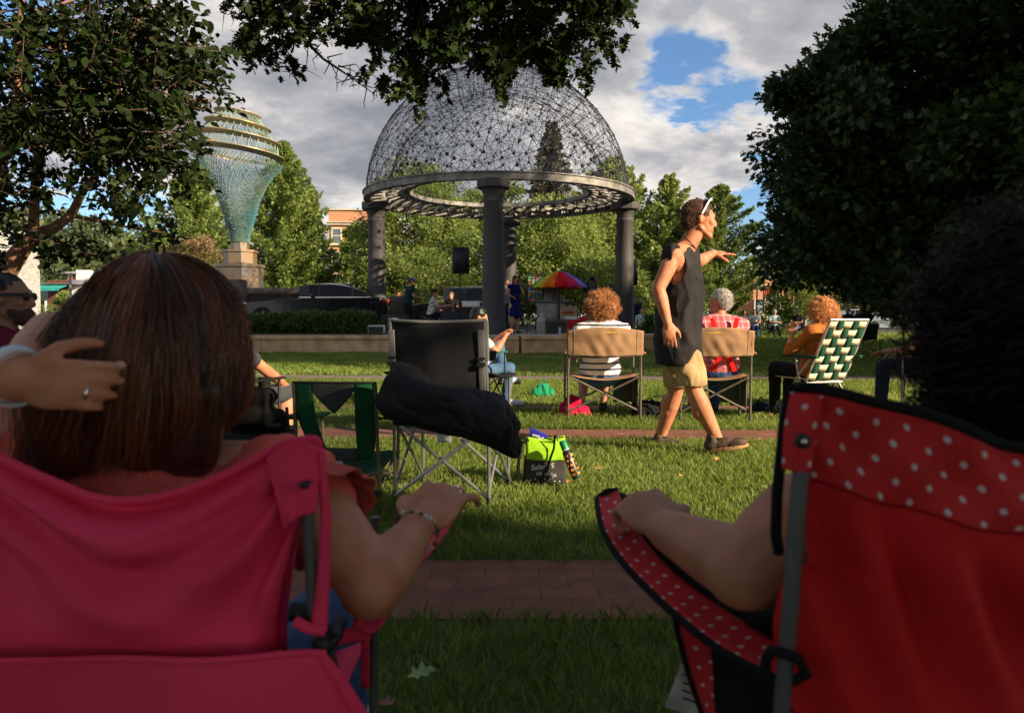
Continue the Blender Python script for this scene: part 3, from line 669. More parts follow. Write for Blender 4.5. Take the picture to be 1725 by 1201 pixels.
# ------------------------------------------------------------------ buildings and far things
m_brick = brick_mat('red brick wall', (.62, .19, .075), (.54, .15, .06), (.45, .22, .12), 1.0, 1.0, ms=.012, bw=.24, rh=.08)
m_limestone = M('pale limestone trim', (.50, .42, .33), .8, .15, 3)
m_glass = M('window glass', (.10, .14, .17), .12, .3, .6, spec=.9)
m_white = M('white panels', (.72, .72, .70), .6, .06, 2)
m_greyp = M('light grey cladding', (.52, .52, .49), .6, .06, 2)
m_wframe = M('cream window frame', (.55, .5, .42), .6, .1, 3)
m_black = M('black painted metal', (.012, .012, .014), .45, .3, 4, spec=.5)
m_iron = M('dark iron', (.03, .028, .03), .5, .3, 4, metal=.5)
def brick_house(label, px0, px1, pytop, Y, z0, rows, cols, ww, wh, deep=12, parapet=.9, name='brick_building', band=True, rot=0.0, win_z=None):
    a = P(px0, 535, Y); b = P(px1, 535, Y); W = b.x - a.x; H = P(0, pytop, Y).z - z0
    root = empty(name, ((a.x + b.x) / 2, Y, z0), label, 'building', rz=rot)
    g = MB(); g.box((0, deep / 2, H / 2), (W, deep, H)); g.build('wall', m_brick, root, smooth=False)
    g = MB(); g.box((0, deep / 2, H + .15), (W + .3, deep + .3, .14)); g.build('roof', m_limestone, root, smooth=False)
    if band:
        g = MB(); g.box((0, -.12, H - parapet), (W + .25, .25, .22)); g.box((0, -.16, H - parapet + .16), (W + .5, .45, .10)); g.build('cornice', m_limestone, root, smooth=False)
    for r in range(rows):
        zc = (H - parapet - 2.2 - r * (H - parapet - 1.5) / rows) if win_z is None else win_z[r]
        for c in range(cols):
            xc = -W / 2 + W * (c + .5) / cols
            g = MB()
            for (cx, cz, dx, dz) in ((-ww / 2, 0, .14, wh), (ww / 2, 0, .14, wh), (0, wh / 2, ww + .14, .14), (0, 0, ww, .09)): g.box((xc + cx, -.04, zc + cz), (dx, .16, dz))
            g.box((xc, -.1, zc - wh / 2 - .1), (ww + .5, .34, .2))
            w = g.build('window', m_wframe, root, smooth=False)
            g = MB(); g.box((xc, -.015, zc), (ww, .05, wh)); g.build('pane', m_glass, w, smooth=False)
    return root
brick_house('red brick building with a pale cornice left of the pavilion', 556, 660, 356, 80, 0, 3, 4, .95, 1.5, parapet=1.3, rot=.06, win_z=[9.2, 6.9, 4.6])
brick_house('low red brick building with pale roof line between the conical tree and the big oak', 1268, 1420, 470, 88, 0, 2, 7, 1.1, 1.5, parapet=.9)
brick_house('taller brick block rising behind the low brick building', 1303, 1338, 452, 96, 0, 1, 2, 1.0, 1.6, parapet=.6)
brick_house('distant pale trimmed brick house at the foot of the big oak', 1385, 1470, 505, 92, 0, 1, 5, 1.0, 1.2, parapet=.5)
def fire_escape():
    root = empty('fire_escape', (P(1275, 500, 84).x, 84, 0), 'black steel stair frame on the low brick building', 'fire escape')
    g = MB(); x0 = 0
    for i in range(5): g.bar((i * 1.5, 0, 0), (i * 1.5, 0, 4.2), .12)
    for z in (1.4, 2.8, 4.2): g.bar((0, 0, z), (6, 0, z), .14)
    for i in range(4): g.bar((i * 1.5, 0, 0 if i % 2 else 1.4), ((i + 1) * 1.5, 0, 1.4 if i % 2 else 2.8), .1); g.bar((i * 1.5, .05, 2.8), ((i + 1) * 1.5, .05, 1.4), .1)
    g.build('frame', m_iron, root, smooth=False)
    g = MB()
    for k in range(9): g.box((3 + k * .32, -.4, 1.4 + k * .16), (.32, .8, .05))
    g.build('stair', m_iron, root, smooth=False)
fire_escape()
def banner():
    p = P(1286, 530, 60); root = empty('banner_pole', (p.x, 60, 0), 'lamp pole with a red and white banner beside the round clipped tree', 'pole')
    g = MB(); g.tube([(0, 0, 0), (0, 0, 4.6)], .06, 8); g.build('pole', m_iron, root)
    for z_ in (3.1, 1.85): g = MB(); g.bar((0, 0, z_), (.75, 0, z_), .03); g.build('arm', m_iron, root)
    mr = M('red banner cloth', (.55, .03, .03), .8, .1, 3); mw = M('white banner cloth', (.7, .7, .75), .8, .1, 3)
    b = MB(); b.box((.42, 0, 2.48), (.62, .02, 1.2)); b = b.build('banner', mw, root, smooth=False)
    g = MB(); g.box((.42, -.002, 2.83), (.62, .03, .5)); g.build('red_field', mr, b, smooth=False)
    p = P(1311, 520, 58); root = empty('street_lamp', (p.x, 58, 0), 'slim street lamp with a round white globe near the clipped tree', 'street lamp')
    g = MB(); g.tube([(0, 0, 0), (0, 0, 2.25)], .045, 8); g.build('pole', m_iron, root); g = MB(); g.ell((0, 0, 2.45), (.2, .2, .28)); g.build('globe', m_white, root)
banner()
def bank():
    Y = 31.0; L = P(-60, 535, Y).x; Rr = P(47, 535, Y).x; R2 = P(64, 535, Y - .6).x; zt = P(0, 418, Y).z
    root = empty('corner_building', ((L + Rr) / 2, Y, .48), 'white panelled corner building with a blue and green logo sign at far left', 'building')
    sk = lambda x, d: x * (Y + d) / Y - .02 * d
    g = MB(); g.poly([(L, Y, .3), (Rr, Y, .3), (sk(Rr, 8), Y + 8, .3), (sk(L, 8), Y + 8, .3)], (0, 0, zt)); g.build('wall', m_white, root, True, smooth=False)
    mb = brick_mat('grey panel pier', (.50, .50, .47), (.54, .54, .50), (.33, .33, .32), 1, 1, ms=.012, bw=1.4, rh=.62, bump=.15)
    g = MB(); g.poly([(Rr - .1, Y - .4, .3), (R2, Y - .4, .3), (sk(R2, 7), Y + 6.6, .3), (sk(Rr, 7), Y + 6.6, .3)], (0, 0, zt + .1)); g.box(((L + Rr) / 2, Y - .1, zt - .1), (Rr - L, .3, 1.5)); g.build('pier', mb, root, True, smooth=False)
    zc = P(0, 486, Y).z
    for k in range(3):
        x0 = P(-42 + 32 * k, 0, Y).x; x1 = P(-14 + 32 * k, 0, Y).x
        z1 = P(0, 468, Y).z; z0 = P(0, 494, Y).z
        g = MB(); g.bar((x0, Y - .04, z0), (x0, Y - .04, z1), .07); g.bar((x1, Y - .04, z0), (x1, Y - .04, z1), .07); g.bar((x0, Y - .04, z0), (x1, Y - .04, z0), .07); g.bar((x0, Y - .04, z1), (x1, Y - .04, z1), .07)
        w = g.build('window', m_white, root, True, smooth=False); g = MB(); g.box(((x0 + x1) / 2, Y - .02, (z0 + z1) / 2), (x1 - x0, .04, z1 - z0)); g.build('pane', m_glass, w, True, smooth=False)
    # sign: dark letters and a leaf shaped mark
    mk_ = M('sign dark grey letters', (.08, .08, .09), .6); mbl = M('sign blue', (.02, .22, .55), .5); mgr = M('sign green', (.25, .55, .06), .5)
    zs = P(0, 457, Y).z
    def letter(ch, px, h):
        cu = bpy.data.curves.new('t', 'FONT'); cu.body = ch; cu.size = h; cu.extrude = .02; ob = bpy.data.objects.new('t', cu); COL.objects.link(ob)
        dg = bpy.context.evaluated_depsgraph_get(); me = bpy.data.meshes.new_from_object(ob.evaluated_get(dg)); bpy.data.objects.remove(ob)
        me.transform(Matrix.Translation((P(px, 0, Y).x, Y - .05, P(0, 460, Y).z)) @ Matrix.Rotation(pi / 2, 4, 'X')); me.materials.clear(); me.materials.append(mk_)
        link(me, 'sign_letter', root, True)
    letter('D', -1, .24); letter('N', 29, .2)
    x = P(10, 0, Y).x
    g = MB(); g.poly([(x - .12, Y - .06, zs + .22), (x - .02, Y - .06, zs + .1), (x + .02, Y - .06, zs - .18), (x + .06, Y - .06, zs - .24), (x - .06, Y - .06, zs - .18), (x - .12, Y - .06, zs)], (0, .04, 0)); g.build('sign_mark', mbl, root, True, smooth=False)
    g = MB(); g.poly([(x - .02, Y - .06, zs + .18), (x + .16, Y - .06, zs + .2), (x + .06, Y - .06, zs + .02), (x + .01, Y - .06, zs + .06)], (0, .04, 0)); g.build('sign_mark', mgr, root, True, smooth=False)
bank()
def diner():
    Y = 62; px = lambda a: P(a, 0, Y).x; pz = lambda b: P(0, b, Y).z
    root = empty('roadside_building', (px(88), Y, .2), 'low white building with a teal awning and grey hipped roof beyond the lamp post', 'building')
    g = MB(); g.box(((px(60) + px(93)) / 2, Y + 3, (pz(484) + .2) / 2), (px(93) - px(60), 6, pz(484) - .2)); g.box(((px(93) + px(111)) / 2, Y + 4, (pz(480) + .2) / 2), (px(111) - px(93), 6, pz(480) - .2)); g.build('wall', m_white, root, True, smooth=False)
    mt = M('teal awning metal', (.03, .30, .27), .5, .2, 3)
    g = MB()
    for i in range(18):
        a = px(62) + (px(105) - px(62)) * i / 18; b = px(62) + (px(105) - px(62)) * (i + .86) / 18
        g.poly([(a, Y - 1.6, pz(488.5)), (b, Y - 1.6, pz(488.5)), (b, Y + .2, pz(478.5)), (a, Y + .2, pz(478.5))], (0, 0, .06))
    g.box(((px(62) + px(105)) / 2, Y - 1.62, pz(488.5) - .02), (px(105) - px(62), .08, .2))
    g.build('awning', mt, root, True, smooth=False)
    g = MB(); z0 = pz(479); z1 = pz(467); A = [(px(58), Y - .6, z0), (px(117), Y - .6, z0), (px(117), Y + 8, z0), (px(58), Y + 8, z0), (px(60), Y + 3.5, z1), (px(92), Y + 3.5, z1)]
    g.add(A, [(0, 1, 5, 4), (1, 2, 5), (2, 3, 4, 5), (3, 0, 4), (0, 3, 2, 1)]); rf = g.build('roof', M('grey roof', (.17, .17, .2), .7, .2, 3), root, True, smooth=False)
    g = MB(); g.bar((px(60), Y + 3.5, z1 + .05), (px(92), Y + 3.5, z1 + .05), .25); g.build('ridge', M('orange ridge tiles', (.5, .13, .05), .7), rf, True); g = MB(); g.box((px(89), Y + 3.5, z1 + .3), (1.0, .8, .9)); g.build('chimney', m_white, rf, True)
    g = MB(); g.box((px(69), Y - .03, pz(492)), (1.6, .1, 1.2)); g.build('window', m_glass, root, True); g = MB(); g.box((px(87), Y - .03, pz(500)), (1.8, .12, 2.6)); g.build('door', M('brown door', (.12, .05, .03), .6), root, True)
    # pole flag seen as a slanting striped scrap
    g = MB(); g.poly([(px(64), Y - 2, pz(467)), (px(67.5), Y - 2, pz(484)), (px(65), Y - 2, pz(484))], (0, .05, 0)); tag(g.build('flag', M('red and white cloth', (.6, .1, .1), .8, 0, 4, col2=(.8, .8, .8), stretch=(.2, .2, 3), ramp=(.48, .52)), None, True), 'small red and white flag against the edge of the white building', 'flag')
    p = P(105, 0, 45); root = empty('lamp_post', (p.x, 45, .3), 'tall grey parking lot lamp post with a double flat head', 'lamp post')
    g = MB(); g.tube([(p.x, 45, .3), (p.x, 45, P(0, 462, 45).z)], .07, 8); g.build('pole', M('grey metal pole', (.3, .3, .28), .5), root, True)
    g = MB(); z = P(0, 460, 45).z; g.box((p.x - .22, 45, z), (.35, .3, .12)); g.box((p.x + .25, 45, z), (.42, .3, .12)); g.build('lamp_head', m_greyp, root, True, bevel=.02)
diner()
mL_yel = leafmat('yellow flowering shrub', (.25, .28, .03), (.6, .5, .05), .3)
px_tree('yellow flowering shrub beside the teal awning building', 124, 474, 500, 42, 64, 0.2, mL_yel, 'round', 50, n=2600, leaf=.3, z0=.2, name='shrub', cat='shrub', clumps=30)
px_tree('green hedge shrub under the teal awning', 112, 490, 515, 60, 56, 0.2, mL_bright, 'round', 51, n=3500, leaf=.25, z0=.1, name='shrub', cat='shrub', clumps=30)

def tower():
    Y = 36.0; x0 = P(397, 0, Y).x; z0 = .48; F_ = Y / FPX
    root = empty('funnel_sculpture', (x0, Y, z0), 'tall blue wire funnel sculpture with bronze rings on an octagonal stone pedestal', 'sculpture')
    m_cop = M('patinated bronze plates', (.42, .29, .13), .45, .3, 2.2, .2, 30, metal=.35, col2=(.30, .28, .20), detail=6)
    m_stn = M('iridescent tan metal panels', (.21, .135, .065), .38, .3, 1.3, .15, 20, metal=.35, col2=(.17, .15, .14), detail=7)
    zz = lambda py: P(0, py, Y).z - z0
    g = MB(); g.lathe([(1.02, 0), (1.02, zz(452)), (1.1, zz(451)), (1.1, zz(446))], 8, ph=pi / 8)
    g.lathe([(.74, zz(446)), (.74, zz(427)), (.80, zz(426)), (.80, zz(422))], 8, ph=pi / 8); g.lathe([(.40, zz(422)), (.40, zz(406)), (.44, zz(405)), (.44, zz(402))], 8, ph=pi / 8)
    g.build('pedestal', m_stn, root, smooth=False)
    g = MB(); g.lathe([(.36, zz(402)), (.36, zz(385)), (.42, zz(384)), (.42, zz(381)), (.36, zz(380)), (.36, zz(374)), (.40, zz(372))], 24); g.build('neck', m_cop, root)
    m_blue = M('blue painted rods', (.05, .17, .22), .5, .5, .9, col2=(.14, .20, .13)); m_pale = M('pale green rods', (.26, .38, .30), .5, .3, 1)
    prof = [(409, .42), (395, .46), (379, .60), (357, .76), (335, .93), (314, 1.17), (294, 1.45), (280, 1.75), (268, 1.98)]
    TL = radians(7.5)
    tl = lambda v, k: Vector((v.x, v.y, v.z - v.x * tan(TL) * k))
    g = MB(); rs = random.Random(4); n = 74
    for k in range(n):
        for s in (-1, 1):
            a = 2 * pi * k / n; pts = []
            for i, (py, r) in enumerate(prof):
                th = a + s * (.16 * i) + .02 * rs.uniform(-1, 1); pts.append(tl(Vector((r * cos(th), r * sin(th), zz(py))), i / 8))
            g.tube(pts, .012, 3, cap=False)
    for k in range(1000):     # short struts between neighbouring rods and the inner layer
        t = rs.uniform(0, len(prof) - 1.01); i = int(t); f = t - i; py = prof[i][0] * (1 - f) + prof[i + 1][0] * f; r = (prof[i][1] * (1 - f) + prof[i + 1][1] * f) * rs.uniform(.8, 1.01)
        th = rs.uniform(0, 2 * pi); v = tl(Vector((r * cos(th), r * sin(th), zz(py))), t / 8); w = v + Vector((rs.uniform(-.16, .16), rs.uniform(-.16, .16), rs.uniform(-.22, .22)))
        g.tube([v, w], .011, 3, cap=False)
    g.build('blue_rod_funnel', m_blue, root, smooth=False)
    g = MB()
    rings = [(258, 1.70, 2.02, .028), (235, 1.62, 1.88, .025), (213, 1.22, 1.46, .025), (193, .84, 1.02, .025)]
    for (py, r0, r1, th) in rings:
        m = 40; vs = []; fs = []; z = zz(py)
        for (r, dz) in ((r0, -.14), (r1, .03), (r1, .03 + th), (r0, -.14 + th)):
            for j in range(m): a = 2 * pi * j / m; vs.append(tl(Vector((r * cos(a), r * sin(a), z + dz)), 1))
        for i in range(4):
            for j in range(m):
                a, b = i * m + j, i * m + (j + 1) % m; kk = ((i + 1) % 4) * m; fs.append((a, b, kk + (j + 1) % m, kk + j))
        g2 = MB(); g2.add(vs, fs); g2.build('bronze_ring', m_cop, root)
    for ((pa, ra, _, _), (pb, rb, _, _)) in ((rings[0], rings[1]), (rings[1], rings[2]), (rings[2], rings[3])):
        for k in range(30):
            a = 2 * pi * k / 30
            for s in (-1, 1):
                b = a + s * 2 * pi / 60
                g.tube([tl(Vector(((ra + .1) * cos(a), (ra + .1) * sin(a), zz(pa) - .08)), 1), tl(Vector(((rb + .1) * cos(b), (rb + .1) * sin(b), zz(pb) - .08)), 1)], .016, 3, cap=False)
    for k in range(26):
        a = 2 * pi * k / 26
        for s in (-1, 1):
            b = a + s * 2 * pi / 52; g.tube([tl(Vector((.8 * cos(a), .8 * sin(a), zz(205))), 1), tl(Vector((1.0 * cos(b), 1.0 * sin(b), zz(193))), 1)], .016, 3, cap=False)
    g.build('pale_rod_truss', m_pale, root, smooth=False)
tower()

m_dstone = M('weathered brown stone', (.13, .10, .085), .75, .3, 7, .35, 60)
m_slate = brick_mat('stacked ledge stone', (.26, .20, .13), (.16, .13, .10), (.03, .025, .02), 1, 1, ms=.02, bw=.42, rh=.075, bump=.9)
def fountain_wall():
    Y = 27.2; zr = P(0, 488, Y).z
    root = empty('stone_wall', (P(460, 0, Y).x, Y, .48), 'ledge stone wall with a rounded stone rail between two pillars', 'wall')
    g = MB(); x0 = P(408, 0, Y).x; x1 = P(600, 0, Y).x; g.box(((x0 + x1) / 2, Y + .2, (.48 + zr - .2) / 2 + .24), (x1 - x0, .5, zr - .2 - .48)); g.build('wall', m_slate, root, True, smooth=False)
    g = MB(); g.tube([(x0 - .1, Y, zr - .07), (x1, Y, zr - .07)], .13, 14); g.build('rail', m_dstone, root, True)
    def pillar(px, w, top):
        x = P(px, 0, Y).x; z = P(0, top, Y).z; g = MB(); g.lathe([(w, .48), (w, z - .14), (w * .97, z - .12), (w, z - .10), (w * .96, z - .03), (w * .7, z), (0, z + .01)], 24, c=(x, Y - .1, 0)); g.build('pillar', m_dstone, root, True)
    pillar(394, .30, 471); pillar(579, .30, 478)
    Y2 = 23; g = MB()      # stacked ledge slabs rising toward the pillar at left
    rs = random.Random(2)
    for k in range(10):
        x1 = P(185, 0, Y2).x; xa = P(74 + k * 8 + rs.uniform(-3, 3), 0, Y2).x; z = P(0, 545 - k * 4.0, Y2).z
        x = xa
        while x < x1:
            w = rs.uniform(.35, .8); g.box((x + w / 2, Y2 + rs.uniform(-.05, .05), z), (w - .015, .9 + .1 * rs.random(), .062), (0, 0, rs.uniform(-.03, .03))); x += w
    g.box((P(135, 0, Y2).x, Y2 + .1, .45), (2.0, .5, .8))
    tag(g.build('stone_wall', m_slate, None, smooth=False), 'low dry stacked slate wall stepping up at left behind the brown haired woman', 'wall')
    x = P(136, 0, Y2).x; g = MB(); z = P(0, 482, Y2).z; g.lathe([(.26, .3), (.26, z - .1), (.2, z), (0, z + .01)], 20, c=(P(176, 0, Y2 + 2).x, Y2 + 2, 0)); tag(g.build('stone_pillar', m_dstone), 'round topped brown stone pillar at the head of the slate wall', 'pillar')
    tree('small leafy shrub growing in front of the slate wall', P(66, 0, 21).x, 21, 0, 1.25, 1.5, mL_mid, 'round', 70, n=2200, leaf=.07, z0=.1, name='shrub', cat='shrub', clumps=40, trunk_r=.02)
fountain_wall()
# clipped yews on the planting bed
for i, (px, w) in enumerate(((447, 62), (496, 56), (541, 62), (588, 62))):
    tree(('dark feathery yew bush, leftmost of the four on the planting wall', 'dark feathery yew bush, second from left on the planting wall', 'dark feathery yew bush, third from left on the planting wall', 'dark feathery yew bush on the planting wall next to the left granite column')[i],
         P(px, 0, 22.6).x, 22.6 + .1 * (i % 2), .48, .60 + .05 * (i % 2), 1.75, leafmat('yew needles', (.045, .095, .018), (.10, .17, .03), .2) if i == 0 else bpy.data.materials['yew needles'], 'round', 60 + i, n=13000, leaf=.075, z0=.0, clumps=90, full=.7, cs=.8, name='yew_bush', cat='bush', group='yew bushes on the planting wall', trunk_r=.015)
tree('dark yew bush beside the right granite column', P(1098, 0, 24).x, 24, .1, .95, 1.1, bpy.data.materials['yew needles'], 'spiky', 66, n=4500, leaf=.06, z0=.05, nb=70, up=.9, spread=.09, prof=lambda t: max(.25, 1.0 - .7 * t), name='yew_bush', cat='bush', trunk_r=.015)
tree('low grassy shrub row in front of the far seated people', P(1250, 0, 41.5).x, 41.5, 0, .9, 7.5, mL_mid, 'round', 67, n=6000, leaf=.16, z0=.0, clumps=60, name='shrub', cat='shrub', trunk_r=.02)

# ------------------------------------------------------------------ vehicles
m_car = M('glossy black car paint', (.010, .011, .016), .12, .1, 2, spec=.5, coat=.35)
m_cglass = M('tinted car glass', (.006, .008, .010), .06, .1, 2, spec=.3)
m_cscreen = M('windscreen glass', (.04, .06, .065), .05, .1, 2, spec=1.0, coat=.6)
m_tyre = M('tyre rubber', (.015, .015, .015), .85); m_rim = M('alloy rim', (.45, .45, .47), .3, metal=.9); m_chrome = M('chrome trim', (.7, .7, .72), .18, metal=1.0)
m_lens = M('headlight lens', (.5, .52, .55), .1, spec=.9, coat=1)
def car(label, x, y, z, rz, L, W, prof, belt, roof, wheels, wr, name='parked_car', split=(), cat='car', paint=None):
    """prof: side outline of the lower body; roof: greenhouse outline; nose toward -x"""
    root = empty(name, (x, y, z), label, cat, rz=rz)
    g = MB(); ny = 9
    def sect(pl, wtop, wbot, zlo, zhi, nm, mat, par, bevel=0.0):
        n = len(pl); vs = []; fs = []
        for j in range(ny):
            t = -1 + 2 * j / (ny - 1)
            for (px_, pz_) in pl:
                h = (pz_ - zlo) / (zhi - zlo); w = (wbot + (wtop - wbot) * max(0, min(1, h))) / 2
                e = (1 - abs(t) ** 4 * .12) ; cxx = px_ * (1 - .05 * t * t) if abs(px_) > L * .42 else px_
                zc = zlo + (pz_ - zlo) * (1 - .10 * abs(t) ** 3 * max(0, min(1, h)))
                vs.append((cxx, t * w, zc))
        for j in range(ny - 1):
            for i in range(n): a, b = j * n + i, j * n + (i + 1) % n; fs.append((a, b, b + n, a + n))
        fs.append(tuple(range(n))); fs.append(tuple(range((ny - 1) * n + n - 1, (ny - 1) * n - 1, -1)))
        q = MB(); q.add(vs, fs); return q.build(nm, mat, par, bevel=bevel, angle=50)
    body = sect(prof, W * .94, W, .2, belt, 'body', paint or m_car, root, .02)
    zr = max(p[1] for p in roof)
    top_pts = [p for p in roof if p[1] > belt - .04]; order = sorted(top_pts, key=lambda p: p[0]); sm = [tuple(curve_eval([Vector((p[0], 0, p[1])) for p in order], i / 20)) for i in range(21)]; sm = [(p[0], p[2]) for p in sm]
    cab = sect(sm + [(order[-1][0], belt - .06), (order[0][0], belt - .06)], W * .70, W * .90, belt - .03, zr, 'greenhouse', paint or m_car, root)
    for s in (-1, 1):
        g = MB()
        pr = sorted([p for p in roof if p[1] > belt - .02], key=lambda p: p[0])
        w0 = lambda pz_: ((W * .90 + (W * .70 - W * .90) * (pz_ - belt + .03) / (zr - belt + .03)) / 2 + .006)
        zt = zr - .10 * 1 - .05; inner = [(p[0], belt + .015 + (min(p[1], zr) - belt) * .80) for p in sm]
        xs_ = [order[0][0] + .30] + list(split) + [order[-1][0] - .22]
        for k_ in range(len(xs_) - 1):
            xa, xb = xs_[k_] + .03, xs_[k_ + 1] - .03; topc = [(xa + (xb - xa) * q / 8) for q in range(9)]
            zz_ = lambda x_: max([belt + .02] + [a_[1] + (b_[1] - a_[1]) * (x_ - a_[0]) / (b_[0] - a_[0] + 1e-9) for a_, b_ in zip(inner, inner[1:]) if a_[0] <= x_ <= b_[0]])
            pts_ = [(x_, belt + .02) for x_ in reversed(topc)] + [(x_, zz_(x_)) for x_ in topc]
            g = MB(); g.poly([(x_, s * (w0(z_) * (1 - 0) + .004 - .012), z_) for x_, z_ in pts_], (0, s * .012, 0)); wd_ = g.build('side_window', m_cglass, root, smooth=False)
            g = MB(); g.tube([(x_, s * (w0(zz_(x_)) + .006), zz_(x_) + .012) for x_ in topc], .012, 6); g.build('window_trim', m_chrome, wd_)
        if s > 0:
            A_, B_ = Vector((sm[0][0] + .06, 0, belt + .03)), Vector((sm[5][0] - .04, 0, sm[5][1] - .04)); nv_ = Vector((-(B_.z - A_.z), 0, B_.x - A_.x)).normalized() * .03
            g = MB(); g.grid(lambda u, v: A_.lerp(B_, v) + nv_ * (1.0 + .5 * sin(pi * v)) + Vector((0, (u - .5) * 2 * (w0(belt) * .93 * (1 - v) + w0(sm[5][1]) * .90 * v), 0)) + Vector((.10 * (2 * u - 1) ** 2, 0, 0)), 12, 6); g.build('windscreen', m_cscreen, root)
        g = MB(); g.bar((pr[0][0], s * (w0(belt) + .012), belt + .0), (pr[-1][0] - .1, s * (w0(belt) + .012), belt + .01), .018, .025); g.build('belt_trim', m_chrome, root)
        m = MB(); m.ell((pr[0][0] + .45, s * (W / 2 + .06), belt + .06), (.07, .11, .075)); m.build('side_mirror', paint or m_car, root)
        for xw in wheels:
            w = MB(); w.lathe([(wr * .62, -.11), (wr * .93, -.11), (wr, -.07), (wr, .07), (wr * .93, .11), (wr * .62, .11)], 28, c=(xw, s * (W / 2 - .10), wr), rot=(pi / 2, 0, 0)); wo = w.build('wheel', m_tyre, root)
            w = MB(); w.lathe([(wr * .62, -.09), (wr * .6, .09)], 24, c=(xw, s * (W / 2 - .10), wr), rot=(pi / 2, 0, 0))
            for k in range(5): a = 2 * pi * k / 5; w.bar((xw, s * (W / 2 - .0), wr), (xw + wr * .6 * cos(a), s * (W / 2 - .0), wr + wr * .6 * sin(a)), .05, .03)
            w.build('rim', m_rim, wo)
        g = MB(); xf = min(p[0] for p in prof); g.ell((xf + .32, s * (W / 2 - .22), belt - .22), (.22, .17, .07), (0, .35, s * .25)); g.build('headlight', m_lens, root)
        g = MB(); xb = max(p[0] for p in prof); g.ell((xb - .1, s * (W / 2 - .25), belt - .1), (.08, .2, .08)); g.build('tail_light', M('red lens', (.3, .01, .01), .2) if 'red lens' not in bpy.data.materials else bpy.data.materials['red lens'], root)
    return root
sed_p = [(-2.42, .30), (-2.45, .52), (-2.36, .68), (-1.9, .82), (-1.0, .94), (1.75, 1.0), (2.3, .98), (2.42, .85), (2.44, .45), (2.36, .26), (-2.3, .22)]
sed_r = [(-1.12, .91), (-.35, 1.34), (-.05, 1.42), (.55, 1.45), (1.05, 1.40), (1.55, 1.24), (2.05, .98), (0, .9)]
car('glossy black sedan parked behind the yew bushes', P(552, 0, 28.6).x, 28.6 - 2.4, .64, radians(4), 4.88, 1.86, sed_p, .96, sed_r, (-1.5, 1.42), .33, split=(.28, 1.35), name='parked_car')
van_p = [(-2.6, .35), (-2.62, .8), (-2.45, 1.0), (-1.7, 1.12), (2.45, 1.12), (2.5, .6), (2.45, .3), (-2.5, .28)]
van_r = [(-1.75, 1.08), (-.95, 1.72), (-.6, 1.82), (2.2, 1.84), (2.42, 1.7), (2.45, 1.08)]
car('black van parked behind the keyboard player', P(782, 0, 34.5).x, 34.5, .50, radians(6), 5.1, 1.98, van_p, 1.12, van_r, (-1.65, 1.55), .37, split=(-.05, 1.2), name='parked_van', cat='van')
car('pale blue grey car under the big oak at right', P(1440, 0, 52).x, 52, .06, radians(-10), 4.7, 1.82, sed_p, .96, sed_r, (-1.5, 1.42), .33, split=(.28, 1.35), name='parked_car', paint=M('pale blue car paint', (.30, .36, .42), .25, .05, 2, coat=1))
# ------------------------------------------------------------------ people: one continuous body grown from tapered limbs, clothes over it
def organic(g, name, mat, voxel, smooth=6, wr=0.0, wf=6.0, parent=None, cut=None, extra=None, seed=0.0, fold=None):
    """union the overlapping shapes of g into one smooth skin"""
    me = bpy.data.meshes.new('tmp'); me.from_pydata(g.v, [], g.f)
    o = bpy.data.objects.new('tmp', me); COL.objects.link(o)
    m = o.modifiers.new('r', 'REMESH'); m.mode = 'VOXEL'; m.voxel_size = voxel; m.adaptivity = 0
    if smooth: m = o.modifiers.new('s', 'SMOOTH'); m.factor = .5; m.iterations = smooth
    dg = bpy.context.evaluated_depsgraph_get(); dg.update()
    r = bpy.data.meshes.new_from_object(o.evaluated_get(dg)); bpy.data.objects.remove(o)
    n = len(r.vertices)
    if wr or extra or fold:
        co = np.zeros(n * 3, np.float32); no = np.zeros(n * 3, np.float32)
        r.vertices.foreach_get('co', co); r.vertex_normals.foreach_get('vector', no); co = co.reshape(-1, 3); no = no.reshape(-1, 3)
        if wr:
            for i in range(n):
                p = Vector(co[i]) * wf + Vector((seed, seed * 2, 0)); 
                q = Vector((p.x, p.y, p.z * .55)); h = 1 - abs(mnoise.noise(q)) * 2.2 + .5 * (1 - abs(mnoise.noise(q * 2.3 + Vector((5, 5, 5)))) * 2)
                co[i] += no[i] * wr * (h - .7)
        if fold: co = fold(co, no)
        if extra: co = extra(co, no)
        r.vertices.foreach_set('co', co.ravel().astype(np.float32))
    if cut:
        bm = bmesh.new(); bm.from_mesh(r)
        bmesh.ops.delete(bm, geom=[f for f in bm.faces if cut(f.calc_center_median())], context='FACES')
        bm.to_mesh(r); bm.free()
    r.materials.clear(); r.materials.append(mat); r.polygons.foreach_set('use_smooth', [True] * len(r.polygons)); r.update(); r.name = name
    return link(r, name, parent, parent is not None)
m_skin = M('sun tanned skin', (.47, .19, .10), .55, .2, 26, .07, 160, spec=.3, sss=.12, detail=8, col2=(.56, .26, .15))
m_skin_lt = M('fair skin', (.52, .27, .17), .5, .12, 14, .12, 220, spec=.4, sss=.12)
m_skin_red = M('reddened tan skin', (.46, .155, .078), .55, .2, 16, .07, 160, spec=.3, sss=.12, detail=8, col2=(.55, .235, .13))
m_skin_dk = M('brown skin', (.24, .12, .075), .5, .14, 12, .12, 220, spec=.4, sss=.1)
m_eye = M('eye', (.03, .02, .02), .2)
def fabric(name, col, var=.12, rough=.9, col2=None, bump=.25, bscale=300, scale=4, sheen=.0, spec=.15, **k):
    return M(name, col, rough, var, scale, bump, bscale, col2=col2, sheen=sheen, spec=spec, **k)

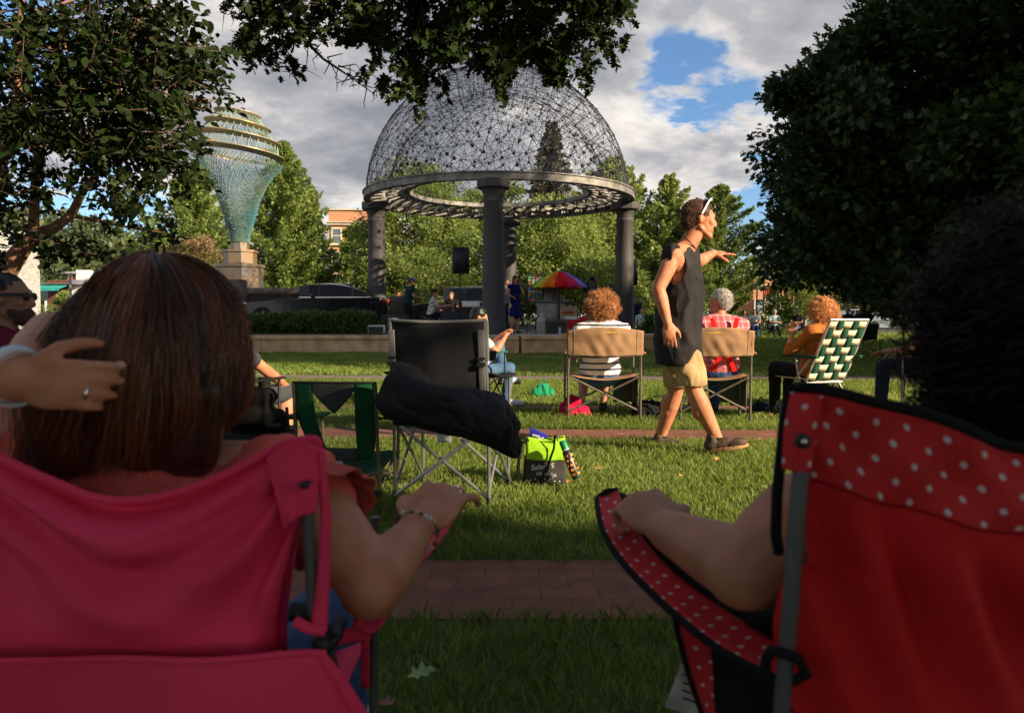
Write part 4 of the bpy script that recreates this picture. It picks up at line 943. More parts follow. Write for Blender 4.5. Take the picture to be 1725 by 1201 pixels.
def frame_of(fwd, up):
    f = Vector(fwd).normalized(); r = f.cross(Vector(up)).normalized(); u = r.cross(f); return Matrix((r, f, u)).transposed()   # columns: right, forward, up
def head(g, c, Rm, s=1.0, hair=0.0, jaw=1.0):
    """c = centre of the skull, Rm columns right/forward/up"""
    T = lambda x, y, z: Vector(c) + Rm @ Vector((x * s, y * s, z * s))
    g.ell(T(0, -.012, .018), (.076 * s, .094 * s, .088 * s), Rm); g.ell(T(0, .03, -.045), (.060 * s, .062 * s, .072 * s), Rm)
    g.ell(T(0, .055, -.005), (.058 * s, .042 * s, .055 * s), Rm)
    g.cone(T(0, .088, .008), .0095 * s, T(0, .105, -.032), .0125 * s, 10); g.ell(T(0, .094, -.038), (.018 * s, .014 * s, .011 * s), Rm)   # nose
    g.cone(T(-.034, .075, .026), .012 * s, T(.034, .075, .026), .012 * s, 10)                                # brow
    g.ell(T(0, .084, -.068), (.026 * s, .013 * s, .007 * s), Rm); g.ell(T(0, .082, -.080), (.022 * s, .013 * s, .008 * s), Rm)   # lips
    g.cone(T(-.012, .074, -.108), .019 * s, T(.012, .074, -.108), .019 * s, 10)                              # chin
    for k in (-1, 1):
        g.cone(T(k * .056, -.005, -.065), .016 * s, T(k * .018, .068, -.108), .016 * s, 10)                  # jaw line
        g.ell(T(k * .040, .062, -.025), (.024 * s, .022 * s, .022 * s), Rm)                                   # cheek
        q = Rm @ Euler((.12, 0, k * .35)).to_matrix(); g.ell(T(k * .078, -.014, -.012), (.009 * s, .020 * s, .031 * s), q)     # ear
def face_bits(par, c, Rm, s=1.0, mat=None):
    T = lambda x, y, z: Vector(c) + Rm @ Vector((x * s, y * s, z * s))
    for k in (-1, 1):
        g = MB(); g.ell(T(k * .031, .083, .004), (.014 * s, .012 * s, .0085 * s), Rm, 10, 8); g.build('eye', m_eye, par, True)
def hand(g, w, d, n, th, s=1.0, curl=(.35, .4, .45, .5), tcurl=.3, spread=.06, fl=1.0):
    """w wrist, d finger direction, n back-of-hand direction, th +1/-1 which side the thumb leaves"""
    d = Vector(d).normalized(); n = Vector(n); n = (n - d * n.dot(d)).normalized(); t = d.cross(n).normalized() * th; w = Vector(w)
    Q = Matrix((t, d, n)).transposed()
    g.ell(w + d * .052 * s, (.043 * s, .056 * s, .0165 * s), Q, 14, 10); g.ell(w + d * .075 * s, (.042 * s, .026 * s, .0145 * s), Q, 14, 10)
    g.ell(w + d * .035 * s + t * .024 * s - n * .006 * s, (.020 * s, .036 * s, .016 * s), Q, 12, 8)
    g.cone(w, .023 * s, w + d * .04 * s, .020 * s)
    tips = []
    for i, (off, L, r) in enumerate(((.031, .076, .0098), (.0105, .083, .0100), (-.0105, .077, .0095), (-.030, .061, .0085))):
        p = w + d * (.088 - .004 * (i == 3) - .002 * (i == 0)) * s + t * off * s; a = 0; dd = (d + t * spread * (1.5 - i)).normalized()
        r *= s; seg = (L * .46, L * .31, L * .25); c = curl[i]
        for j, l in enumerate(seg):
            a += c * (.8, 1.1, .9)[j]; q = dd * cos(a) - n * sin(a); e = p + q * l * s * fl; g.cone(p, r * (1 - .07 * j), e, r * (.95 - .09 * j), 10); p = e
        tips.append(p)
    p = w + d * .022 * s + t * .026 * s - n * .004 * s
    v1 = (d * .72 + t * .70 - n * tcurl * .5).normalized(); q = p + v1 * .042 * s; v2 = (d * .90 + t * .38 - n * tcurl).normalized(); r2 = q + v2 * .032 * s; v3 = (d * 1.0 + t * .12 - n * tcurl * 1.3).normalized(); r3 = r2 + v3 * .026 * s
    g.cone(p, .0150 * s, q, .0125 * s, 10); g.cone(q, .0122 * s, r2, .0108 * s, 10); g.cone(r2, .0108 * s, r3, .0088 * s, 10)
    return tips
def torso(g, hip, chest, neck, sh, inf=0.0, w=1.0, belly=0.0, fwd=(0, 1, 0)):
    hip, chest, neck = Vector(hip), Vector(chest), Vector(neck); up = (chest - hip).normalized()
    r = (Vector(sh[1]) - Vector(sh[0])).normalized(); f = r.cross(up) * -1 if Vector(fwd).dot(r.cross(up)) < 0 else r.cross(up)
    Q = Matrix((r, f.normalized(), up)).transposed()
    g.ell(hip, (.165 * w + inf, .115 * w + inf, .12 + inf), Q); mid = hip.lerp(chest, .5)
    g.ell(mid + f.normalized() * .01, (.145 * w + inf, .105 * w + inf + belly, .17 + inf), Q)
    g.ell(chest, (.165 * w + inf, .115 * w + inf, .17 + inf), Q)
    s0, s1 = Vector(sh[0]), Vector(sh[1]); nb = neck
    for s in (s0, s1):
        g.cone(s, .058 + inf, s.lerp(chest, .5), .085 + inf); g.cone(nb - up * .03, .055 + inf * .6, s, .052 + inf)
def limb(g, a, b, c, ra, rb, rc, bulge=1.0):
    a, b, c = Vector(a), Vector(b), Vector(c); m1 = a.lerp(b, .4); m2 = b.lerp(c, .3)
    g.cone(a, ra, m1, ra * .93 * bulge); g.cone(m1, ra * .93 * bulge, b, rb); g.cone(b, rb, m2, (rb * 1.02) * bulge); g.cone(m2, (rb * 1.02) * bulge, c, rc)
def shoe(name, heel, toe, h, mat, par, w=.05, sole=None, voxel=.009):
    heel, toe = Vector(heel), Vector(toe); d = (toe - heel).normalized(); up = Vector((0, 0, 1)); up = (up - d * up.dot(d)).normalized(); r = d.cross(up); Q = Matrix((r, d, up)).transposed(); L = (toe - heel).length
    g = MB(); g.ell(heel + d * .05 + up * .045, (w * .78, .06, .05), Q); g.ell(heel + d * L * .45 + up * .04, (w * .82, L * .35, .045), Q); g.ell(toe - d * .075 + up * .032, (w * .98, .085, .036), Q); g.cone(heel + d * .055 + up * .06, w * .8, heel + d * .055 + up * h, w * .74)
    o = organic(g, name, mat, voxel, 4, parent=par)
    g = MB(); pts = []
    for k in range(20):
        a = 2 * pi * k / 20; x = cos(a); ww = w * (1.05 if x > 0 else .85); pts.append(heel + d * (L / 2 + (L / 2 + .008) * x - .0) + r * ww * sin(a) * (1 - .12 * (x > .8)) + up * -.004)
    g.poly(pts, up * .024); g.build('sole', sole or m_sole, o, True, bevel=.004)
    return o
m_sole = M('shoe sole', (.10, .075, .05), .8)
def hair_blob(c, Rm, name, mat, par, voxel, prims, wr=.004, wf=40, smooth=2):
    g = MB()
    for (x, y, z, rx, ry, rz) in prims: g.ell(Vector(c) + Rm @ Vector((x, y, z)), (rx, ry, rz), Rm)
    return organic(g, name, mat, voxel, smooth, wr=wr, wf=wf, parent=par)
def strands(name, mat, par, roots, fn, nseg, r, rs, tip=.25, shade=None):
    """hair strands as thin three-sided tubes. roots: list of (p, n); fn(p,n,rs)-> nseg+1 points"""
    V = []; F = []; Rn = []; nv = 0
    ang = np.array([0, 2 * pi / 3, 4 * pi / 3])
    for (p, n) in roots:
        q = np.array(fn(p, n, rs)); k = len(q); t = np.gradient(q, axis=0); t /= np.linalg.norm(t, axis=1)[:, None] + 1e-9
        u = np.cross(t, np.array([.3, .5, .81])); u /= np.linalg.norm(u, axis=1)[:, None] + 1e-9; w = np.cross(t, u)
        rr = r * rs.uniform(.7, 1.3) * np.linspace(1, tip, k)
        ring = q[:, None, :] + rr[:, None, None] * (u[:, None, :] * np.cos(ang)[None, :, None] + w[:, None, :] * np.sin(ang)[None, :, None])
        V.append(ring.reshape(-1, 3))
        i = np.arange(k - 1)[:, None] * 3; j = np.arange(3)[None, :]; j2 = (j + 1) % 3
        F.append(np.stack([i + j, i + j2, i + 3 + j2, i + 3 + j], -1).reshape(-1, 4) + nv); nv += k * 3; Rn.append(np.full(k * 3, rs.random() if shade is None else shade(p, rs)))
    me = npmesh(name, np.concatenate(V), np.concatenate(F), mat, np.concatenate(Rn), smooth=True)
    return link(me, name, par, par is not None)
def hairmat(name, c1, c2, rough=.38, spec=.5):
    m, nt, b = mk(name); N = nt.nodes; L = nt.links
    at = N.new('ShaderNodeAttribute'); at.attribute_name = 'rnd'; r = N.new('ShaderNodeValToRGB'); r.color_ramp.elements[0].color = rgb(c1); r.color_ramp.elements[1].color = rgb(c2)
    L.new(at.outputs['Fac'], r.inputs[0]); L.new(r.outputs[0], b.inputs['Base Color']); b.inputs['Roughness'].default_value = rough; b.inputs['Specular IOR Level'].default_value = spec
    return m
def sphere_roots(c, Rm, rad, N, rs, keep=lambda v: True):
    out = []
    while len(out) < N:
        v = rs.normal(0, 1, 3); v /= np.linalg.norm(v)
        if not keep(v): continue
        n = Rm @ Vector(v); p = Vector(c) + Rm @ Vector((v[0] * rad[0], v[1] * rad[1], v[2] * rad[2])); out.append((np.array(p), np.array(n)))
    return out

def seated(loc, face, label, skin, shirt, pants, group=None, hip_z=.47, lean=.12, sc=1.0, voxel=.010, sleeve=.55, hairf=None, shoes=None, arms=None, legs=None, w=1.0, belly=.02, look=0.0, nod=0.0, pant_len=1.0, shirt_wr=.006, tuck=False, jaw=1, hands=True, name='person', neck_h=.0):
    """person on a seat. loc = ground point under the hips, face = heading angle (0 = +y, turning left)"""
    root = bpy.data.objects.new('x', None)
    Z = Matrix.Rotation(face, 3, 'Z'); L0 = Vector(loc)
    def W(x, y, z): return L0 + Z @ Vector((x * sc, y * sc, z * sc))
    hz = hip_z / sc
    hip = W(0, 0, hz + .08); chest = W(0, -lean * .75, hz + .40); nk = W(0, -lean * .9, hz + .60 + neck_h); shl = (W(-.185 * w, -lean, hz + .495), W(.185 * w, -lean, hz + .495))
    hc = W(0, -lean * .8 + .035, hz + .735 + neck_h)
    Hm = Z @ Euler((nod, 0, look)).to_matrix()
    arms = arms or (((-.27, .05, hz + .27), (-.24, .28, hz + .25)), ((.27, .05, hz + .27), (.24, .28, hz + .25)))
    legs = legs or (((-.10, .44, hz + .04), (-.11, .46, .08)), ((.10, .44, hz + .04), (.11, .46, .08)))
    g = MB(); torso(g, hip, chest, nk, shl, 0, w, belly, Z @ Vector((0, 1, 0))); g.cone(nk - Vector((0, 0, .04)), .058 * sc, hc + Vector((0, 0, -.05)), .052 * sc); head(g, hc, Hm, 1.02 * sc)
    for k in (0, 1):
        e, wr_ = W(*arms[k][0]), W(*arms[k][1]); limb(g, shl[k], e, wr_, .047 * sc * w ** .5, .038 * sc, .025 * sc)
        dd = (wr_ - e).normalized()
        if hands: hand(g, wr_, dd + Vector((0, 0, -.15)), Vector((0, 0, 1)) + Z @ Vector((-.3 if k else .3, 0, 0)), -1 if k else 1, .98 * sc)
        kn, an = W(*legs[k][0]), W(*legs[k][1]); hp = W(-.095 if k == 0 else .095, .02, hz + .06); limb(g, hp, kn, an, .078 * sc * w ** .5, .056 * sc, .036 * sc)
    body = organic(g, name, skin, voxel, 5); tag(body, label, 'person', group)
    g = MB(); torso(g, hip + Vector((0, 0, .03)), chest, nk - Vector((0, 0, .01)), shl, .019 * sc, w, belly, Z @ Vector((0, 1, 0)))
    for k in (0, 1):
        e, wr_ = W(*arms[k][0]), W(*arms[k][1]); s = shl[k]
        if sleeve <= 1: g.cone(s, .062 * sc, s.lerp(e, sleeve), .058 * sc)
        else: g.cone(s, .062 * sc, e, .052 * sc); g.cone(e, .052 * sc, e.lerp(wr_, sleeve - 1), .040 * sc)
    organic(g, 'shirt', shirt, voxel, 4, wr=shirt_wr, wf=9, parent=body, seed=loc[0] * 3)
    g = MB(); Q = Z.copy(); g.ell(hip - Vector((0, 0, .035)), (.175 * w * sc, .14 * sc, .12 * sc), Q)
    for k in (0, 1):
        kn, an = W(*legs[k][0]), W(*legs[k][1]); hp = W(-.095 if k == 0 else .095, .02, hz + .06)
        g.cone(hp, .092 * sc * w ** .5, kn, .070 * sc)
        if pant_len > .5: g.cone(kn, .070 * sc, kn.lerp(an, min(1, pant_len)), .055 * sc)
    organic(g, 'pants', pants, voxel, 4, wr=.005, wf=9, parent=body, seed=loc[1])
    for k in (0, 1):
        an = W(*legs[k][1]); f = Z @ Vector((0, 1, 0)); f = f + Z @ Vector(((-.15 if k == 0 else .15), 0, 0))
        zf = max(0.0, an.z - .085); shoe('shoe', Vector((an.x, an.y, zf)) - f * .06, Vector((an.x, an.y, zf)) + f * .20, .085, shoes or m_black, body, voxel=max(.009, voxel))
    if hairf: hairf(body, hc, Hm, sc)
    return body, hc, Hm
def short_hair(mat, full=1.0, grow=.0, wr=.003, st=0, L=.02, r=.0013, cutf=None):
    def f(par, c, Rm, s):
        g = MB(); T = lambda x, y, z: Vector(c) + Rm @ Vector((x * s, y * s, z * s))
        g.ell(T(0, -.022, .034), ((.083 + grow) * s, (.098 + grow) * s, (.086 + grow) * s), Rm); g.ell(T(0, -.052, -.012), ((.072 + grow) * s, (.062 + grow) * s, (.07) * s), Rm)
        loc_ = lambda p: (Rm.transposed() @ (p - Vector(c))) / s
        cf = cutf or (lambda q: q.y > .058 and q.z < .052)
        h = organic(g, 'hair', mat, .007 if st else .008, 2, wr=wr, wf=45, parent=par, cut=lambda p: cf(loc_(p)))
        if st:
            rs = np.random.RandomState(st); me = h.data; vs = [(np.array(v.co), np.array(v.normal)) for v in me.vertices]; pick = rs.randint(0, len(vs), st); fl = np.array(Rm @ Vector((0, -.55, -.75)))
            def fn(q, n, rs): t = np.linspace(0, 1, 5)[:, None]; dd = n * .16 + fl * .6 + rs.normal(0, .22, 3); dd = dd - n * min(0, float(np.dot(dd, n))) * .9; return q - n * .002 + rs.normal(0, .0025, 3) + dd * t * L + n * .002 * t
            strands('hair_strands', mat, h, [vs[i] for i in pick], fn, 4, r, rs, .5)
    return f
def long_hair(mat, L=.16, grow=.006):
    def f(par, c, Rm, s):
        g = MB(); T = lambda x, y, z: Vector(c) + Rm @ Vector((x * s, y * s, z * s))
        g.ell(T(0, -.022, .034), ((.085 + grow) * s, (.1 + grow) * s, (.09 + grow) * s), Rm)
        for k in (-1, 0, 1): g.cone(T(k * .055, -.045, .0), .045 * s, T(k * .05, -.06, -L), .035 * s)
        organic(g, 'hair', mat, .008, 2, wr=.004, wf=40, parent=par, cut=lambda p: (Rm.transposed() @ (p - Vector(c))).y / s > .062 and (Rm.transposed() @ (p - Vector(c))).z / s < .05)
    return f
def cap_hat(mat, brim=True, back=False):
    def f(par, c, Rm, s):
        T = lambda x, y, z: Vector(c) + Rm @ Vector((x * s, y * s, z * s))
        g = MB(); g.ell(T(0, -.014, .045), (.087 * s, .105 * s, .078 * s), Rm, 20, 12)
        cp = organic(g, 'cap', mat, .007, 1, parent=par, cut=lambda p: (Rm.transposed() @ (p - Vector(c))).z / s < .035)
        if brim:
            g = MB(); sg = -1 if back else 1
            pts = [T(.075 * cos(a), sg * (.06 + .10 * sin(a)), .038 - .012 * sin(a)) for a in np.linspace(0, pi, 12)]
            g.poly(pts, Rm @ Vector((0, 0, .008 * s))); g.build('brim', mat, cp, True)
    return f
def combo(*fs):
    def f(*a):
        for x in fs: x(*a)
    return f
# ------------------------------------------------------------------ chairs
m_steel = M('brushed steel tube', (.30, .30, .30), .38, .15, 20, metal=.7)
m_dtube = M('dark bronze tube', (.15, .125, .10), .45, .2, 15, metal=.5)
m_ktube = M('black tube', (.03, .03, .032), .45, .2, 15, metal=.3)
m_plastic = M('black plastic', (.012, .012, .013), .5)
f_black = fabric('black polyester', (.016, .016, .017), rough=.75, bump=.3)
f_grey = fabric('grey trim cloth', (.16, .16, .155))
f_green = fabric('dark green polyester', (.008, .055, .022), col2=(.012, .08, .03))
f_tan = fabric('tan canvas', (.27, .155, .08), col2=(.33, .195, .105), spec=.2)
f_pocket = fabric('olive grey pocket cloth', (.09, .10, .075))
f_pink = fabric('pink nylon', (.72, .030, .095), col2=(.82, .045, .125), spec=.3, rough=.7)
f_red = fabric('red nylon', (.52, .010, .012), col2=(.60, .014, .014), spec=.25, rough=.75)
def camp_chair(label, loc, rz, w=.54, d=.50, seat=.40, top=.93, arm=.60, cloth=None, arm_cloth=None, tube=None, trim=None, back=True, group='folding camp chairs on the lawn', pocket=None, rake=.06, backfn=None, tag_=False, cup=True, seat_on=True):
    cloth = cloth or f_black; arm_cloth = arm_cloth or cloth; tube = tube or m_steel
    r = empty('camp_chair', loc, label, 'chair', group, rz); x = w / 2; yb = -d / 2; yf = d / 2; R_ = .0095
    for s in (-1, 1):
        g = MB(); g.tube([(s * x, yb, 0), (s * x, yb - rake * .2, seat), (s * x * .98, yb - rake, top)], R_, 8); g.build('back_post', tube, r)
        g = MB(); g.tube([(s * x, yf, 0), (s * x * 1.03, yf, arm)], R_, 8); g.build('front_post', tube, r)
    def xb(a, b, nm): g = MB(); g.tube([a, b], R_ * .92, 8); g.build(nm, tube, r)
    zs = seat - .02
    xb((-x, yb - .012, .03), (x, yb - .012, zs), 'cross_bar'); xb((x, yb + .010, .03), (-x, yb + .010, zs), 'cross_bar')
    xb((-x, yf - .010, .03), (x, yf - .010, zs + .03), 'cross_bar'); xb((x, yf + .012, .03), (-x, yf + .012, zs + .03), 'cross_bar')
    for s in (-1, 1): xb((s * x - .012, yb, .03), (s * x - .012, yf, zs + .03), 'cross_bar'); xb((s * x + .010, yf, .03), (s * x + .010, yb, zs), 'cross_bar')
    for a in (-1, 1):
        for b in (yb, yf):
            g = MB(); g.lathe([(.016, 0), (.016, .03), (.011, .045)], 10, c=(a * x, b, 0)); g.build('foot_cap', m_plastic, r)
    if seat_on:
        g = MB(); g.grid(lambda u, v: Vector(((u - .5) * w * (1 - .0 * v), yb + .02 + (d - .02) * v, seat - .02 + .04 * v - .07 * sin(pi * u) ** .8 * sin(pi * min(1, v * .9 + .1)) + .008 * mnoise.noise((u * 5, v * 5, w)))), 16, 14); g.build('seat', cloth, r, solid=.005)
    if back:
        if backfn: backfn(r, x, yb, seat, top, rake)
        else:
            zb = seat - .03
            def bk(u, v):
                z = zb + (top - zb) * v; yy = yb - rake * (z / top) - .002; sg = sin(pi * u) ** .7
                return Vector(((u - .5) * w * (1.02), yy + .012 - .05 * sg * (1 - v * .3) + .012 * mnoise.noise((u * 4, v * 3, w * 9)) , z - .012 * sg * v))
            g = MB(); g.grid(bk, 22, 22); bo = g.build('backrest', cloth, r, solid=.006)
            if trim:
                g = MB(); g.tube([bk(i / 16, 1) + Vector((0, 0, .004)) for i in range(17)], .009, 8); g.tube([bk(1, i / 8) for i in range(5, 9)], .009, 8); g.tube([bk(0, i / 8) for i in range(5, 9)], .007, 8); g.build('edge_trim', trim, bo)
    for s in (-1, 1):
        def am(u, v): return Vector((s * x + (u - .5) * .085, yb - rake * .6 + (d + rake * .6 + .03) * v, arm + .035 * (1 - v) - .02 * sin(pi * v) - .01 * abs(u - .5)))
        g = MB(); g.grid(am, 4, 12); ao = g.build('armrest', arm_cloth, r, solid=.008)
        if cup and s > 0:
            g = MB(); g.lathe([(.035, -.10), (.042, 0), (.045, .004), (.038, .0), (.032, -.095)], 16, c=(s * x + .01, yf - .13, arm + .005)); g.build('cup_holder', m_plastic, ao)
    if tag_:
        g = MB(); g.grid(lambda u, v: Vector((tag_[0] + (u - .5) * tag_[1], yb - .02 + .012 * v, seat - .04 - tag_[2] * v)), 2, 4); g.build('paper_tag', m_paper, r, solid=.002)
    return r
m_paper = M('white paper tag', (.55, .55, .52), .8, .25, 30)

def tan_chair(label, loc, rz, w=.62, lettered=True, pocket_side=1):
    r = empty('folding_armchair', loc, label, 'chair', 'tan canvas folding armchairs', rz); x = w / 2; d = .44; yb, yf = -d / 2, d / 2; R_ = .0115; seat = .43; top = .83
    for s in (-1, 1):
        g = MB(); g.tube([(s * x, yb, 0), (s * x, yb - .005, .45), (s * (x - .01), yb - .05, top - .01)], R_, 10); g.build('back_post', m_dtube, r)
        g = MB(); g.tube([(s * x, yf, 0), (s * x, yf, .58), (s * x, yf - .03, .61), (s * x, yb, .63)], R_, 10); g.build('front_post', m_dtube, r)
        g = MB(); g.tube([(s * x, yb, .10), (s * x, yf, .10)], R_ * .8, 8); g.build('side_rail', m_dtube, r)
        g = MB(); g.grid(lambda u, v: Vector((s * x + (u - .5) * .075, yb - .04 + (d + .05) * v, .645 - .02 * (2 * abs(u - .5)) ** 2)), 5, 6); g.build('armrest', f_tan, r, solid=.018)
        for b in (yb, yf): g = MB(); g.lathe([(.016, 0), (.016, .035), (.012, .045)], 10, c=(s * x, b, 0)); g.build('foot_cap', m_plastic, r)
    for (y, q) in ((yb, 0), (yf, 0)):
        for s in (-1, 1):
            g = MB(); g.tube([(s * x, y + s * .012, .10), (-s * (x - .03), y + s * .012, seat - .02)], R_ * .85, 8); g.build('cross_bar', m_dtube, r)
    for s in (-1, 1): g = MB(); g.tube([(s * (x - .03), yb - .02, seat - .01), (s * (x - .03), yf + .02, seat - .01)], R_, 8); g.build('seat_rail', m_dtube, r)
    g = MB(); g.grid(lambda u, v: Vector(((u - .5) * (w - .04), yb + d * v, seat - .045 * sin(pi * u))), 12, 4); g.build('seat', f_tan, r, solid=.006)
    def bk(u, v):
        z = .60 + (top - .60) * v; sg = sin(pi * u)
        fold = .006 * sin((u + .25 * v) * 38) * (sin(pi * u) ** 2) * (1 - v) + .012 * mnoise.noise((u * 7, v * 3, loc[0]))
        return Vector(((u - .5) * (w + .03), yb - .035 - .055 * sg - .022 * v + fold, z + .035 * sg * v + .012 * (1 - sg) * (1 - v)))
    g = MB(); g.grid(bk, 44, 16); b = g.build('backrest', f_tan, r, solid=.006)
    g = MB()
    for u in (.09, .91): g.tube([bk(u, k / 6) + Vector((0, -.004, 0)) for k in range(7)], .0025, 5)
    g.tube([bk(k / 20, .03) + Vector((0, -.004, 0)) for k in range(21)], .0025, 5); g.build('seam', m_dtube, b)
    if lettered:
        cu = bpy.data.curves.new('t', 'FONT'); cu.body = "Cabela's"; cu.size = .052; cu.extrude = .001; cu.shear = .35; cu.space_character = .85; ob = bpy.data.objects.new('t', cu); COL.objects.link(ob)
        dg = bpy.context.evaluated_depsgraph_get(); me = bpy.data.meshes.new_from_object(ob.evaluated_get(dg)); bpy.data.objects.remove(ob)
        p = bk(.5, .83); me.transform(Matrix.Translation((-.09 + .06 * lettered, p.y - .006, p.z - .012)) @ Matrix.Rotation(radians(78), 4, 'X')); me.materials.clear(); me.materials.append(m_yellow); link(me, 'embroidered_name', b)
    g = MB(); g.grid(lambda u, v: Vector((pocket_side * (x + .012), yf - .22 + .20 * u, .40 - .28 * v + .0)), 6, 6); g.grid(lambda u, v: Vector((pocket_side * (x + .012) - pocket_side * .20 * (1 - u), yf + .015, .42 - .28 * v)), 6, 6); g.build('side_pocket', f_pocket, r, solid=.012)
    return r
m_yellow = M('yellow thread', (.62, .40, .03), .7)

tan_chair('tan canvas folding armchair under the curly haired woman', (P(1017, 0, 7.28).x, 7.28, 0), 0, .655, lettered=1.0)
tan_chair('tan canvas folding armchair behind the man in red suspenders', (P(1206, 0, 7.26).x, 7.26, 0), radians(-4), .62, lettered=-.2)

# ---------------- seated listeners in the middle rows
h_white = hairmat('white hair', (.45, .43, .40), (.75, .72, .68)); h_brown = hairmat('dark brown hair', (.02, .011, .007), (.06, .032, .018)); h_blk = hairmat('near black hair', (.006, .005, .005), (.02, .014, .011))
h_straw = hairmat('strawberry blond curls', (.34, .13, .045), (.70, .32, .12), .45); h_red = hairmat('ginger hair', (.50, .18, .045), (.85, .42, .14), .4); h_grey = hairmat('grey brown hair', (.10, .07, .05), (.22, .16, .12))
def curl_fn(L, rad, turns, out=.5, drop=.5, nseg=10):
    def f(p, n, rs):
        a0 = rs.uniform(0, 2 * pi); t = np.linspace(0, 1, nseg + 1)[:, None]; ax = n * out + np.array([0, 0, -drop]) + rs.normal(0, .25, 3); ax /= np.linalg.norm(ax)
        u = np.cross(ax, [.3, .4, .86]); u /= np.linalg.norm(u); w = np.cross(ax, u); th = a0 + t * 2 * pi * turns * rs.uniform(.7, 1.3)
        return p + ax * t * L * rs.uniform(.6, 1.2) + rad * (u * np.cos(th) + w * np.sin(th)) * np.minimum(1, t * 3)
    return f
def curly_hair(mat, rad, N, L, cr, r, seed=1, turns=2.2, off=(0, -.02, .02), base=True, out=.4, drop=.35):
    def f(par, c, Rm, s):
        c2 = Vector(c) + Rm @ Vector(off); rs = np.random.RandomState(seed); g = MB(); g.ell(c2, (rad[0] * .88, rad[1] * .88, rad[2] * .88), Rm, 20, 14)
        for q_ in range(9): v_ = Vector(rs.normal(0, 1, 3)).normalized(); v_.y = min(v_.y, .3); v_.z -= .1; g.ell(c2 + Rm @ Vector((v_.x * rad[0] * .62, v_.y * rad[1] * .6, v_.z * rad[2] * .62)), rad[0] * rs.uniform(.38, .52))
        h = organic(g, 'hair', mat, .01, 1, wr=.008, wf=30, parent=par, cut=lambda p: (Rm.transposed() @ (p - Vector(c))).y > .055 and (Rm.transposed() @ (p - Vector(c))).z < .05)
        strands('curls', mat, h, [(p_ + n_ * .030 * (mnoise.noise(Vector(n_) * 2.6 + Vector((seed, 0, 0))) + .1), n_) for p_, n_ in sphere_roots(c2, Rm, (rad[0] * .9, rad[1] * .9, rad[2] * .9), N, rs, lambda v: not (v[1] > .55 and v[2] < .3))], curl_fn(L, cr, turns, out, drop), 10, r, rs, .5)
    return f
def stripes_mat(name, c1, c2, freq, width, axis=2, wob=.02, pos=.0):
    m, nt, b = mk(name); N = nt.nodes; L = nt.links; tc = N.new('ShaderNodeTexCoord'); n = N.new('ShaderNodeTexNoise'); n.inputs['Scale'].default_value = 5; L.new(tc.outputs['Object'], n.inputs['Vector'])
    sp = N.new('ShaderNodeSeparateXYZ'); L.new(tc.outputs['Object'], sp.inputs[0]); a = N.new('ShaderNodeMath'); a.operation = 'MULTIPLY_ADD'; a.inputs[1].default_value = wob; L.new(n.outputs['Fac'], a.inputs[0]); L.new(sp.outputs[axis], a.inputs[2])
    f = N.new('ShaderNodeMath'); f.operation = 'MULTIPLY'; f.inputs[1].default_value = freq; L.new(a.outputs[0], f.inputs[0]); fr = N.new('ShaderNodeMath'); fr.operation = 'FRACT'; L.new(f.outputs[0], fr.inputs[0])
    lt = N.new('ShaderNodeMath'); lt.operation = 'LESS_THAN'; lt.inputs[1].default_value = width; L.new(fr.outputs[0], lt.inputs[0])
    mx = N.new('ShaderNodeMix'); mx.data_type = 'RGBA'; mx.inputs[6].default_value = rgb(c1); mx.inputs[7].default_value = rgb(c2); L.new(lt.outputs[0], mx.inputs[0]); L.new(mx.outputs[2], b.inputs['Base Color']); b.inputs['Roughness'].default_value = .9
    return m
def plaid_mat():
    m, nt, b = mk('red white plaid cotton'); N = nt.nodes; L = nt.links; tc = N.new('ShaderNodeTexCoord'); sp = N.new('ShaderNodeSeparateXYZ'); L.new(tc.outputs['Object'], sp.inputs[0]); prev = None
    base = rgb((.60, .10, .10))
    mxp = None
    for ax, fq, wd_, c in ((0, 34, .18, (.70, .62, .60)), (2, 34, .18, (.70, .62, .60)), (0, 17, .12, (.10, .03, .10)), (2, 17, .12, (.12, .03, .10))):
        f = N.new('ShaderNodeMath'); f.operation = 'MULTIPLY'; f.inputs[1].default_value = fq; L.new(sp.outputs[ax], f.inputs[0]); fr = N.new('ShaderNodeMath'); fr.operation = 'FRACT'; L.new(f.outputs[0], fr.inputs[0])
        lt = N.new('ShaderNodeMath'); lt.operation = 'LESS_THAN'; lt.inputs[1].default_value = wd_; L.new(fr.outputs[0], lt.inputs[0]); sc_ = N.new('ShaderNodeMath'); sc_.operation = 'MULTIPLY'; sc_.inputs[1].default_value = .75; L.new(lt.outputs[0], sc_.inputs[0])
        mx = N.new('ShaderNodeMix'); mx.data_type = 'RGBA'; mx.inputs[6].default_value = base; mx.inputs[7].default_value = rgb(c); L.new(sc_.outputs[0], mx.inputs[0])
        if mxp: L.new(mxp.outputs[2], mx.inputs[6])
        mxp = mx
    L.new(mxp.outputs[2], b.inputs['Base Color']); b.inputs['Roughness'].default_value = .9; return m
s_stripe = stripes_mat('white knit with navy stripes', (.70, .68, .66), (.02, .02, .05), 17, .28); s_plaid = plaid_mat()
f_denim = fabric('blue denim', (.05, .11, .21), col2=(.10, .18, .30), scale=14, var=.3); f_dkdenim = fabric('dark denim', (.025, .055, .14), col2=(.05, .09, .19), scale=14)
f_white = fabric('white cotton', (.62, .62, .62)); f_navy = fabric('navy cotton', (.012, .018, .04)); f_blk = fabric('black cotton', (.012, .012, .014), rough=.95); f_khaki = fabric('khaki cotton', (.36, .23, .11), col2=(.46, .31, .16), scale=9)
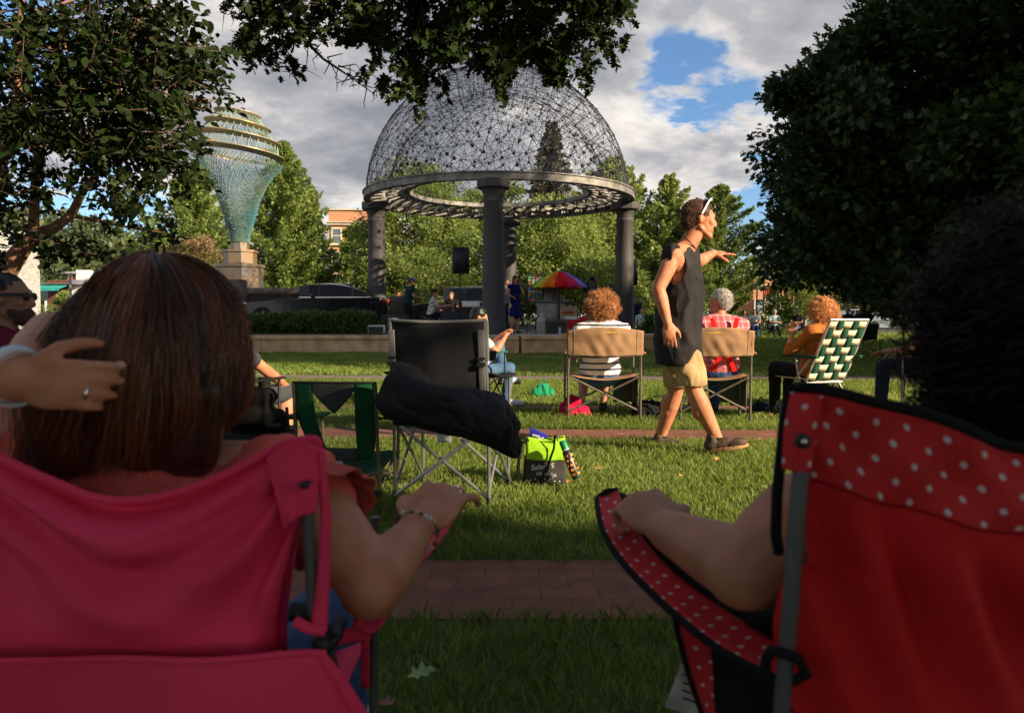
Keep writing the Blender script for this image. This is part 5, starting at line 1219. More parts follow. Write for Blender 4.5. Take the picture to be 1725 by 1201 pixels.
f_orange = fabric('burnt orange knit', (.36, .12, .025), col2=(.42, .15, .03)); f_char = fabric('charcoal cotton', (.04, .045, .05)); f_maroon = fabric('maroon cotton', (.13, .012, .035)); f_grey2 = fabric('heather grey cotton', (.28, .30, .34)); f_mint = fabric('pale mint cotton', (.42, .55, .48)); f_susp = fabric('red elastic webbing', (.65, .012, .010))
pc = P(1012, 620, 7.35)
seated((pc.x, 7.37, 0), 0, 'woman with strawberry blond curls and a striped shirt in the tan chair', m_skin_lt, s_stripe, f_denim, hip_z=.36, sc=.95, w=1.12, lean=.12, sleeve=.75, group='listeners on the lawn',
       arms=(((-.30, .05, .64), (-.26, .22, .62)), ((.30, .05, .64), (.25, .24, .62))), legs=(((-.11, .42, .40), (-.17, .36, .09)), ((.12, .42, .40), (.08, .45, .09))), pant_len=.45,
       hairf=curly_hair(h_straw, (.135, .125, .13), 2600, .055, .011, .0017, off=(0, -.025, .0)), shoes=f_char)
pc = P(1213, 620, 7.35)
mn, hc, Hm = seated((pc.x, 7.38, 0), radians(4), 'white haired man in a red plaid shirt and red suspenders in the tan chair', m_skin_red, s_plaid, f_dkdenim, hip_z=.395, sc=.97, w=1.14, lean=.02, sleeve=1.6, group='listeners on the lawn', look=radians(48), belly=.03,
       arms=(((-.28, .15, .66), (-.12, .38, .62)), ((.28, .15, .66), (.14, .38, .62))), hairf=short_hair(h_white, grow=.002, st=2600, L=.024, r=.0016, cutf=lambda q: (q.y > .058 and q.z < .052) or (abs(q.x) > .055 and q.z < .01 and q.y > -.03)))
def suspenders(par, cx, cy, hz, sc):
    g = MB()
    for s in (-1, 1):
        pts = []
        for t in np.linspace(0, 1, 12):
            z = hz + .07 + .50 * t; xx = s * (.035 + .085 * max(0, (t - .42) / .58) + .075 * max(0, (.30 - t) / .30)); yy = -.130 - .035 * sin(pi * t) - .012
            pts.append(Vector((cx + xx * sc, cy + (yy - .02 * t) * sc, z * sc)))
        for i in range(11): g.bar(pts[i], pts[i + 1] + (pts[i + 1] - pts[i]) * .1, .040, .012, up=(0, -1, 0))
    g.build('suspenders', f_susp, par, True)
suspenders(mn, pc.x, 7.375, .40, .97)
# webbed lawn chair
def webbed_chair():
    c = Vector((P(1392, 0, 7.2).x, 7.2, 0)); r = empty('webbed_lawn_chair', c, 'green and cream webbed folding lawn chair under the ginger haired woman', 'chair', None, radians(24))
    al = M('pale aluminium tube', (.48, .46, .42), .35, .1, 10, metal=.6); wg = fabric('dark green webbing', (.012, .065, .038)); wc = fabric('cream webbing', (.66, .58, .40)); w = .50; x = w / 2
    for s in (-1, 1):
        g = MB(); g.tube([(s * x, .24, 0), (s * x, .02, .40), (s * x, -.14, .58)], .012, 8); g.build('front_leg', al, r)
        g = MB(); g.tube([(s * x * .93, -.26, 0), (s * x * .93, .0, .36), (s * x * .93, .05, .58)], .012, 8); g.build('rear_leg', al, r)
        g = MB(); g.tube([(s * x * .9, -.06, .36), (s * x * .9, -.34, .93)], .012, 8); g.build('back_tube', al, r)
        g = MB(); g.box((s * (x + .01), -.03, .60), (.05, .42, .024)); g.build('armrest', wg, r, bevel=.008)
    B0, B1 = Vector((0, -.08, .38)), Vector((0, -.34, .925)); up = (B1 - B0); L = up.length; up.normalize(); nrm = Vector((0, -up.z, up.y)).normalized()
    for a_, y_, z_ in ((.9, -.34, .93), (.9, -.06, .36), (.93, -.25, .02), (1, .24, .02)): g = MB(); g.tube([(-x * a_, y_, z_), (x * a_, y_, z_)], .011, 8); g.build('frame_rail', al, r)
    nv, nh = 5, 7; bw, bh = .070, .066
    def weave(nm, mat, vert):
        g = MB(); N1 = nv if vert else nh
        for i in range(N1):
            def f(u, v, i=i):
                if vert: xx = (-w * .9 / 2 + w * .9 * (i + .5) / nv) + (u - .5) * bw; t = v * L; k = t / L * nh - .5; s_ = cos(pi * k) * (1 if i % 2 else -1)
                else: t = L * (i + .5) / nh + (u - .5) * bh; xx = -w * .47 + w * .94 * v; k = (xx + w * .45) / (w * .9) * nv - .5; s_ = cos(pi * k) * (-1 if i % 2 else 1)
                return B0 + Vector((xx, 0, 0)) + up * t + nrm * (.006 * max(-1, min(1, s_ * 1.6)))
            g.grid(f, 1, 40)
        g.build(nm, mat, r, solid=.0015)
    weave('green_webbing', wg, True); weave('cream_webbing', wc, False)
    g = MB(); g.grid(lambda u, v: Vector(((u - .5) * w * .9, -.08 + .40 * v, .40 - .03 * sin(pi * u))), 8, 6); g.build('seat', wc, r, solid=.004)
webbed_chair()
pc = P(1386, 620, 7.25)
seated((pc.x - .04, 7.29, 0), radians(26), 'woman with loose ginger hair and an orange top in the webbed lawn chair', m_skin_lt, f_orange, f_blk, hip_z=.37, sc=.90, lean=.10, sleeve=1.5, group='listeners on the lawn', w=1.05,
       arms=(((-.30, .10, .68), (-.30, .05, .88)), ((.29, .08, .66), (.2, .24, .62))), legs=(((-.12, .46, .52), (-.14, .44, .09)), ((.10, .46, .45), (.10, .50, .09))),
       hairf=curly_hair(h_red, (.12, .115, .125), 2000, .075, .012, .0016, seed=3, turns=1.0, off=(0, -.02, -.005), out=.25, drop=.8))
pc = P(1580, 600, 7.6)
seated((pc.x, 7.7, 0), radians(62), 'person in a white cap and pale shirt beside the dark curly haired person', m_skin_dk, f_grey2, f_navy, hip_z=.42, sc=.98, lean=.05, group='listeners on the lawn', hairf=combo(short_hair(h_blk), cap_hat(f_white)), arms=(((-.25, .2, .66), (-.1, .45, .62)), ((.27, .1, .66), (.24, .32, .62))))
camp_chair('black camp chair under the person in the white cap', (pc.x, 7.75, 0), radians(62), .52, .46, .38, .85, .58)
# sitter with clasped hands beyond the big black chair
pc = P(800, 600, 8.3)
seated((pc.x, 8.3, 0), radians(-72), 'dark haired youth in a white tee with clasped hands beyond the big black chair', m_skin_red, f_white, f_denim, hip_z=.31, sc=.88, lean=-.03, look=radians(-10), nod=-.25, group='listeners on the lawn',
       arms=(((-.22, .20, .68), (-.04, .36, .88)), ((.22, .20, .68), (.04, .38, .86))), legs=(((-.12, .34, .74), (-.06, .38, .36)), ((.12, .40, .48), (.08, .36, .09))), hairf=short_hair(h_blk, grow=.004), shoes=f_white)
camp_chair('green camp chair with a cup holder beyond the big black chair', (pc.x, 8.3, 0), radians(-72), .56, .48, .36, .78, .60, cloth=fabric('kelly green polyester', (.015, .16, .07)), tube=m_ktube)
# man half hidden behind the brown haired woman
pc = P(374, 600, 5.0)
seated((pc.x - .05, 5.05, 0), radians(-28), 'man in a charcoal tee and shorts, mostly hidden behind the brown haired woman', m_skin_red, f_char, f_char, hip_z=.34, sc=.98, lean=.1, sleeve=.6, group='listeners on the lawn', arms=(((-.27, .05, .60), (-.24, .28, .56)), ((.24, .22, .60), (.14, .46, .50))), legs=(((-.12, .46, .40), (-.10, .50, .09)), ((.12, .50, .44), (.16, .44, .09))), pant_len=.3, hairf=short_hair(h_brown, st=800))
camp_chair('black camp chair under the man in the charcoal tee', (pc.x - .05, 5.05, 0), radians(-28), .58, .48, .33, .70, .56, cloth=f_black, tube=m_ktube, cup=True)
# man in profile at the left edge
mn, hc, Hm = seated((P(2, 0, 3.72).x - .02, 3.72, 0), radians(-83), 'stubbled man in sunglasses and a maroon shirt at the left edge', m_skin_dk, f_maroon, f_dkdenim, hip_z=.295, sc=1.02, lean=.03, voxel=.007, group='listeners on the lawn', hairf=short_hair(h_blk, grow=-.004), look=0, w=1.05)
g = MB(); T = lambda x, y, z: Vector(hc) + Hm @ Vector((x, y, z))
for s in (-1, 1): g.ell(T(s * .033, .096, .004), (.030, .010, .020), Hm); g.bar(T(s * .062, .09, .012), T(s * .084, -.02, .010), .008, .016)
g.bar(T(-.03, .102, .01), T(.03, .102, .01), .008, .01); g.build('sunglasses', m_plastic, mn, True)
g = MB(); g.ell(T(0, .062, -.088), (.057, .05, .048), Hm); g.ell(T(0, .03, -.07), (.067, .055, .045), Hm); organic(g, 'stubble', fabric('beard stubble', (.07, .040, .028), bump=.6), .007, 3, wr=.001, wf=80, parent=mn, cut=lambda p: (Hm.transposed() @ (p - Vector(hc))).z > -.046 or (Hm.transposed() @ (p - Vector(hc))).y < -.02)
camp_chair('dark green camp chair at the left edge', (P(0, 0, 3.7).x - .04, 3.7, 0), radians(-83), .54, .46, .30, .87, .52, cloth=fabric('bottle green polyester', (.008, .05, .025)), tube=m_ktube)

# ---------------- the walking man
def walking_man():
    SK = m_skin_red; p = P; sh = (p(1134, 431, 5.26), p(1160, 424, 5.60)); hip = p(1146, 548, 5.46); chest = p(1146, 462, 5.44); nk = p(1153, 411, 5.45); hc = p(1179, 368, 5.46); Hm = frame_of((1, .06, -.10), (.10, 0, 1))
    g = MB(); torso(g, hip, chest, nk, sh, 0, .98, .02, (1, .3, 0))
    g.cone(nk - Vector((0, 0, .05)), .066, hc + Vector((-.015, 0, -.07)), .058); head(g, hc, Hm, 1.08)
    el, wr_ = p(1109, 487, 5.20), p(1125, 545, 5.17); limb(g, sh[0], el, wr_, .056, .043, .029, 1.06); g.ell(sh[0] + Vector((0, .0, -.01)), (.065, .06, .07))
    hand(g, wr_, (.12, .0, -1), (-.15, -1, .0), -1, 1.05, curl=(.25, .30, .34, .4), tcurl=.5)
    el2, wr2 = p(1177, 441, 5.83), p(1199, 428, 6.02); limb(g, sh[1], el2, wr2, .054, .044, .029)
    hand(g, wr2, (1, .15, .10), (0, -.35, 1), 1, 1.08, curl=(.10, .95, 1.05, 1.1), tcurl=.6)
    k1, a1 = p(1169, 658, 5.30), p(1206, 736, 5.32); limb(g, p(1154, 565, 5.39), k1, a1, .088, .060, .042, 1.08); k2, a2 = p(1137, 660, 5.68), p(1113, 733, 5.80); limb(g, p(1142, 560, 5.56), k2, a2, .088, .058, .042, 1.08)
    for k, a in ((k1, a1), (k2, a2)): g.ell(k.lerp(a, .32) + Vector((-.022, 0, 0)), (.050, .052, .10))
    g.cone(a1, .042, a1 + Vector((.02, 0, -.05)), .045); g.cone(a2, .042, a2 + Vector((0, 0, -.05)), .042)
    body = organic(g, 'person', SK, .0062, 5); tag(body, 'man in a black sleeveless shirt walking right and pointing ahead', 'person')
    face_bits(body, hc, Hm, 1.08)
    short_hair(hairmat('short brown hair', (.05, .022, .012), (.22, .11, .06), .5, .3), grow=.0015, wr=.0, st=4500, L=.017, r=.0012, cutf=lambda q: (q.y > .040 and q.z < .060 + .3 * (q.y - .06)) or (abs(q.x) > .055 and q.z < .012 and q.y > -.034))(body, hc, Hm, 1.08)
    # shirt
    g = MB(); torso(g, hip + Vector((0, 0, .05)), chest, nk - Vector((0, 0, .05)), sh, .022, 1.0, .03, (1, .3, 0))
    q1, q2 = p(1146, 470, 5.44), p(1141, 606, 5.46); pts = [q1.lerp(q2, t) for t in (0, .25, .5, .75, 1)]
    Q = Matrix(((1, 0, 0), (0, 1, 0), (0, 0, 1)))
    for i in range(25):
        t = i / 24; g.ell(q1.lerp(q2, t), (.148 + .018 * t, .168 + .045 * t, .10), Q, 20, 12)
    zcut = p(0, 612, 5.46).z; ah = p(1141, 446, 5.26); nz_ = p(0, 404, 5.45).z
    def cut(c):
        if c.z < zcut + .012 * sin(c.x * 22): return True
        if c.z > nz_ + .012: return True
        dx = (c.x - ah.x) / .060; dz = (c.z - ah.z) / (.13 if c.z < ah.z else .115)
        if c.y < 5.40 and dx * dx + dz * dz < 1: return True
        dx = (c.x - (ah.x + .09)) / .065; dz = (c.z - (ah.z - .00)) / .12
        return c.y > 5.52 and dx * dx + dz * dz < 1
    s = organic(g, 'sleeveless_shirt', fabric('black jersey', (.020, .018, .019), rough=.9, col2=(.032, .029, .030)), .008, 5, wr=.018, wf=6.5, parent=body, cut=cut, seed=4)
    m = s.modifiers.new('t', 'SOLIDIFY'); m.thickness = .006
    # shorts
    g = MB(); g.ell(p(1146, 580, 5.46), (.135, .150, .12)); h1, h2 = p(1156, 585, 5.39), p(1141, 580, 5.56)
    g.cone(h1, .10, p(1166, 640, 5.31), .098); g.cone(h2, .11, p(1139, 640, 5.64), .095); g.ell(p(1158, 624, 5.235), (.05, .022, .045))
    def cut2(c):
        return c.z < p(0, 650, 5.31).z if c.y < 5.46 else c.z < p(0, 652, 5.66).z
    s = organic(g, 'cargo_shorts', f_khaki, .009, 4, wr=.013, wf=9, parent=body, cut=cut2, seed=9); m = s.modifiers.new('t', 'SOLIDIFY'); m.thickness = .005
    mshoe = M('brown trail shoe leather', (.07, .042, .025), .7, .5, 22, .6, 90); msole = M('tan rubber sole', (.30, .16, .07), .8, .4, 30)
    shoe('shoe', a1 + Vector((-.065, .0, -.105)), a1 + Vector((.200, -.06, -.05)), .09, mshoe, body, .056, msole, .006); shoe('shoe', a2 + Vector((-.07, 0, -.095)), a2 + Vector((.17, -.05, -.10)), .085, mshoe, body, .054, msole, .006)
    for a in (a1, a2): g = MB(); g.lathe([(.046, -.035), (.047, .0), (.044, .012)], 16, c=a + Vector((.0, 0, -.01))); g.build('sock', f_blk, body, True)
    T = lambda x, y, z: Vector(hc) + Hm @ Vector((x, y, z)) * 1.08
    g = MB(); wp = M('white sunglass plastic', (.75, .75, .75), .3)
    for s in (-1, 1): g.bar(T(s * .090, -.014, .018), T(s * .082, .026, .108), .006, .012); g.bar(T(s * .082, .026, .108), T(s * .05, .052, .124), .008, .016)
    g.build('sunglasses', wp, body, True); g = MB()
    for s in (-1, 1): g.ell(T(s * .040, .046, .122), (.03, .022, .008), Hm)
    g.build('lens', m_cglass, bpy.data.objects[body.children[-1].name] if False else body, True)
    g = MB(); pts = []
    for k in range(25):
        a = 2 * pi * k / 24; pts.append(nk + Vector((.070 * cos(a) + .006, .076 * sin(a), .018 - .060 * cos(a))))
    g.tube(pts, .0035, 6); g.build('neck_cord', f_blk, body, True)
    g = MB(); d = (wr2 - el2).normalized(); u = d.orthogonal().normalized(); w_ = d.cross(u); g.tube([wr2 + (u * cos(a) + w_ * sin(a)) * .033 for a in np.linspace(0, 2 * pi, 17)], .005, 6); g.build('wristband', wp, body, True)
    d = Vector((.12, 0, -1)).normalized(); g = MB(); c = wr_ + d * .11 + Vector((.01, -.004, 0)); g.tube([c + Vector((.0115 * cos(a), .0115 * sin(a), 0)) for a in np.linspace(0, 2 * pi, 13)], .0022, 5); g.build('ring', M('gold ring', (.7, .45, .12), .25, metal=1), body, True)
walking_man()

# ---------------- big black chair with a jacket, green chair, bag and spray can
cc = (G(672, 840) + G(838, 858)) / 2
rz_ = atan2(G(838, 858).y - G(672, 840).y, G(838, 858).x - G(672, 840).x)
ch = camp_chair('big black camp chair with grey edge trim and a jacket on its seat', (cc.x + .02, cc.y + .24, 0), rz_ * .5, .50, .46, .43, .935, .64, cloth=f_black, trim=f_grey, rake=.07, tag_=(.02, .075, .075), cup=False)
for s in (-1, 1):
    g = MB(); g.box((s * .232, -.305, .74), (.032, .012, .30), (.12, 0, 0)); st = g.build('strap', f_grey, ch, bevel=.003)
    g = MB(); g.box((s * .232, -.318, .72), (.04, .014, .02)); g.box((s * .232, -.317, .75), (.04, .014, .012)); g.build('buckle', m_plastic, st)
def jacket():
    rows = [[(668, 640, 3.95), (664, 612, 3.80), (652, 632, 3.60), (640, 660, 3.56), (632, 678, 3.54), (648, 704, 3.56)], [(700, 640, 3.95), (694, 618, 3.80), (684, 640, 3.58), (680, 672, 3.53), (676, 700, 3.53), (680, 712, 3.57)], [(742, 660, 3.95), (738, 642, 3.78), (734, 660, 3.56), (732, 688, 3.50), (730, 712, 3.51), (734, 727, 3.55)],
            [(790, 675, 3.95), (788, 655, 3.78), (788, 672, 3.55), (784, 700, 3.48), (780, 725, 3.50), (786, 738, 3.54)], [(830, 680, 3.95), (826, 662, 3.78), (830, 676, 3.55), (832, 702, 3.48), (824, 732, 3.49), (820, 750, 3.55)], [(850, 690, 3.9), (848, 672, 3.76), (856, 688, 3.56), (862, 712, 3.50), (862, 745, 3.50), (868, 770, 3.53)], [(852, 700, 3.85), (858, 684, 3.74), (868, 702, 3.58), (876, 716, 3.54), (872, 735, 3.54), (877, 745, 3.55)]]
    cols = [[P(*q) for q in r_] for r_ in rows]
    def f(u, v):
        p = curve_eval([curve_eval(c_, v) for c_ in cols], u); w = sin(pi * min(1, max(0, u))) ** .5
        fold = .030 * mnoise.noise((u * 3.2 + v * 1.1, v * 1.6 - u, 5)) + .008 * abs(mnoise.noise((u * 10 - v * 4, v * 6 + u * 5, 2))) * 4 + .008 * sin(u * 23 + v * 7 + 2.5 * sin(v * 5)) * (.3 + .7 * v) + .011 * abs(sin(u * 8 - v * 9 + 1.5 * sin(u * 9))) + .020 * mnoise.noise((u * 5 - v * 2, v * 4 + u * 2, 3)) + .006 * mnoise.noise((u * 13, v * 9, 8))
        return p + Vector((0, -fold * w - .004, fold * .35))
    g = MB(); g.grid(f, 90, 60); j = g.build('jacket', fabric('black nylon shell', (.014, .014, .015), rough=.8, spec=.2, col2=(.022, .022, .023), bump=.5, bscale=40), None, solid=.010); tag(j, 'black nylon jacket draped over the arms and seat of the big black chair', 'jacket')
    g = MB(); g.tube([f(i / 30, 1) for i in range(31)], .006, 6); g.tube([f(.80 + .02 * sin(i), i / 12) + Vector((0, -.012, 0)) for i in range(13)], .004, 6); g.build('hem', f_blk, j, True)
jacket()
def green_back(r, x, yb, seat, top, rake):
    zb = seat + .05; mm = mk('see through dark mesh'); m, nt, b = mm; b.inputs['Base Color'].default_value = (.10, .11, .09, 1); tr = nt.nodes.new('ShaderNodeBsdfTransparent'); mx = nt.nodes.new('ShaderNodeMixShader'); mx.inputs[0].default_value = .38; nt.links.new(tr.outputs[0], mx.inputs[1]); nt.links.new(b.outputs[0], mx.inputs[2]); nt.links.new(mx.outputs[0], nt.nodes['Material Output'].inputs[0])
    w = x * 2
    def bk(u, v):
        z = zb + (top - zb) * v; cx = .30 * (1 - v) ** 2.2; uu = cx + (1 - cx * 1.25) * u
        return Vector(((uu - .5) * w, yb - rake * (z / top) - .035 * sin(pi * u), z))
    g = MB(); g.grid(lambda u, v: bk(.25 * u, v), 4, 16); g.grid(lambda u, v: bk(.75 + .25 * u, v), 4, 16); g.grid(lambda u, v: bk(.25 + .5 * u, .0 + .16 * v), 8, 3); g.build('backrest', f_green, r, solid=.006)
    g = MB(); g.grid(lambda u, v: bk(.25 + .5 * u, .16 + .84 * v) + Vector((0, .004, 0)), 8, 12); g.build('mesh_panel', m, r)
    g = MB(); g.grid(lambda u, v: bk(.25 + .5 * u, 1 - v * (.10 + .30 * (1 - abs(2 * u - 1)) ** .8)), 24, 8); gc = fabric('dark grey cloth', (.05, .055, .055)); g.build('grey_panel', gc, r, solid=.008); g = MB(); g.grid(lambda u, v: bk(.27 + .46 * u, .0 + .15 * v) + Vector((0, -.006, 0)), 8, 3); g.build('grey_panel', gc, r, solid=.008)
    g = MB(); g.tube([bk(0, .1 + .9 * i / 8) for i in range(9)] + [bk(i / 10, 1) for i in range(1, 11)] + [bk(1, 1 - .9 * i / 8) for i in range(1, 9)], .007, 7); g.build('edge_piping', m_plastic, r)
c2 = G(583, 838)
camp_chair('empty green camp chair with see through mesh back panel', (c2.x - .02, c2.y + .20, 0), radians(-5), .44, .42, .16, .615, .40, cloth=f_green, tube=m_dtube, backfn=green_back, rake=.05, cup=False)
g = MB()
pp = [(550, 768), (570, 770), (575, 812), (560, 820), (548, 800)]
g.poly([P(x, y, 4.25) for x, y in pp], (0, .015, 0)); g.cone(P(572, 775, 4.26), .012, P(576, 790, 4.26), .014)
tag(g.build('paper_pack', m_paper, None), 'crumpled white paper packet hanging under the green camp chair', 'packet')
# low seat with black cloth left of the green chair
c3 = G(425, 800); c3.y = 4.55; c3.x = P(418, 0, 4.55).x
camp_chair('low folding stool chair draped with black cloth beside the green camp chair', c3, radians(10), .42, .36, .27, .45, .36, cloth=f_black, tube=m_ktube, back=False, cup=False)
g = MB()
for (a, b, r_) in (((395, 672, 4.4), (450, 668, 4.4), .055), ((385, 700, 4.4), (465, 705, 4.4), .06), ((400, 720, 4.45), (462, 722, 4.45), .045), ((440, 672, 4.4), (470, 715, 4.4), .04)): g.cone(P(*a), r_, P(*b), r_)
j = organic(g, 'sweater', fabric('black fleece', (.010, .010, .010)), .010, 5, wr=.016, wf=6); tag(j, 'black fleece heaped on the low stool chair beside the green camp chair', 'sweater')
def bag():
    c = G(918, 815); r = empty('tote_bag', c, 'lime green and charcoal lunch tote standing on the grass', 'bag', None, radians(-6)); lime = fabric('lime green nylon', (.28, .55, .015), col2=(.34, .62, .02), spec=.3); ch_ = fabric('charcoal nylon', (.05, .046, .042)); w, h, d = .235, .275, .13
    def sh_(u, v, y): k = 1 - .08 * v; return Vector(((u - .5) * w * k + .012 * sin(v * 3), y, h * v * (1 - .05 * sin(pi * u)) - .0))
    g = MB(); g.grid(lambda u, v: sh_(u, v * .56, -d / 2 - .018 * sin(pi * u) * sin(pi * v) + .004 * mnoise.noise((u * 6, v * 6, 1))), 14, 12)
    g.grid(lambda u, v: Vector(((.5 - .04 * v * .6) * w * 1 - .0, -d / 2 + d * u, h * v * .56)), 6, 8); g.grid(lambda u, v: Vector((-(.5 - .04 * v * .6) * w, d / 2 - d * u, h * v * .56)), 6, 8); g.grid(lambda u, v: Vector(((u - .5) * w, -d / 2 + d * v, .004)), 4, 4); g.build('body', ch_, r, solid=.006)
    g = MB(); g.grid(lambda u, v: sh_(u, .56 + .44 * v, -d / 2 + .055 * v * v - .012 * sin(pi * u) + .005 * mnoise.noise((u * 6, v * 6, 4))), 14, 10); g.grid(lambda u, v: sh_(u, .56 + .44 * v, d / 2 - .03 * v * v), 8, 6)
    g.grid(lambda u, v: Vector(((.475 - .02 * v) * w, -d / 2 + .055 * v * v + (d - .085 * v * v) * u, h * (.56 + .42 * v))), 5, 6); g.grid(lambda u, v: Vector((-(.475 - .02 * v) * w, -d / 2 + .055 * v * v + (d - .085 * v * v) * u, h * (.56 + .42 * v))), 5, 6); g.build('upper_panel', lime, r, solid=.006)
    g = MB(); g.tube([sh_(i / 12, 1.0, -d / 2 + .052) for i in range(13)], .006, 6); g.build('rim', m_plastic, r)
    g = MB(); g.tube([(.075, -.05, .26), (.06, -.075, .29), (.055, -.085, .22), (.02, -.095, .12), (-.03, -.10, .03), (-.045, -.12, .0)], .0075, 6, flat=((0, -1, 0), .45)); g.tube([(-.09, -.04, .26), (-.125, -.05, .24), (-.145, -.055, .15), (-.15, -.06, .04)], .010, 6); g.build('strap', f_blk, r)
    g = MB(); g.tube([(.055, -.04, .27), (.07, -.05, .30), (.085, -.045, .27)], .004, 6); g.build('loop', m_plastic, r)
    for k, (tx, sz, xx, zz, rt) in enumerate((("Safety S", .042, -.075, .095, .12), ("Home", .036, -.045, .065, .05), ("LIFE", .024, .035, .045, .5))):
        cu = bpy.data.curves.new('t', 'FONT'); cu.body = tx; cu.size = sz; cu.extrude = .0008; cu.shear = .3; ob = bpy.data.objects.new('t', cu); COL.objects.link(ob); dg = bpy.context.evaluated_depsgraph_get(); me = bpy.data.meshes.new_from_object(ob.evaluated_get(dg)); bpy.data.objects.remove(ob)
        me.transform(Matrix.Translation((xx, -d / 2 - .026, zz)) @ Matrix.Rotation(pi / 2, 4, 'X') @ Matrix.Rotation(rt, 4, 'Z')); me.materials.clear(); me.materials.append(m_white); link(me, 'printed_word', r)
    rs = random.Random(3); g = MB()
    for k in range(7): g.ell((-.075 + k * .027, -d / 2 - .025, .035 + .02 * rs.random()), (.004, .002, .004), n=6, m=4)
    g.build('printed_dots', m_white, r)
    mb_ = M('blue snack foil', (.012, .015, .22), .35, .4, 18, spec=.6, col2=(.03, .03, .35)); g = MB(); g.poly([(-.095, -.02, .24), (.03, -.02, .24), (.01, -.015, .285), (-.04, -.012, .305), (-.085, -.012, .325)], (0, .03, 0)); sb = g.build('snack_bag', mb_, None, bevel=.004); sb.location = r.location; sb.rotation_euler = r.rotation_euler; tag(sb, 'blue foil snack bag sticking out of the lime tote', 'snack bag')
    g = MB(); g.bar((-.07, -.024, .285), (-.03, -.024, .275), .004, .01); g.bar((-.04, -.024, .262), (-.005, -.024, .27), .004, .008); g.build('wrapper_print', m_paper, sb)
    # spray can
    top, bot = P(947, 742, 4.28), P(972, 806, 4.24); dv = (top - bot).normalized(); L = (top - bot).length; rt = dv.to_track_quat('Z', 'Y')
    can = empty('spray_can', bot, 'black and orange bug spray can with a green cap leaning on the tote', 'spray can'); can.rotation_mode = 'QUATERNION'; can.rotation_quaternion = rt
    g = MB(); g.lathe([(.024, 0), (.026, .004), (.026, L * .68), (.022, L * .73), (.018, L * .75)], 20); g.build('can_body', M('dark green and black printed label', (.012, .03, .02), .35, .3, 30), can)
    g = MB(); g.lathe([(.020, L * .74), (.020, L * .77)], 20); g.build('collar', m_paper, can)
    g = MB(); g.lathe([(.0215, L * .77), (.021, L * .95), (.017, L), (0, L)], 20); g.build('cap', M('green plastic cap', (.0, .22, .07), .4), can)
    g = MB(); mo = M('orange print', (.75, .20, .02), .5)
    for k in range(5):
        for a in range(5): an = a * 2 * pi / 5 + k * .3; g.box((.0255 * cos(an), .0255 * sin(an), L * (.12 + .12 * k)), (.003, .020, L * .055), (0, 0, an))
    g.build('label_print', mo, can)
bag()
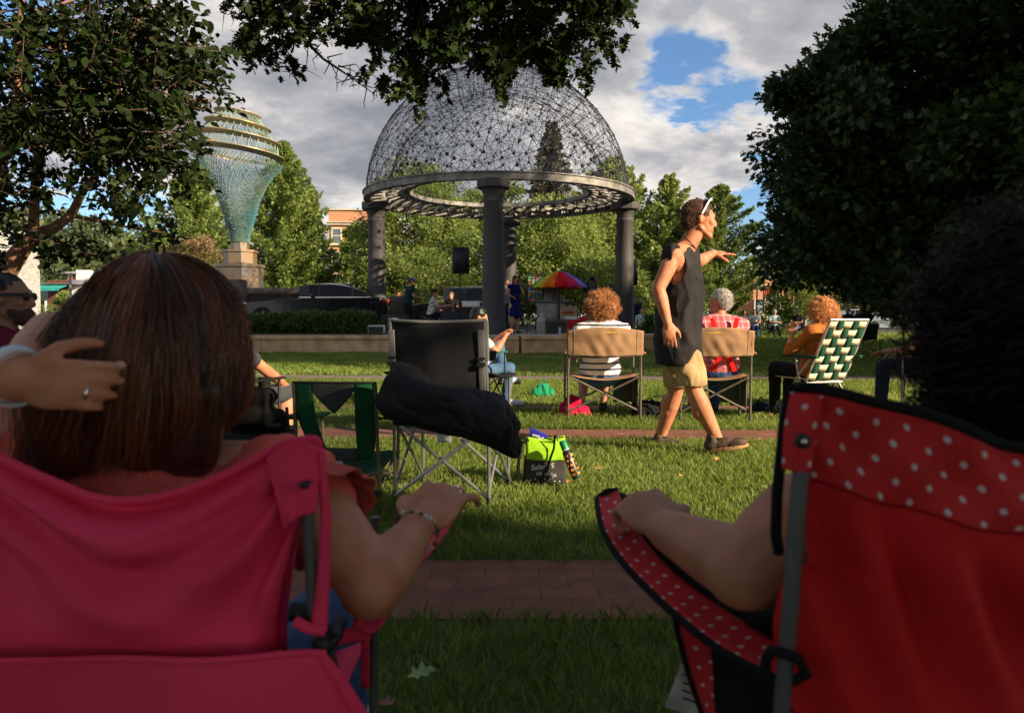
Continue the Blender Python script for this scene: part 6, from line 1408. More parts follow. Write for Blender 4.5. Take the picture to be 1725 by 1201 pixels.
# ------------------------------------------------------------------ the two people and chairs closest to the camera
m_pole = M('dark grey painted tube', (.075, .08, .08), .45, .15, 15, spec=.4)
def pink_seat():
    r = empty('camp_chair', (P(215, 0, 1.05).x, 1.15, 0), 'bright pink camp chair holding the brown haired woman', 'chair', 'folding camp chairs on the lawn')
    T = [P(-130, 730, .98), P(-40, 752, .96), (P(60, 800, .94)), P(150, 838, .925), P(230, 845, .92), P(330, 822, .925), P(430, 775, .94), P(480, 748, .955), P(525, 741, .97), P(538, 752, .975)]
    B = [P(-130, 1110, .99), P(-20, 1108, .96), P(70, 1106, .93), P(160, 1106, .915), P(240, 1106, .905), P(330, 1106, .91), P(400, 1104, .925), P(440, 1100, .94), P(470, 1098, .955), P(484, 1096, .965)]
    def bend(u, v):
        k = sin(pi * min(1, u * 1.02)); y = -.012 * sin(pi * v) * k
        # pulled folds radiating from the right hand corner and along the left side
        a = atan2(v * .38, (1.0 - u) * .62 + .02); rr = sqrt((v * .38) ** 2 + ((1 - u) * .62) ** 2)
        y += .014 * sin(a * 15 + 1) * exp(-((rr - .25) / .2) ** 2); a2 = atan2(v * .4, u * .6 + .02); r2 = sqrt((v * .4) ** 2 + (u * .6) ** 2); y += .014 * sin(a2 * 13) * exp(-((r2 - .24) / .18) ** 2)
        y += .010 * sin(v * 26 + 6 * (u - .4) ** 2 * 8) * exp(-((v - .16) / .10) ** 2) * k + .009 * mnoise.noise((u * 3.5 - v * 2, v * 3, 2)) + .004 * mnoise.noise((u * 9, v * 5, 7))
        # right edge narrows toward the seat
        x = .012 * sin(pi * v) * u ** 6
        return Vector((-x, y, 0))
    f = ruled(T, B, bend); g = MB(); g.grid(f, 90, 60); b = g.build('backrest', f_pink, r, True, solid=.003)
    g = MB(); g.tube([f(i / 60, 0) + Vector((0, -.001, 0)) for i in range(61)], .0055, 8); g.tube([f(i / 60, .035) + Vector((0, -.0025, 0)) for i in range(61)], .0012, 5); g.build('hem', f_pink, b, True)
    g = MB(); g.tube([f(1, i / 30) for i in range(31)], .004, 6); g.build('side_binding', fabric('dark pink binding', (.30, .012, .055)), b, True)
    # sleeve that holds the right post
    A = [P(448, 772, .935), P(475, 752, .94), P(510, 742, .945), P(541, 752, .955)]; C = [P(481, 893, .93), P(490, 880, .932), P(508, 868, .934), P(533, 862, .94)]
    g = MB(); g.grid(ruled(A, C, lambda u, v: Vector((0, -.006 * sin(pi * u) + .004 * mnoise.noise((u * 3, v * 4, 3)) - .004 * exp(-((u - .45) / .12) ** 2) * v, 0))), 24, 24); g.build('post_sleeve', f_pink, r, True, solid=.003)
    g = MB(); q = P(513, 817, .923); g.ell(q, (.006, .004, .005)); g.tube([q, q + Vector((0, .015, 0))], .0035, 8); g.build('rivet', m_plastic, r, True)
    g = MB(); g.tube([P(513, 800, .95), P(519, 880, .948), P(528, 1010, .95), P(541, 1120, .95), P(556, 1300, .96), P(566, 1600, .97)], .0082, 12); g.build('back_post', m_pole, r, True)
    # hanging strap
    A = [P(536, 760, .95), P(541, 860, .947), P(537, 950, .94), P(531, 1010, .94), P(524, 1058, .935)]; C = [P(545, 755, .955), P(556, 860, .95), P(556, 950, .945), P(553, 1010, .94), P(551, 1062, .94)]
    g = MB(); g.grid(lambda u, v: curve_eval(A, v).lerp(curve_eval(C, v), u) + Vector((0, -.004 * sin(pi * u), 0)), 6, 30); g.build('strap', f_pink, r, True, solid=.003)
    g = MB(); g.tube([P(498, 1046, .935), P(520, 1058, .93), P(548, 1062, .93)], .007, 8); g.build('strap_end', f_pink, r, True)
    g = MB(); g.tube([P(548, 1075, .955), P(562, 1060, .95), P(572, 1048, .96), P(566, 1068, .96), P(548, 1090, .95)], .009, 8); g.ell(P(543, 1088, .945), (.012, .010, .016)); g.tube([P(488, 1030, .97), P(540, 1034, .975)], .012, 8); g.build('joint_bracket', m_plastic, r, True)
    # pouch behind the seat
    T2 = [P(-160, 1104, .945), P(0, 1110, .90), P(150, 1114, .88), P(280, 1112, .875), P(400, 1108, .885), P(500, 1101, .91), P(548, 1100, .93)]; B2 = [P(-200, 1420, .96), P(0, 1420, .91), P(170, 1420, .89), P(320, 1420, .885), P(470, 1420, .90), P(640, 1420, .93), P(760, 1420, .96)]
    def b2(u, v): return Vector((.02 * (v ** .6) * (u ** 8) * (1 - v), .010 * mnoise.noise((u * 4 + v, v * 3, 9)) + .006 * sin(u * 14 + v * 9) * v - .012 * sin(pi * u) * sin(pi * v), 0))
    g = MB(); f2 = ruled(T2, B2, b2); g.grid(f2, 70, 40); p_ = g.build('seat_skirt', f_pink, r, True, solid=.003)
    g = MB(); g.tube([f2(i / 40, 0) for i in range(41)], .0045, 8); g.tube([f2(.93 - .0 * i, i / 20) + Vector((0, -.003, 0)) for i in range(21)], .0022, 6); g.build('hem', f_pink, p_, True)
    g = MB(); g.grid(lambda u, v: Vector((P(20, 0, 1.1).x + .42 * u, .98 + .42 * v, .36 - .05 * sin(pi * u))), 10, 8); g.build('seat', f_pink, r, True, solid=.005)
    # right arm sheet and its falling edge
    A = [G(597, 1050, .545), G(640, 940, .555), G(668, 880, .575), G(690, 838, .592), G(712, 822, .60)]; C = [G(640, 1052, .525), G(700, 960, .54), G(745, 905, .56), G(765, 872, .58), G(768, 858, .590)]
    g = MB(); fa = ruled(A, C, lambda u, v: Vector((0, 0, -.012 * sin(pi * v)))); g.grid(fa, 30, 12); a_ = g.build('armrest', f_pink, r, True, solid=.006)
    g = MB(); c0 = fa(.62, .55); g.lathe([(.030, -.018), (.034, .003), (.037, .006), (.031, .0), (.027, -.014)], 20, c=c0); g.build('cup_holder', m_plastic, a_, True)
    g = MB(); g.grid(lambda u, v: G(560 + 60 * u, 1050, .53) + Vector((0, .02 * u, -.02 * v - .01)), 8, 4); g.grid(lambda u, v: G(603 + 14 * u, 1052, .52) + Vector((.0, .02, -.10 * v)), 4, 8); g.build('arm_strap', f_pink, r, True, solid=.004)
    for (x, y, w_) in ((P(612, 0, 1.5).x, 1.52, 0),): g = MB(); g.tube([(x, y, 0), (x + .01, y, .56)], .009, 8); g.build('front_post', m_pole, r, True)
    g = MB(); g.tube([P(548, 1085, .96), (P(612, 0, 1.5).x, 1.50, .05)], .008, 8); g.build('cross_bar', m_pole, r, True)
    # left arm loop just inside the frame
    g = MB(); g.grid(lambda u, v: P(-40 + 70 * u, 1010 + 25 * u + 45 * v, .97 + .05 * u), 8, 6); g.build('armrest', f_pink, r, True, solid=.008)
    x = P(-120, 0, .98).x
    g = MB(); g.tube([(x, .99, 0), (x, .985, .83)], .0082, 12); g.build('back_post', m_pole, r, True)
pink_seat()

h_wom = hairmat('glossy brown hair', (.035, .012, .006), (.36, .125, .05), .30, .7)
f_coral = fabric('coral cotton', (.66, .115, .085), col2=(.72, .15, .105), bump=.15)
f_lace = fabric('coral lace', (.60, .13, .10), bump=.8, bscale=160)
def brown_woman():
    p = P; hc = Vector(p(276, 585, 1.135)); Hm = frame_of((.03, 1, -.05), (0, 0, 1))
    sR, sL = p(480, 800, 1.17), p(40, 768, 1.15); nk = p(262, 770, 1.14); chest = p(262, 960, 1.12); hip = Vector((chest.x, 1.16, .34))
    eR, wR = p(628, 985, 1.04), p(703, 892, 1.19); eL, wL = p(92, 572, 1.24), p(28, 640, .95)
    g = MB(); torso(g, hip, chest, nk, (sL, sR), 0, 1.0, 0, (0, 1, 0)); g.cone(nk - Vector((0, 0, .05)), .055, hc + Vector((0, 0, -.05)), .052); head(g, hc, Hm, .98)
    g.cone(sR, .060, sR.lerp(eR, .5), .054); g.cone(sR.lerp(eR, .5), .054, eR, .042); g.ell(eR + Vector((-.004, .0, -.006)), (.043, .040, .040)); g.cone(eR, .043, eR.lerp(wR, .35), .042); g.cone(eR.lerp(wR, .35), .042, wR, .0265)
    hd = Vector((.34, .68, .40)); nR = Vector((.15, -.45, 1)); tipsR = hand(g, wR, hd, nR, -1, 1.02, curl=(.85, .80, .62, .45), tcurl=.7, spread=.24)
    g.cone(sL, .064, sL.lerp(eL, .5), .055); g.cone(sL.lerp(eL, .5), .055, eL, .046); g.cone(eL, .046, eL.lerp(wL, .35), .042); g.cone(eL.lerp(wL, .35), .042, wL, .028)
    tipsL = hand(g, wL, (1, .05, -.10), (.05, -1, .10), -1, .80, curl=(.34, .44, .50, .52), tcurl=.5, spread=.05, fl=.80)
    for s in (-1, 1): g.cone(hip + Vector((s * .09, 0, -.02)), .09, hip + Vector((s * .14, .42, .0)), .06); g.cone(hip + Vector((s * .14, .42, 0)), .058, hip + Vector((s * .15, .46, -.34)), .04)
    body = organic(g, 'person', m_skin, .0042, 5); tag(body, 'woman with a glossy brown bob and coral top in the pink chair', 'person')
    # nails on the raised hand
    g = MB()
    for t_ in tipsL[:1]: g.ell(Vector(t_) + Vector((.003, -.0075, .002)), (.008, .003, .0055))
    g.build('fingernail', M('natural nail', (.66, .36, .28), .25, coat=.5), body, True)
    # top
    g = MB(); torso(g, hip, chest, nk - Vector((0, 0, .06)), (sL - Vector((0, 0, .012)), sR - Vector((0, 0, .012))), .016, 1.03, 0, (0, 1, 0)); g.cone(sR, .070, sR.lerp(eR, .30), .066)
    tp = organic(g, 'top', f_coral, .006, 5, wr=.010, wf=8, parent=body, seed=5)
    g = MB(); c0 = sR.lerp(eR, .22); d = (eR - sR).normalized(); u_ = d.orthogonal().normalized(); w_ = d.cross(u_)
    g.grid(lambda u, v: c0 + d * (.055 * v) + (u_ * cos(2 * pi * u) + w_ * sin(2 * pi * u)) * (.068 + .022 * v + .006 * v * sin(u * 2 * pi * 11)), 60, 6); g.build('lace_sleeve', f_lace, tp, True, solid=.002)
    g = MB(); hd_ = hip + Vector((0, 0, -.02)); g.ell(hd_, (.17, .15, .11))
    for s in (-1, 1): g.cone(hd_ + Vector((s * .09, 0, 0)), .098, hip + Vector((s * .14, .42, .0)), .075); g.cone(hip + Vector((s * .14, .42, 0)), .072, hip + Vector((s * .15, .46, -.28)), .06)
    organic(g, 'jeans', f_dkdenim, .009, 4, wr=.005, parent=body)
    for s in (-1, 1):
        a = hip + Vector((s * .15, .46, -.36)); shoe('shoe', Vector((a.x, a.y - .06, .0)), Vector((a.x, a.y + .19, .0)), .08, f_white, body)
    # blue strap at the left shoulder
    g = MB(); g.tube([p(62, 745, 1.075), p(66, 775, 1.065), p(74, 812, 1.06)], .010, 8, flat=((0, 1, 0), 1)); g.build('shoulder_strap', fabric('dusty blue strap', (.10, .16, .28)), body, True)
    # rings, wrist band and bead bracelet
    def ring(c, ax, r, th, mat, nm, sq=1.0):
        ax = Vector(ax).normalized(); u = ax.orthogonal().normalized(); w = ax.cross(u); g = MB(); g.tube([Vector(c) + (u * cos(a) + w * sin(a)) * r for a in np.linspace(0, 2 * pi, 25)], th, 8); return g.build(nm, mat, body, True)
    silver = M('silver', (.75, .75, .75), .15, metal=1)
    t3 = Vector(tipsL[2]); base3 = wL; k3 = base3.lerp(t3, .30)
    # ring sits on the third finger, found from the finger chain
    d = Vector((1, .05, -.10)).normalized(); n = Vector((.05, -1, .10)); n = (n - d * n.dot(d)).normalized(); t = d.cross(n).normalized() * -1
    pb = wL + d * .088 * .76 + t * -.0105 * .76; dd = (d + t * .03 * -.5).normalized(); q = dd * cos(.50 * .8) - n * sin(.50 * .8); ring(pb + q * .015, q, .0092, .0021, silver, 'ring')
    d2 = Vector(hd).normalized(); n2 = nR.copy(); n2 = (n2 - d2 * n2.dot(d2)).normalized(); t2 = d2.cross(n2).normalized() * -1; pb = wR + d2 * .088 + t2 * -.0105; q2 = d2 * cos(.5) - n2 * sin(.5); ring(pb + q2 * .020, q2, .0106, .0020, silver, 'ring')
    dl = (wL - eL).normalized(); c = wL - dl * .012 + Vector((-.004, 0, .002)); ax = Vector((.75, -.55, -.25)).normalized(); u = Vector((0, 0, 1)); u = (u - ax * u.dot(ax)).normalized(); w = ax.cross(u)
    g = MB(); vs = []; 
    for a in np.linspace(0, 2 * pi, 33)[:-1]:
        for hh in (-.009, .009): vs.append(c + (u * cos(a) * .036 + w * sin(a) * .035) + ax * hh)
    g.add(vs, [(2 * i, (2 * i + 2) % 64, (2 * i + 3) % 64, 2 * i + 1) for i in range(32)]); g.build('wristband', M('white silicone band', (.62, .68, .74), .45), body, True, solid=.0035)
    dr = (wR - eR).normalized(); u = dr.orthogonal().normalized(); w = dr.cross(u); cs = [(.55, .50, .45), (.14, .045, .02), (.55, .33, .12), (.60, .58, .55), (.02, .03, .05), (.30, .12, .05)]
    bm_ = [M('bead ' + str(i), c_, .25, .2, 60, spec=.7) for i, c_ in enumerate(cs)]
    c = wR - dr * .006; N_ = 28; rs = random.Random(12)
    for k in range(N_):
        a = 2 * pi * k / N_; g = MB(); big = (k % 9 == 4); g.ell(c + (u * cos(a) + w * sin(a)) * .0345 + dr * .004 * sin(a * 2), .0046 if big else .0037, n=10, m=8); g.build('bracelet_bead', bm_[rs.randrange(6)], body, True)
    # bob of hair: cap plus combed strands
    rs = np.random.RandomState(12)
    C0 = hc + Vector((0, -.015, .022)); RX, RY, RZ = .104, .113, .108
    g = MB(); g.ell(C0, (RX * .93, RY * .93, RZ * .95)); g.ell(C0 + Vector((0, -.02, -.055)), (.100, .093, .10))
    g.cone(C0 + Vector((-.045, -.03, -.08)), .055, C0 + Vector((-.05, -.03, -.165)), .042); g.cone(C0 + Vector((.055, -.03, -.08)), .055, C0 + Vector((.05, -.03, -.165)), .045); g.cone(C0 + Vector((0, -.035, -.08)), .06, C0 + Vector((-.01, -.035, -.175)), .045)
    hb = organic(g, 'hair', h_wom, .007, 3, parent=body, cut=lambda q: q.y > C0.y + .095 and q.z < C0.z + .05)
    roots = []
    while len(roots) < 10500:
        v = rs.normal(0, 1, 3); v /= np.linalg.norm(v)
        if v[2] < -.35 or (v[1] > .72 and v[2] < .4): continue
        roots.append((v, None))
    def fn(v, n, rs):
        # comb away from the crown, down over the head, then hang
        k = 17; out = []; th0 = math.acos(max(-1, min(1, v[2]))); az = atan2(v[1], v[0]); az += rs.normal(0, .05); az += .12 * sin(az * 5)
        lay = rs.uniform(.97, 1.075); zend = -.115 - .095 * rs.random() + .022 * cos(az) + .02 * sin(az * 6) + .045 * (abs(math.sin(round(az / .17) * 12.9898) * 43758.5453) % 1 - .5); flick = rs.normal(.0, .012)
        side = cos(az); x_shift = -.0 * (side < 0)
        L = (pi / 2 - th0) * .11 + (-zend); wavephase = az * 7 + rs.normal(0, .35); amp = rs.uniform(.001, .008)
        for i in range(k):
            s = i / (k - 1) * max(.10, L)
            th = th0 + s / .115
            if th < pi / 2 * 1.02: q = np.array([RX * sin(th) * cos(az), RY * sin(th) * sin(az), RZ * cos(th)]) * lay; last = (q, s)
            else:
                if i == 0: last = (np.array([RX * cos(az), RY * sin(az), RZ * cos(th0)]) * lay, 0)
                q0, s0 = last; dz = s - s0; tt = min(1, dz / .17); al = round(az / .17) * .17 - az; al *= .75 * tt; q0 = np.array([q0[0] * cos(al) - q0[1] * sin(al), q0[0] * sin(al) + q0[1] * cos(al), q0[2]]); wide = 1 + .10 * sin(pi * min(1, tt * 1.15)) - .40 * tt ** 1.9 * (1.0 if side > -.2 else .85)
                q = np.array([q0[0] * wide + x_shift * tt + flick * tt * tt - (.012 * tt ** 3 if side < 0 else -.006 * tt ** 3), q0[1] * wide + flick * tt, q0[2] - dz])
            sw = max(0, s - .05); q = q + np.array([-.75 * sw ** 1.5 * (1 if side < .3 else 1.15) + .010 * sin(s * 22 + az * 2.2), 0, 0]) + np.array([cos(az), sin(az), 0]) * amp * sin(wavephase + s * 30)
            out.append(q + np.array(C0))
        return out
    strands('hair_strands', h_wom, hb, roots, fn, 16, .00075, rs, .35, lambda v, rs: float(np.clip(.33 + .26 * sin(atan2(v[1], v[0]) * 5 + 2.2 * v[2] + 1.0) + .2 * sin(atan2(v[1], v[0]) * 13) + rs.normal(0, .16), 0, 1)))
    g = MB(); g.cone(C0, .01, C0 + Vector((0, 0, -.01)), .01)
brown_woman()

# cream cap lying beyond her arm
g = MB(); c = P(586, 902, 1.75); g.ell(c, (.034, .05, .030)); o = organic(g, 'sun_visor', fabric('cream cloth', (.55, .56, .48)), .005, 3); tag(o, 'cream cloth cap with a dark mark resting beyond the arm of the woman in coral', 'cap')
g = MB(); g.poly([c + Vector(v) for v in ((-.016, -.05, .010), (.004, -.052, .014), (.012, -.051, .004), (.001, -.052, -.001), (.016, -.049, -.012), (-.002, -.052, -.006))], (0, .006, 0)); g.build('dark_mark', m_plastic, o, True, smooth=False)
g = MB(); g.tube([c + Vector((.034 * cos(a), -.01, .030 * sin(a) - .004)) for a in np.linspace(-1.3, .9, 12)], .006, 8); g.build('dark_rim', m_plastic, o, True)

def dots_mat(name, base, dot, spacing, rad, rot=pi / 4, plane='xz'):
    m, nt, b = mk(name); N = nt.nodes; L = nt.links; tc = N.new('ShaderNodeTexCoord'); sp = N.new('ShaderNodeSeparateXYZ'); L.new(tc.outputs['UV'], sp.inputs[0])
    cb = N.new('ShaderNodeCombineXYZ'); L.new(sp.outputs[0], cb.inputs[0]); L.new(sp.outputs[1], cb.inputs[1])
    mp = N.new('ShaderNodeMapping'); mp.inputs['Rotation'].default_value = (0, 0, rot); mp.inputs['Scale'].default_value = (1 / spacing, 1 / spacing, 1); L.new(cb.outputs[0], mp.inputs[0])
    v = N.new('ShaderNodeTexVoronoi'); v.voronoi_dimensions = '2D'; v.inputs['Scale'].default_value = 1; v.inputs['Randomness'].default_value = 0.0; L.new(mp.outputs[0], v.inputs['Vector'])
    rp = N.new('ShaderNodeValToRGB'); rp.color_ramp.elements[0].position = rad / spacing * .85; rp.color_ramp.elements[1].position = rad / spacing * 1.1; rp.color_ramp.elements[0].color = (1, 1, 1, 1); rp.color_ramp.elements[1].color = (0, 0, 0, 1)
    L.new(v.outputs['Distance'], rp.inputs[0]); mx = N.new('ShaderNodeMix'); mx.data_type = 'RGBA'; mx.inputs[6].default_value = rgb(base); mx.inputs[7].default_value = rgb(dot); L.new(rp.outputs[0], mx.inputs[0]); L.new(mx.outputs[2], b.inputs['Base Color']); b.inputs['Roughness'].default_value = .75
    n2 = N.new('ShaderNodeTexNoise'); n2.inputs['Scale'].default_value = 300; L.new(tc.outputs['Object'], n2.inputs['Vector']); bm = N.new('ShaderNodeBump'); bm.inputs['Strength'].default_value = .25; bm.inputs['Distance'].default_value = .01; L.new(n2.outputs['Fac'], bm.inputs['Height']); L.new(bm.outputs[0], b.inputs['Normal'])
    return m
def grid_uv(f, nu, nv, U, V, name, mat, par, solid=.003):
    g = MB(); g.grid(f, nu, nv); o = g.build(name, mat, par, True, solid=solid); me = o.data; uv = me.uv_layers.new(name='UVMap'); k = 0; w = nu + 1
    for lp in me.loops: i = lp.vertex_index; uv.data[lp.index].uv = ((i % w) / nu * U, (i // w) / nv * V)
    return o
f_dots = dots_mat('red nylon with white dots', (.54, .010, .014), (.55, .48, .50), .0275, .0037)
f_piping = fabric('black piping', (.010, .010, .011))
def red_seat():
    r = empty('camp_chair', (P(1640, 0, .85).x, 1.0, 0), 'red camp chair with white polka dots and black piping at right', 'chair', 'folding camp chairs on the lawn')
    T = [P(1334, 655, .86), P(1400, 660, .845), P(1480, 676, .825), P(1560, 700, .81), P(1640, 727, .80), P(1725, 756, .795), P(1820, 770, .80), P(1920, 745, .82), P(2010, 690, .86)]
    S = [P(1356, 808, .86), P(1420, 826, .85), P(1490, 846, .83), P(1560, 866, .815), P(1640, 888, .80), P(1725, 900, .795), P(1820, 905, .80), P(1920, 890, .82), P(2005, 860, .86)]
    B = [P(1352, 1330, .90), P(1420, 1330, .86), P(1490, 1330, .83), P(1560, 1330, .81), P(1640, 1330, .79), P(1725, 1330, .785), P(1820, 1330, .79), P(1920, 1330, .82), P(2000, 1330, .88)]
    def bnd(u, v): return Vector((0, .004 * sin(v * 7 + u * 22) + .006 * mnoise.noise((u * 6 + v * 1.5, v * 2, 3)) + .005 * sin((u * 2.2 - v * .5) * 11) * (1 - v * .3), .002 * sin(u * 20)))
    f = ruled(T, S, bnd); top = grid_uv(f, 80, 24, .41, .105, 'dotted_headband', f_dots, r)
    def b2(u, v): fall = sin((u * 3.0 - v * .85) * 9.5) * .016 * exp(-((v - .35) / .42) ** 2); return bnd(u, 1) * (1 - v) + Vector((.03 * sin(pi * v * 1.2) * (1 - u) ** 8 * -1 * (v > .25), fall * min(1, v * 4) + .010 * mnoise.noise((u * 5 - v * 2, v * 3, 8)) * min(1, v * 4), 0))
    f2 = ruled(S, B, b2); g = MB(); g.grid(f2, 90, 60); b = g.build('backrest', f_red, r, True, solid=.003)
    g = MB(); g.tube([f(i / 50, 0) for i in range(51)], .0065, 8); g.tube([P(1334, 655, .858), P(1322, 700, .858), P(1316, 760, .862), P(1309, 830, .866), P(1307, 900, .87), P(1312, 930, .88)], .0065, 8); g.build('black_piping', f_piping, r, True)
    g = MB(); g.tube([f(i / 50, 1) + Vector((0, -.002, 0)) for i in range(51)], .0012, 5); g.build('seam', fabric('dark red thread', (.25, .006, .008)), b, True)
    A = [P(1333, 660, .852), P(1322, 720, .852), P(1318, 790, .853)]; C = [P(1388, 668, .846), P(1375, 725, .840), P(1366, 795, .842)]
    grid_uv(lambda u, v: curve_eval(A, v).lerp(curve_eval(C, v), u) + Vector((0, -.007 * sin(pi * u), 0)), 14, 20, .045, .09, 'post_sleeve', f_dots, r)
    q = P(1352, 743, .832); g = MB(); g.lathe([(.0085, 0), (.008, .003), (.004, .004)], 20, c=q, rot=(pi / 2, 0, 0)); s_ = g.build('snap_button', m_plastic, r, True); g = MB(); g.ell(q + Vector((0, -.005, 0)), (.0036, .002, .0036)); g.build('snap_stud', M('nickel', (.7, .68, .65), .2, metal=1), s_, True)
    g = MB(); g.tube([P(1351, 780, .848), P(1340, 900, .842), P(1331, 1030, .84), P(1318, 1180, .838), P(1302, 1400, .84), P(1290, 1900, .85)], .0092, 14); g.build('back_post', m_pole, r, True)
    # arm sheet with dotted outer border
    A = [G(1008, 838, .610), G(1018, 890, .598), G(1050, 942, .584), G(1095, 990, .570), G(1150, 1040, .556), G(1215, 1090, .545), G(1310, 1140, .54)]
    C = [G(1040, 826, .615), G(1068, 882, .602), G(1105, 934, .588), G(1160, 985, .574), G(1225, 1030, .562), G(1290, 1072, .552), G(1345, 1105, .545)]
    grid_uv(ruled(A, C, lambda u, v: Vector((0, 0, -.004 * sin(pi * v)))), 40, 8, .62, .055, 'armrest', f_dots, r, .006)
    g = MB(); g.tube([curve_eval([p_ + Vector((-.003, 0, -.002)) for p_ in A], i / 40) for i in range(41)], .0055, 8); g.tube([A[0], (A[0] + C[0]) / 2 + Vector((0, .012, .003)), C[0]], .006, 8); g.build('armrest_piping', f_piping, r, True)
    g = MB(); C2 = [G(1180, 880, .598), G(1200, 920, .585), G(1230, 950, .572), G(1270, 985, .56), G(1300, 1020, .552), G(1330, 1050, .545), G(1365, 1090, .54)]
    g.grid(ruled([p_ + Vector((0, 0, -.004)) for p_ in C], C2), 30, 6); g.build('armrest_lining', f_piping, r, True, solid=.006)
    g = MB(); g.tube([P(1290, 1110, .86), P(1300, 1095, .83), P(1345, 1108, .82), P(1358, 1135, .83), P(1330, 1150, .84), P(1295, 1140, .85), P(1288, 1115, .86)], .0062, 8); g.build('armrest_collar', f_piping, r, True)
    # side panel: black cloth with a dotted front strip
    A = [G(1140, 1035, .53), P(1160, 1120, 1.13), P(1190, 1210, 1.10), P(1230, 1330, 1.08)]; C = [G(1196, 1070, .53), P(1202, 1130, 1.06), P(1208, 1210, 1.05), P(1236, 1330, 1.04)]
    grid_uv(lambda u, v: curve_eval(A, v).lerp(curve_eval(C, v), u), 8, 20, .04, .30, 'side_strip', f_dots, r)
    g = MB(); g.tube([curve_eval([p_ + Vector((-.003, 0, 0)) for p_ in A], i / 14) for i in range(15)], .005, 7); g.build('side_piping', f_piping, r, True)
    D = [G(1196, 1070, .53), P(1202, 1130, 1.06), P(1208, 1210, 1.05), P(1236, 1330, 1.04)]; E = [P(1372, 1010, .93), P(1375, 1110, .93), P(1380, 1210, .93), P(1390, 1330, .93)]
    g = MB(); g.grid(lambda u, v: curve_eval(D, v).lerp(curve_eval(E, v), u) + Vector((0, .0, .05 * u * (1 - v) * 0)), 16, 16); g.build('side_panel', f_piping, r, True, solid=.004)
    g = MB(); g.grid(lambda u, v: Vector((P(1360, 0, .95).x + .44 * u, .95 + .42 * v, .36 - .05 * sin(pi * u))), 10, 8); g.build('seat', f_red, r, True, solid=.005)
    x0 = A[0].x
    g = MB(); g.tube([(.37, 1.40, 0), (.36, 1.41, .54)], .009, 8); g.build('front_post', m_pole, r, True)
    g = MB(); g.poly([P(1153, 1108, 1.22), P(1196, 1128, 1.22), P(1192, 1215, 1.22), P(1120, 1190, 1.22)], (0, .002, 0)); g.build('paper_tag', m_paper, r, True, smooth=False)
    g = MB()
    for k in range(4): a = P(1150, 1136 + k * 13, 1.2185); g.bar(a, a + Vector((.028, 0, -.010)), .0012, .0022)
    g.build('tag_print', m_plastic, r, True)
    x = P(2005, 0, .86).x
    g = MB(); g.tube([(x, .87, 0), (x, .86, .86)], .0092, 12); g.build('back_post', m_pole, r, True)
red_seat()
